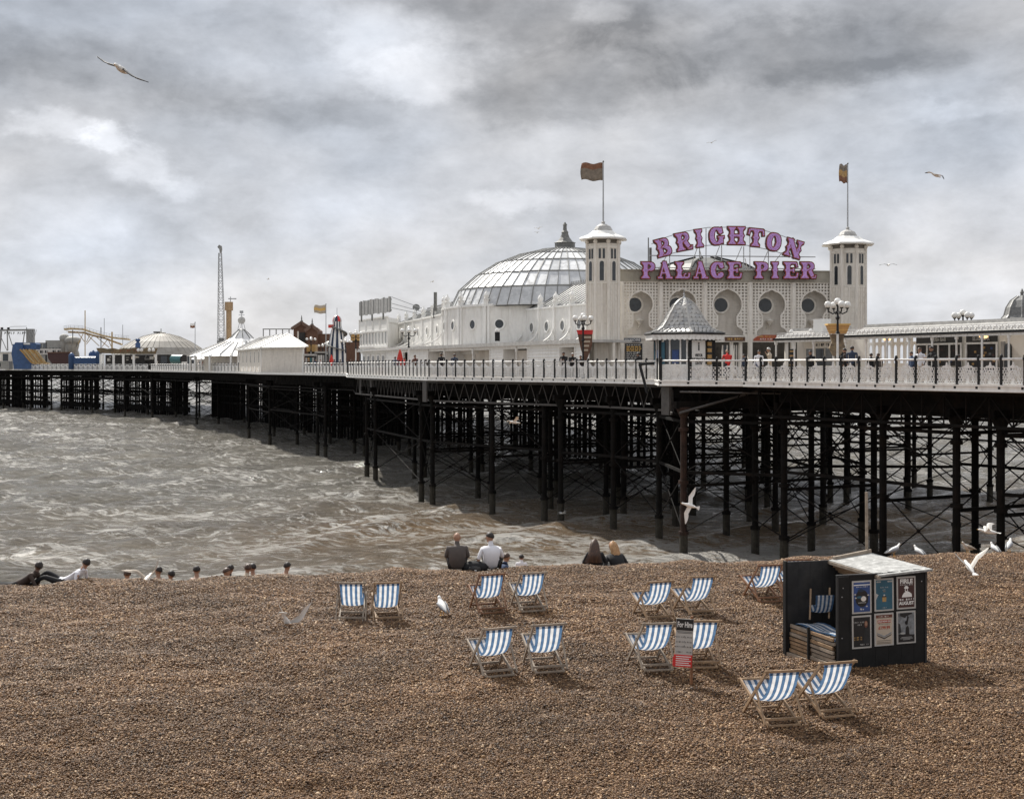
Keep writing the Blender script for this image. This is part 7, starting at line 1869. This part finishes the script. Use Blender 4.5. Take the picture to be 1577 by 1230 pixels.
def sit(lean=0, turn=0, w=1.0, fwd=.0, armL=None, armR=None, headx=0):
    p = {'pelvis': (0, 0, .13, .155*w, .12*w), 'spine': (lean*.3, .03, .32, .165*w, .12*w), 'chest': (lean*.7, .08+fwd, .47, .19*w, .135*w)}
    nk = (lean, .13+fwd*1.3, .615); hd = (lean+headx, .165+fwd*1.6, .735)
    p.update(headset(nk, hd, .088, (math.sin(turn), math.cos(turn), 0)))
    for s, x in (('l', -1), ('r', 1)):
        p[s+'shoulder'] = (lean*.8+x*.155*w, .09+fwd, .525, .066*w); p[s+'elbow'] = (x*.265+lean*.4, .13, .31, .046); p[s+'wrist'] = (x*.19, .36, .34, .03)
        p[s+'hip'] = (x*.10, .05, .12, .10); p[s+'knee'] = (x*.22, .46, .33, .066); p[s+'ankle'] = (x*.17, .72, -.05, .042); p[s+'toe'] = (x*.19, .86, -.08, .035)
    if armL: p['lelbow'] = (*armL[0], .046); p['lwrist'] = (*armL[1], .03)
    if armR: p['relbow'] = (*armR[0], .046); p['rwrist'] = (*armR[1], .03)
    return p
def stand(lean=0., arm=0, stride=.06, turn=0, w=1.0):
    p = {'pelvis': (0, 0, .95, .135*w, .10), 'spine': (0, .0+lean*.3, 1.10, .13*w, .095), 'chest': (0, lean*.8, 1.32, .155*w, .10)}
    p.update(headset((0, lean*1.1+.01, 1.445), (0, lean*1.25+.03, 1.56), .082, (math.sin(turn), math.cos(turn), 0)))
    for s, x in (('l', -1), ('r', 1)):
        k = x*stride
        p[s+'shoulder'] = (x*.17*w, lean*.85, 1.38, .055); p[s+'hip'] = (x*.09, 0, .90, .085); p[s+'knee'] = (x*.10, k+.03, .50, .056); p[s+'ankle'] = (x*.10, k*1.6-.02, .09, .04); p[s+'toe'] = (x*.11, k*1.6+.13, .04, .034)
        if arm == 0: p[s+'elbow'] = (x*.23, -.02+lean*.6, 1.12, .04); p[s+'wrist'] = (x*.22, .06+lean*.3, .88, .028)
        elif arm == 1: p[s+'elbow'] = (x*.25, .15+lean, 1.15, .04); p[s+'wrist'] = (x*.10, .36+lean, 1.18, .028)
        else: p[s+'elbow'] = (x*.26, .02, 1.14, .04); p[s+'wrist'] = ((-.04, .22, 1.42) if x > 0 else (-.2, .08, .92))+(.028,)
    return p
def crest_place(px, t):   # px at a distance t behind the crest line
    y = 34.0
    for _ in range(5): x = (px-CX)*y/F; y = crest(x)+t
    return Vector((x, y, bz(x, y)))
g = crest_place(704, -.5); person('bald man in a grey-brown t-shirt sitting on the bank with his back turned', g, .05, sit(w=1.28, fwd=.02, turn=-.1), ['cgrey', 'cblack', 'skin', 'cblack'], hands=True, sc=1.1)
g = crest_place(757, -.5); person('man in a white t-shirt sitting on the bank, head turned to the left', g, -.02, sit(lean=-.02, w=1.22, turn=.9*-1, headx=-.02, armL=((-.30, -.02, .32), (-.33, .02, .06))), ['cwhite', 'cblack', 'skin', 'cblack'], hair='hairdark', hands=True, sc=1.1)
def backpack():
    g = crest_place(731, -.42); t = thing('backpack', 'black rucksack lying between the two seated men', 'bag', g)
    mb = MB(); mb.lathe((g.x, g.y, g.z), [(.16, 0), (.25, .05), (.27, .14), (.22, .22), (.12, .27), (.02, .29)], 12, sx=1.35, sy=.75); mb.build('bag', M_['cblack'], t, smooth=True)
    mb = MB(); mb.strip([(g.x+.05+.05*math.cos(a*PI/6), g.z+.27+.06*math.sin(a*PI/6)) for a in range(7)], .015, g.y-.01, g.y+.01); mb.build('strap', M_['cblack'], t)
    mb = MB(); mb.lathe((g.x, g.y-.15, g.z), [(.14, .03), (.17, .08), (.15, .15), (.06, .18)], 10, sx=1.1, sy=.6); mb.build('pocket', M_['boarddark'], t, smooth=True); mb = MB(); mb.box(g.x+.0, g.x+.06, g.y-.27, g.y-.255, g.z+.06, g.z+.09); mb.build('patch', M_['globe'], t)
backpack()
g = crest_place(772, 3.0); person('person in a grey top crouching beyond the man in white', g, -.9, {**sit(lean=.02, w=.85, turn=0), }, ['cdenim', 'cbrown', 'skin', 'cblack'], hair='hairbrown')
g = crest_place(803, 14.5); person('small distant man in a white t-shirt standing at the water edge', (g.x, g.y, g.z+.05), 0, stand(), ['cwhite', 'cdenim', 'skin', 'cblack'], hair='hairdark')
g = crest_place(917, .9); person('woman with long dark brown hair sitting behind the top of the bank', (g.x, g.y, g.z-.22), .05, sit(w=1.05), ['cblack', 'cblack', 'skin', 'cblack'], longh=('hairbrown', .21, .44, -.05), sleeve=1, sc=1.15)
g = crest_place(955, .9); person('blond woman in black leaning over on the bank', (g.x, g.y, g.z-.3), .15, sit(w=1.1, lean=-.1, turn=-.4, fwd=.12, armL=((-.38, .02, .30), (-.52, .1, .22))), ['cblack', 'cblack', 'skin', 'cblack'], longh=('hairblond', .13, .40, .06), sleeve=1, sc=1.15)
def lying(up=.0):
    p = {'pelvis': (0, 0, .13, .13, .12), 'spine': (.22, 0, .20, .13, .11), 'chest': (.42, .0, .33, .15, .11)}
    p.update(headset((.51, .0, .46), (.54, .02, .55), .09, (-.3, 1, 0)))
    for s, x in (('l', -1), ('r', 1)):
        p[s+'shoulder'] = (.45-x*.05, .16*-x, .40, .06); p[s+'hip'] = (-.03, -.09*x, .12, .095); p[s+'knee'] = (-.42, -.12*x, .15+up*(1 if x < 0 else .6), .065); p[s+'ankle'] = (-.84+up*.3, -.12*x, .06, .042); p[s+'toe'] = (-.95+up*.3, -.13*x, .10, .035)
        p[s+'elbow'] = (.55, -.26*x, .14, .043) if x > 0 else (.50, .24, .14, .043); p[s+'wrist'] = (.72, -.20*x, .05, .03) if x > 0 else (.30, .34, .05, .03)
    return p
g = crest_place(23, -.35); person('man in dark brown reclining on his elbow at the far left of the bank', (g.x, g.y, g.z-.14), .1, lying(.0), ['cgreyd', 'cblack', 'skindark', 'cblack'], hair='hairdark', sleeve=1) if False else None
M_['cgreyd'] = mat('dark_brown_cloth', (.045, .03, .024), .85, .2, 6)
person('man in dark brown reclining on his elbow at the far left of the bank', (g.x, g.y, g.z-.14), .1, lying(.0), ['cgreyd', 'cblack', 'skindark', 'cblack'], hair='hairdark', sleeve=1, hands=True)
g = crest_place(97, -.3); person('man in a white t-shirt reclining with raised knees, hand at his face', (g.x, g.y, g.z-.12), .05, {**lying(.22), 'relbow': (.36, -.28, .16, .043), 'rwrist': (.46, -.16, .42, .03)}, ['cwhite', 'cblack', 'skin', 'cblack'], hair='hairdark', hands=True)
heads = [(197, 884, 'hairbrown', 'cbeige', 'brown-haired bather sitting just left of the landing gull, only the head showing'), (243, 879, 'hairdark', 'skin', 'head half hidden behind the wing of the landing gull at left'), (258, 885, 'hairdark', 'cblack', 'dark head low behind the bank, right of the landing gull'), (303, 878, 'hairdark', 'skin', 'dark-haired head leaning right, with a bare shoulder showing'), (343, 881, 'hairbrown', 'cnavy', 'low dark head in front of a taller one behind the bank'), (350, 876, 'hairdark', 'cgrey', 'taller dark head of the touching pair behind the bank'), (376, 875, 'hairbrown', 'cbeige', 'reddish-brown head left of the last close pair of heads'), (391, 874, 'hairdark', 'skin', 'brown head right of the last close pair of heads'), (437, 872, 'hairdark', 'skin', 'dark head with sunglasses, alone, rightmost of the row of heads behind the bank')]
for i, (px, py, h, c, lab) in enumerate(heads):
    t_ = 2.9+(i % 3)*.25; gg = crest_place(px, t_); s = F/gg.y; zh = ZC-(py-HY)/s       # head centre height
    dz = zh-.79-gg.z; dz = max(-.35, min(.35, dz))
    person(lab, (gg.x, gg.y, gg.z+dz), random.uniform(-.6, .6), sit(w=.9, turn=random.uniform(-1, 1)), [c, 'cblack', 'skin', 'cblack'], hair=h, hair_r=.105, group='bathers sitting just behind the bank')
# people on the deck
def edge_s(px):
    pts = sorted([(a, b) for a, b in E], key=lambda q: q[0])
    for (a, b), (c, d) in zip(pts, pts[1:]):
        if a <= px <= c: return b+(d-b)*(px-a)/max(1e-6, c-a)
    return pts[-1][1]
deckp = [ # px, setback m, rz, arm, top, trousers, hair, scale, label
    (609, 3.0, .5, 0, 'cdenim', 'cblack', 'hairdark', .95, 'person in blue standing just left of the red parasol'),
    (622, 2.5, -1, 0, 'cred', 'cblack', 'hairbrown', .9, 'person in red half hidden by the red parasol'),
    (641, 1.2, 2.6, 1, 'cbrown', 'cdenim', 'hairbrown', 1.0, 'person in a rust-brown coat right of the white lamp post'),
    (650.5, 1.0, 2.8, 0, 'cwhite', 'cgrey', 'hairdark', .68, 'small child in pale clothes beside the rust-brown coat'),
    (657, 1.0, 2.2, 0, 'cgreyd', 'cdenim', 'hairdark', .78, 'child in a dark brown top, right of the small pale child'),
    (680, 1.5, .3, 0, 'cblack', 'cgrey', 'hairdark', 1.06, 'person in a long black coat standing before the porch'),
    (700, 1.0, 0, 0, 'cnavy', 'cdenim', 'hairdark', 1.02, 'man in a navy top walking before the porch'),
    (869, .55, PI*.9, 1, 'cblack', 'cblack', 'hairdark', 1.04, 'leftmost of three people in dark coats leaning on the railing by the left tower'),
    (881, .5, PI*1.05, 1, 'cblack', 'cblack', 'lead', 1.0, 'grey-haired middle one of three people leaning on the railing'),
    (895, .5, PI*.8, 2, 'cgreyd', 'cblack', 'hairdark', .9, 'shorter right one of three people leaning on the railing, hand raised'),
    (986, 1.6, .8, 1, 'cblack', 'cblack', 'hairdark', .97, 'person in black bending at the telescope left of the kiosk'),
    (1121, 4.5, .1, 1, 'cred', 'cblack', 'skin', 1.05, 'bald man in a bright red shirt right of the kiosk, back turned'),
    (1147, 3.5, .6, 0, 'cnavy', 'cblack', 'hairdark', .88, 'short person in a navy jacket right of the red-shirted man'),
    (1168.5, 4.0, PI, 0, 'cwhite', 'cdenim', 'hairdark', 1.0, 'person in a white top with a blue strap facing the beach'),
    (1186, 3.6, 1.6, 2, 'cbeige', 'cbeige', 'lead', 1.08, 'elderly man in a beige jacket with a hand at his face'),
    (1250, 3.0, 2.5, 1, 'cblack', 'cblack', 'hairdark', .96, 'person with a dark round hat behind the railing left of the basket lamp'),
    (1303, 3.2, 1.0, 0, 'cgreyd', 'cblack', 'hairdark', 1.02, 'person in brown close beside the navy-backed person'),
    (1312, 2.8, -.4, 0, 'cnavy', 'cblack', 'hairdark', 1.08, 'tall person in a navy jacket right of the basket lamp'),
    (1342, 6, 0, 0, 'cblack', 'cblack', 'hairdark', .88, 'dark seated figure under the first arches of the long shelter'),
    (1353, 6, 0, 0, 'cgrey', 'cblack', 'hairbrown', .88, 'grey seated figure under the second arch of the long shelter'),
    (1405, 4.5, 2, 0, 'cdenim', 'cblack', 'hairdark', .9, 'person in blue with long hair at the end of the arches'),
    (1418, 2.6, 2.2, 2, 'cwhite', 'cbeige', 'hairbrown', 1.0, 'woman in a white top with brown hair before the slush bar'),
    (1440, 2.4, 1.8, 1, 'cblack', 'cblack', 'hairdark', 1.03, 'person in black reaching out left beside the raised railing panel'),
    (1478, 3.5, 1, 0, 'cblack', 'cblack', 'hairdark', .8, 'short dark figure between the two slush bar windows')]
for k, (px, sb, rz, arm, top, tr, hr, sc, lab) in enumerate(deckp):
    s = edge_s(px); p = G(px, s, DZ)+NV*0; d = F/s+sb; p = Vector(((px-CX)*d/F, d, DZ))
    person(lab, p, rz, stand(lean=.12 if arm == 1 else .03, arm=arm, turn=0, w=1.35), [top, tr, 'skin', 'cblack'], hair=None if hr == 'skin' else hr, hair_r=.1, sleeve=1 if top != 'cred' else 0, sc=sc*1.04)
rnd = random.Random(12)
for k in range(12):    # figures behind the far railing
    px = (475, 486, 493, 515, 524, 533, 541, 312, 322, 331, 345, 355)[k]; s = 12.0 if px > 470 else 8.4; p = G(px, s*.97, DZ)
    top = ('cblack', 'cdenim', 'cwhite', 'cnavy', 'cgrey', 'cblack', 'cbrown', 'cred', 'cblack', 'cbeige', 'cnavy', 'cblack')[k]
    lab = ('tiny black-clad figure beside the right wall of the square hut', 'tiny denim-clad figure under the orange fascia board', 'tiny white-topped figure left of the flag pole foot', 'tiny navy figure right of the small red parasol', 'tiny grey figure under the helter-skelter', 'tiny black figure right of the helter-skelter', 'tiny brown figure left of the white end block', 'tiny red figure under the low white canopy', 'tiny black figure under the low white canopy', 'tiny beige figure under the low white canopy', 'tiny navy figure below the ride tower', 'tiny black figure nearest the square hut on its left side')[k]
    person(lab, p, rnd.uniform(0, 6), stand(), [top, 'cblack', 'skin', 'cblack'], hair='hairdark', group='distant strollers behind the far railing')

# ------------------------------------------------------------------ gulls
def gull(label, c, fwd, right, a1=10, a2=-12, a1r=None, a2r=None, tint='gullwhite', sweep=.10, size=1.0, top='gullgrey', tuck=0.0):
    """flying gull: fwd and right-wing directions in the place; a1 = arm angle, a2 = hand angle (degrees up)"""
    t = thing('seagull', label, 'seagull', (0, 0, 0), None); OFF[t.name] = Vector((0, 0, 0))
    mb = MB(); pr = [(-.30, .004), (-.24, .022), (-.15, .050), (-.03, .068), (.08, .062), (.16, .042), (.20, .034), (.235, .037), (.27, .030), (.295, .010)]
    rows = []
    for y, r in pr: rows.append([(r*math.cos(k*PI/5), y, r*.95*math.sin(k*PI/5)+(.012 if y > .18 else 0)) for k in range(11)])
    mb.sheet(rows); mb.build('body', M_[tint], t, smooth=True)
    mb = MB(); mb.lathe((0, 0, 0), [(.0, 0)], 4) if False else None
    mb = MB(); mb.add([(-.012, .285, .0), (.012, .285, 0), (0, .285, .022), (0, .34, .0)], [(0, 1, 2), (0, 3, 1), (1, 3, 2), (2, 3, 0)]); mb.build('beak', M_['beak'], t)
    mb = MB(); n = 6
    vs = [(0, -.20, .012)]+[((k/n-.5)*.17, -.36+.02*abs(k-n/2)/n, .008) for k in range(n+1)]+[(0, -.20, -.004)]+[((k/n-.5)*.17, -.36+.02*abs(k-n/2)/n, .0) for k in range(n+1)]
    m = n+2
    mb.add(vs, [(0, k+1, k+2) for k in range(n)]+[(m, m+k+2, m+k+1) for k in range(n)]+[(k+1, m+k+1, m+k+2, k+2) for k in range(n)]+[(0, n+1, m+n+1, m), (0, m, m+1, 1)]); mb.build('tail', M_[tint], t)
    for side in (-1, 1):
        b1 = math.radians(a1 if side < 0 else (a1 if a1r is None else a1r)); b2 = math.radians(a2 if side < 0 else (a2 if a2r is None else a2r))
        st = []; x = .045; z = .02; N = 11
        for k in range(N):
            f = k/(N-1)
            an = b1 if f < .42 else b1+(b2-b1)*min(1, (f-.42)/.22)
            if k: x += .062*math.cos(an); z += .062*math.sin(an)
            ch = .155-.02*f if f < .45 else .146*(1-((f-.45)/.57)**1.6)+.012
            y0 = .06+(.055*f/.42 if f < .42 else .055-(f-.42)*(sweep*2.4))
            st.append((x, z, y0, ch))
        rows_t = []; rows_b = []
        for x_, z_, y0, ch in st:
            rt = []; rb = []
            for q in range(6):
                v = q/5; cam_ = .022*math.sin(PI*min(1, v*1.15))*(ch/.15); rt.append((side*x_, y0-ch*v, z_+cam_+.006*(1-v))); rb.append((side*x_, y0-ch*v, z_+cam_-.010*(1-v)-.001))
            rows_t.append(rt); rows_b.append(rb)
        w = MB(); w.cur = 0; w.sheet(rows_t if side > 0 else rows_t[::-1]); w.cur = 1; w.sheet(rows_b[::-1] if side > 0 else rows_b)
        # black tips
        o = w.build('wing', [M_[top], M_['gullgrey' if top == 'gulldark' else tint], M_['gullblack']], t, smooth=True)
        for p in o.data.polygons:
            if abs(p.center.x) > abs(st[-3][0])*.99 and abs(p.center.x-0) > 0 and top == 'gullgrey': p.material_index = 2
    f = Vector(fwd).normalized(); r = Vector(right); r = (r-f*r.dot(f)).normalized(); u = r.cross(f)
    R = Matrix((r, f, u)).transposed().to_4x4(); t.matrix_basis = Matrix.Translation(c) @ R @ Matrix.Scale(size, 4)
    return t
gull('largest flying gull, dark wings spread against the clouds at upper left', P(187, 107, 74), (-.15, 1, .18), (1, .1, -.48), 14, -4, 8, -10, tint='gullwhite', top='gulldark')  if False else None
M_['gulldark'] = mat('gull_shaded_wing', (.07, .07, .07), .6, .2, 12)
gull('largest flying gull, wings spread wide against the clouds at upper left', P(187, 107, 76), (-.2, -1, .1), (-.86, .05, .50), -8, 12, -14, 6, tint='gullwhite', top='gulldark')
gull('white gull flying with one wing drooping, upper right of the sky', P(1441, 270, 36), (.8, .45, -.25), (.5, -.8, -.1), 28, -8, -6, -42)
gull('white gull with wings held vertically before the dark pier piles', P(1062, 778, 44), (-1, .12, .28), (-.42, .10, -.88), 6, -6, 6, 4, top='gullbrownw') if False else None
M_['gullpale'] = mat('gull_pale_wing', (.66, .63, .58), .6, .12, 12, dirt=(.30, .22, .16), dirt_amt=.6, dscale=(9, 9, 9))
gull('white gull with its wings one above the other before the dark pier piles', P(1062, 778, 44), (-1, .12, .28), (-.42, -.10, -.88), 6, -4, 6, 6, top='gullpale')
gull('brownish white gull flapping between the piles under the left tower', P(792, 650, 32), (1, .3, -.2), (.3, -1, .35), 25, -8, top='gullbrown')
gull('white gull landing on the shingle right of the hut, wings in a V', P(1493, 873, 64), (-.1, 1, .45), (1, .1, .0), 40, 48, 62, 58, top='gullpale')
gull('speckled gull landing at left, wings raised, just below the row of heads', P(227, 891, 63), (.1, 1, .3), (1, -.1, .05), 38, 10, 48, 66, top='gullbrown')
gull('young brown gull taking off from the shingle left of the leftmost deckchairs', P(444, 962, 77), (.2, .55, -.8), (.8, -.5, .25), 52, 48, 66, 74, tint='gullwhite', top='gullbrown')
gull('ruffled white gull hovering low by the rusty pile at right', P(1522, 818, 52), (-.8, .5, .1), (.5, .8, .0), 32, -20, 38, -8, top='gullpale')
gull('tiny gull high above the purple letters', P(1096, 220, 13), (.3, 1, 0), (1, -.3, .25), 25, -5)
gull('tiny gull above the dome lantern, left of the tower', P(829, 352, 12), (.6, 1, 0), (1, -.6, .1), 30, -10)
gull('tiny gull just below another, above the dome lantern', P(827, 358, 9), (.9, 1, 0), (1, -.9, -.1), 25, -15)
gull('distant gull gliding in the sky right of the right tower', P(1368, 408, 22), (.1, -1, 0), (-1, -.1, -.02), 8, -12)
gull('tiny gull in the sky above the yellow flag', P(413, 430, 9), (1, .4, 0), (.4, -1, .2), 20, -10)
gull('tiny gull in the sky above the black flue', P(666, 434, 9), (1, .6, 0), (.6, -1, .2), 20, -10)
gull('small gull low over the water at the foot of a pile, above the long-haired women', P(866, 790, 22), (.9, .5, 0), (.5, -.9, .2), 20, -10)
def gull_stand(label, p, rz, size=1.0, tint='gullwhite', young=False):
    t = thing('seagull', label, 'seagull', (0, 0, 0)); OFF[t.name] = Vector((0, 0, 0))
    rows = []; pr = [(-.24, .13, .005), (-.17, .15, .045), (-.06, .185, .078), (.05, .22, .082), (.11, .26, .062), (.145, .30, .044), (.165, .335, .038), (.19, .355, .034), (.215, .355, .012)]
    for y, z, r in pr: rows.append([(r*math.cos(k*PI/5), y, z+r*math.sin(k*PI/5)) for k in range(11)])
    mb = MB(); mb.sheet(rows); mb.build('body', M_[tint], t, smooth=True)
    for s in (-1, 1):
        rows = []
        for y, z, h in ((-.33, .12, .008), (-.22, .155, .03), (-.08, .20, .055), (.04, .235, .05), (.08, .25, .02)): rows.append([(s*(.02+.065*min(1, (y+.36)*3)), y, z-h), (s*(.035+.062*min(1, (y+.36)*3)), y, z), (s*(.02+.05*min(1, (y+.36)*3)), y, z+h)])
        w = MB(); w.sheet(rows); o = w.build('folded_wing', M_['gullbrown' if young else 'gullgrey'], t, smooth=True); m = o.modifiers.new('thick', 'SOLIDIFY'); m.thickness = .012
        l = MB(); l.tube((s*.03, 0, .0), (s*.025, .0, .14), .007, n=5); l.box(s*.03-.015, s*.03+.015, -.01, .04, 0, .006); l.build('leg', M_['beak'], t)
    mb = MB(); mb.add([(-.01, .21, .35), (.01, .21, .35), (0, .21, .368), (0, .26, .347)], [(0, 1, 2), (0, 3, 1), (1, 3, 2), (2, 3, 0)]); mb.build('beak', M_['beak'], t)
    t.location = p; t.rotation_euler = (0, 0, rz); t.scale = (size,)*3
gp = ground(681, 949); gull_stand('white gull standing on the shingle between the two left groups of deckchairs', (gp.x, gp.y, gp.z+.02), .4, 1.0)
for px, t_, rz, dz, lab, yg in ((1377, -.2, -1.2, .0, 'white gull standing on top of the bank right of the hut pole', False), (1415, .6, .4, -.05, 'gull behind the bank right of the hut with only its head showing', False), (1490, -.1, 2.0, -.02, 'speckled grey gull on top of the bank above the landing gull', True), (1532, .6, .2, -.05, 'gull head just showing over the bank, near the right edge', False), (1554, -.1, -.6, 0, 'white gull on top of the bank, rightmost of the standing ones', False)):
    q = crest_place(px, t_); gull_stand(lab, (q.x, q.y, q.z+.03+dz), rz, .95, 'gullwhite' if not yg else 'gullpale', yg)
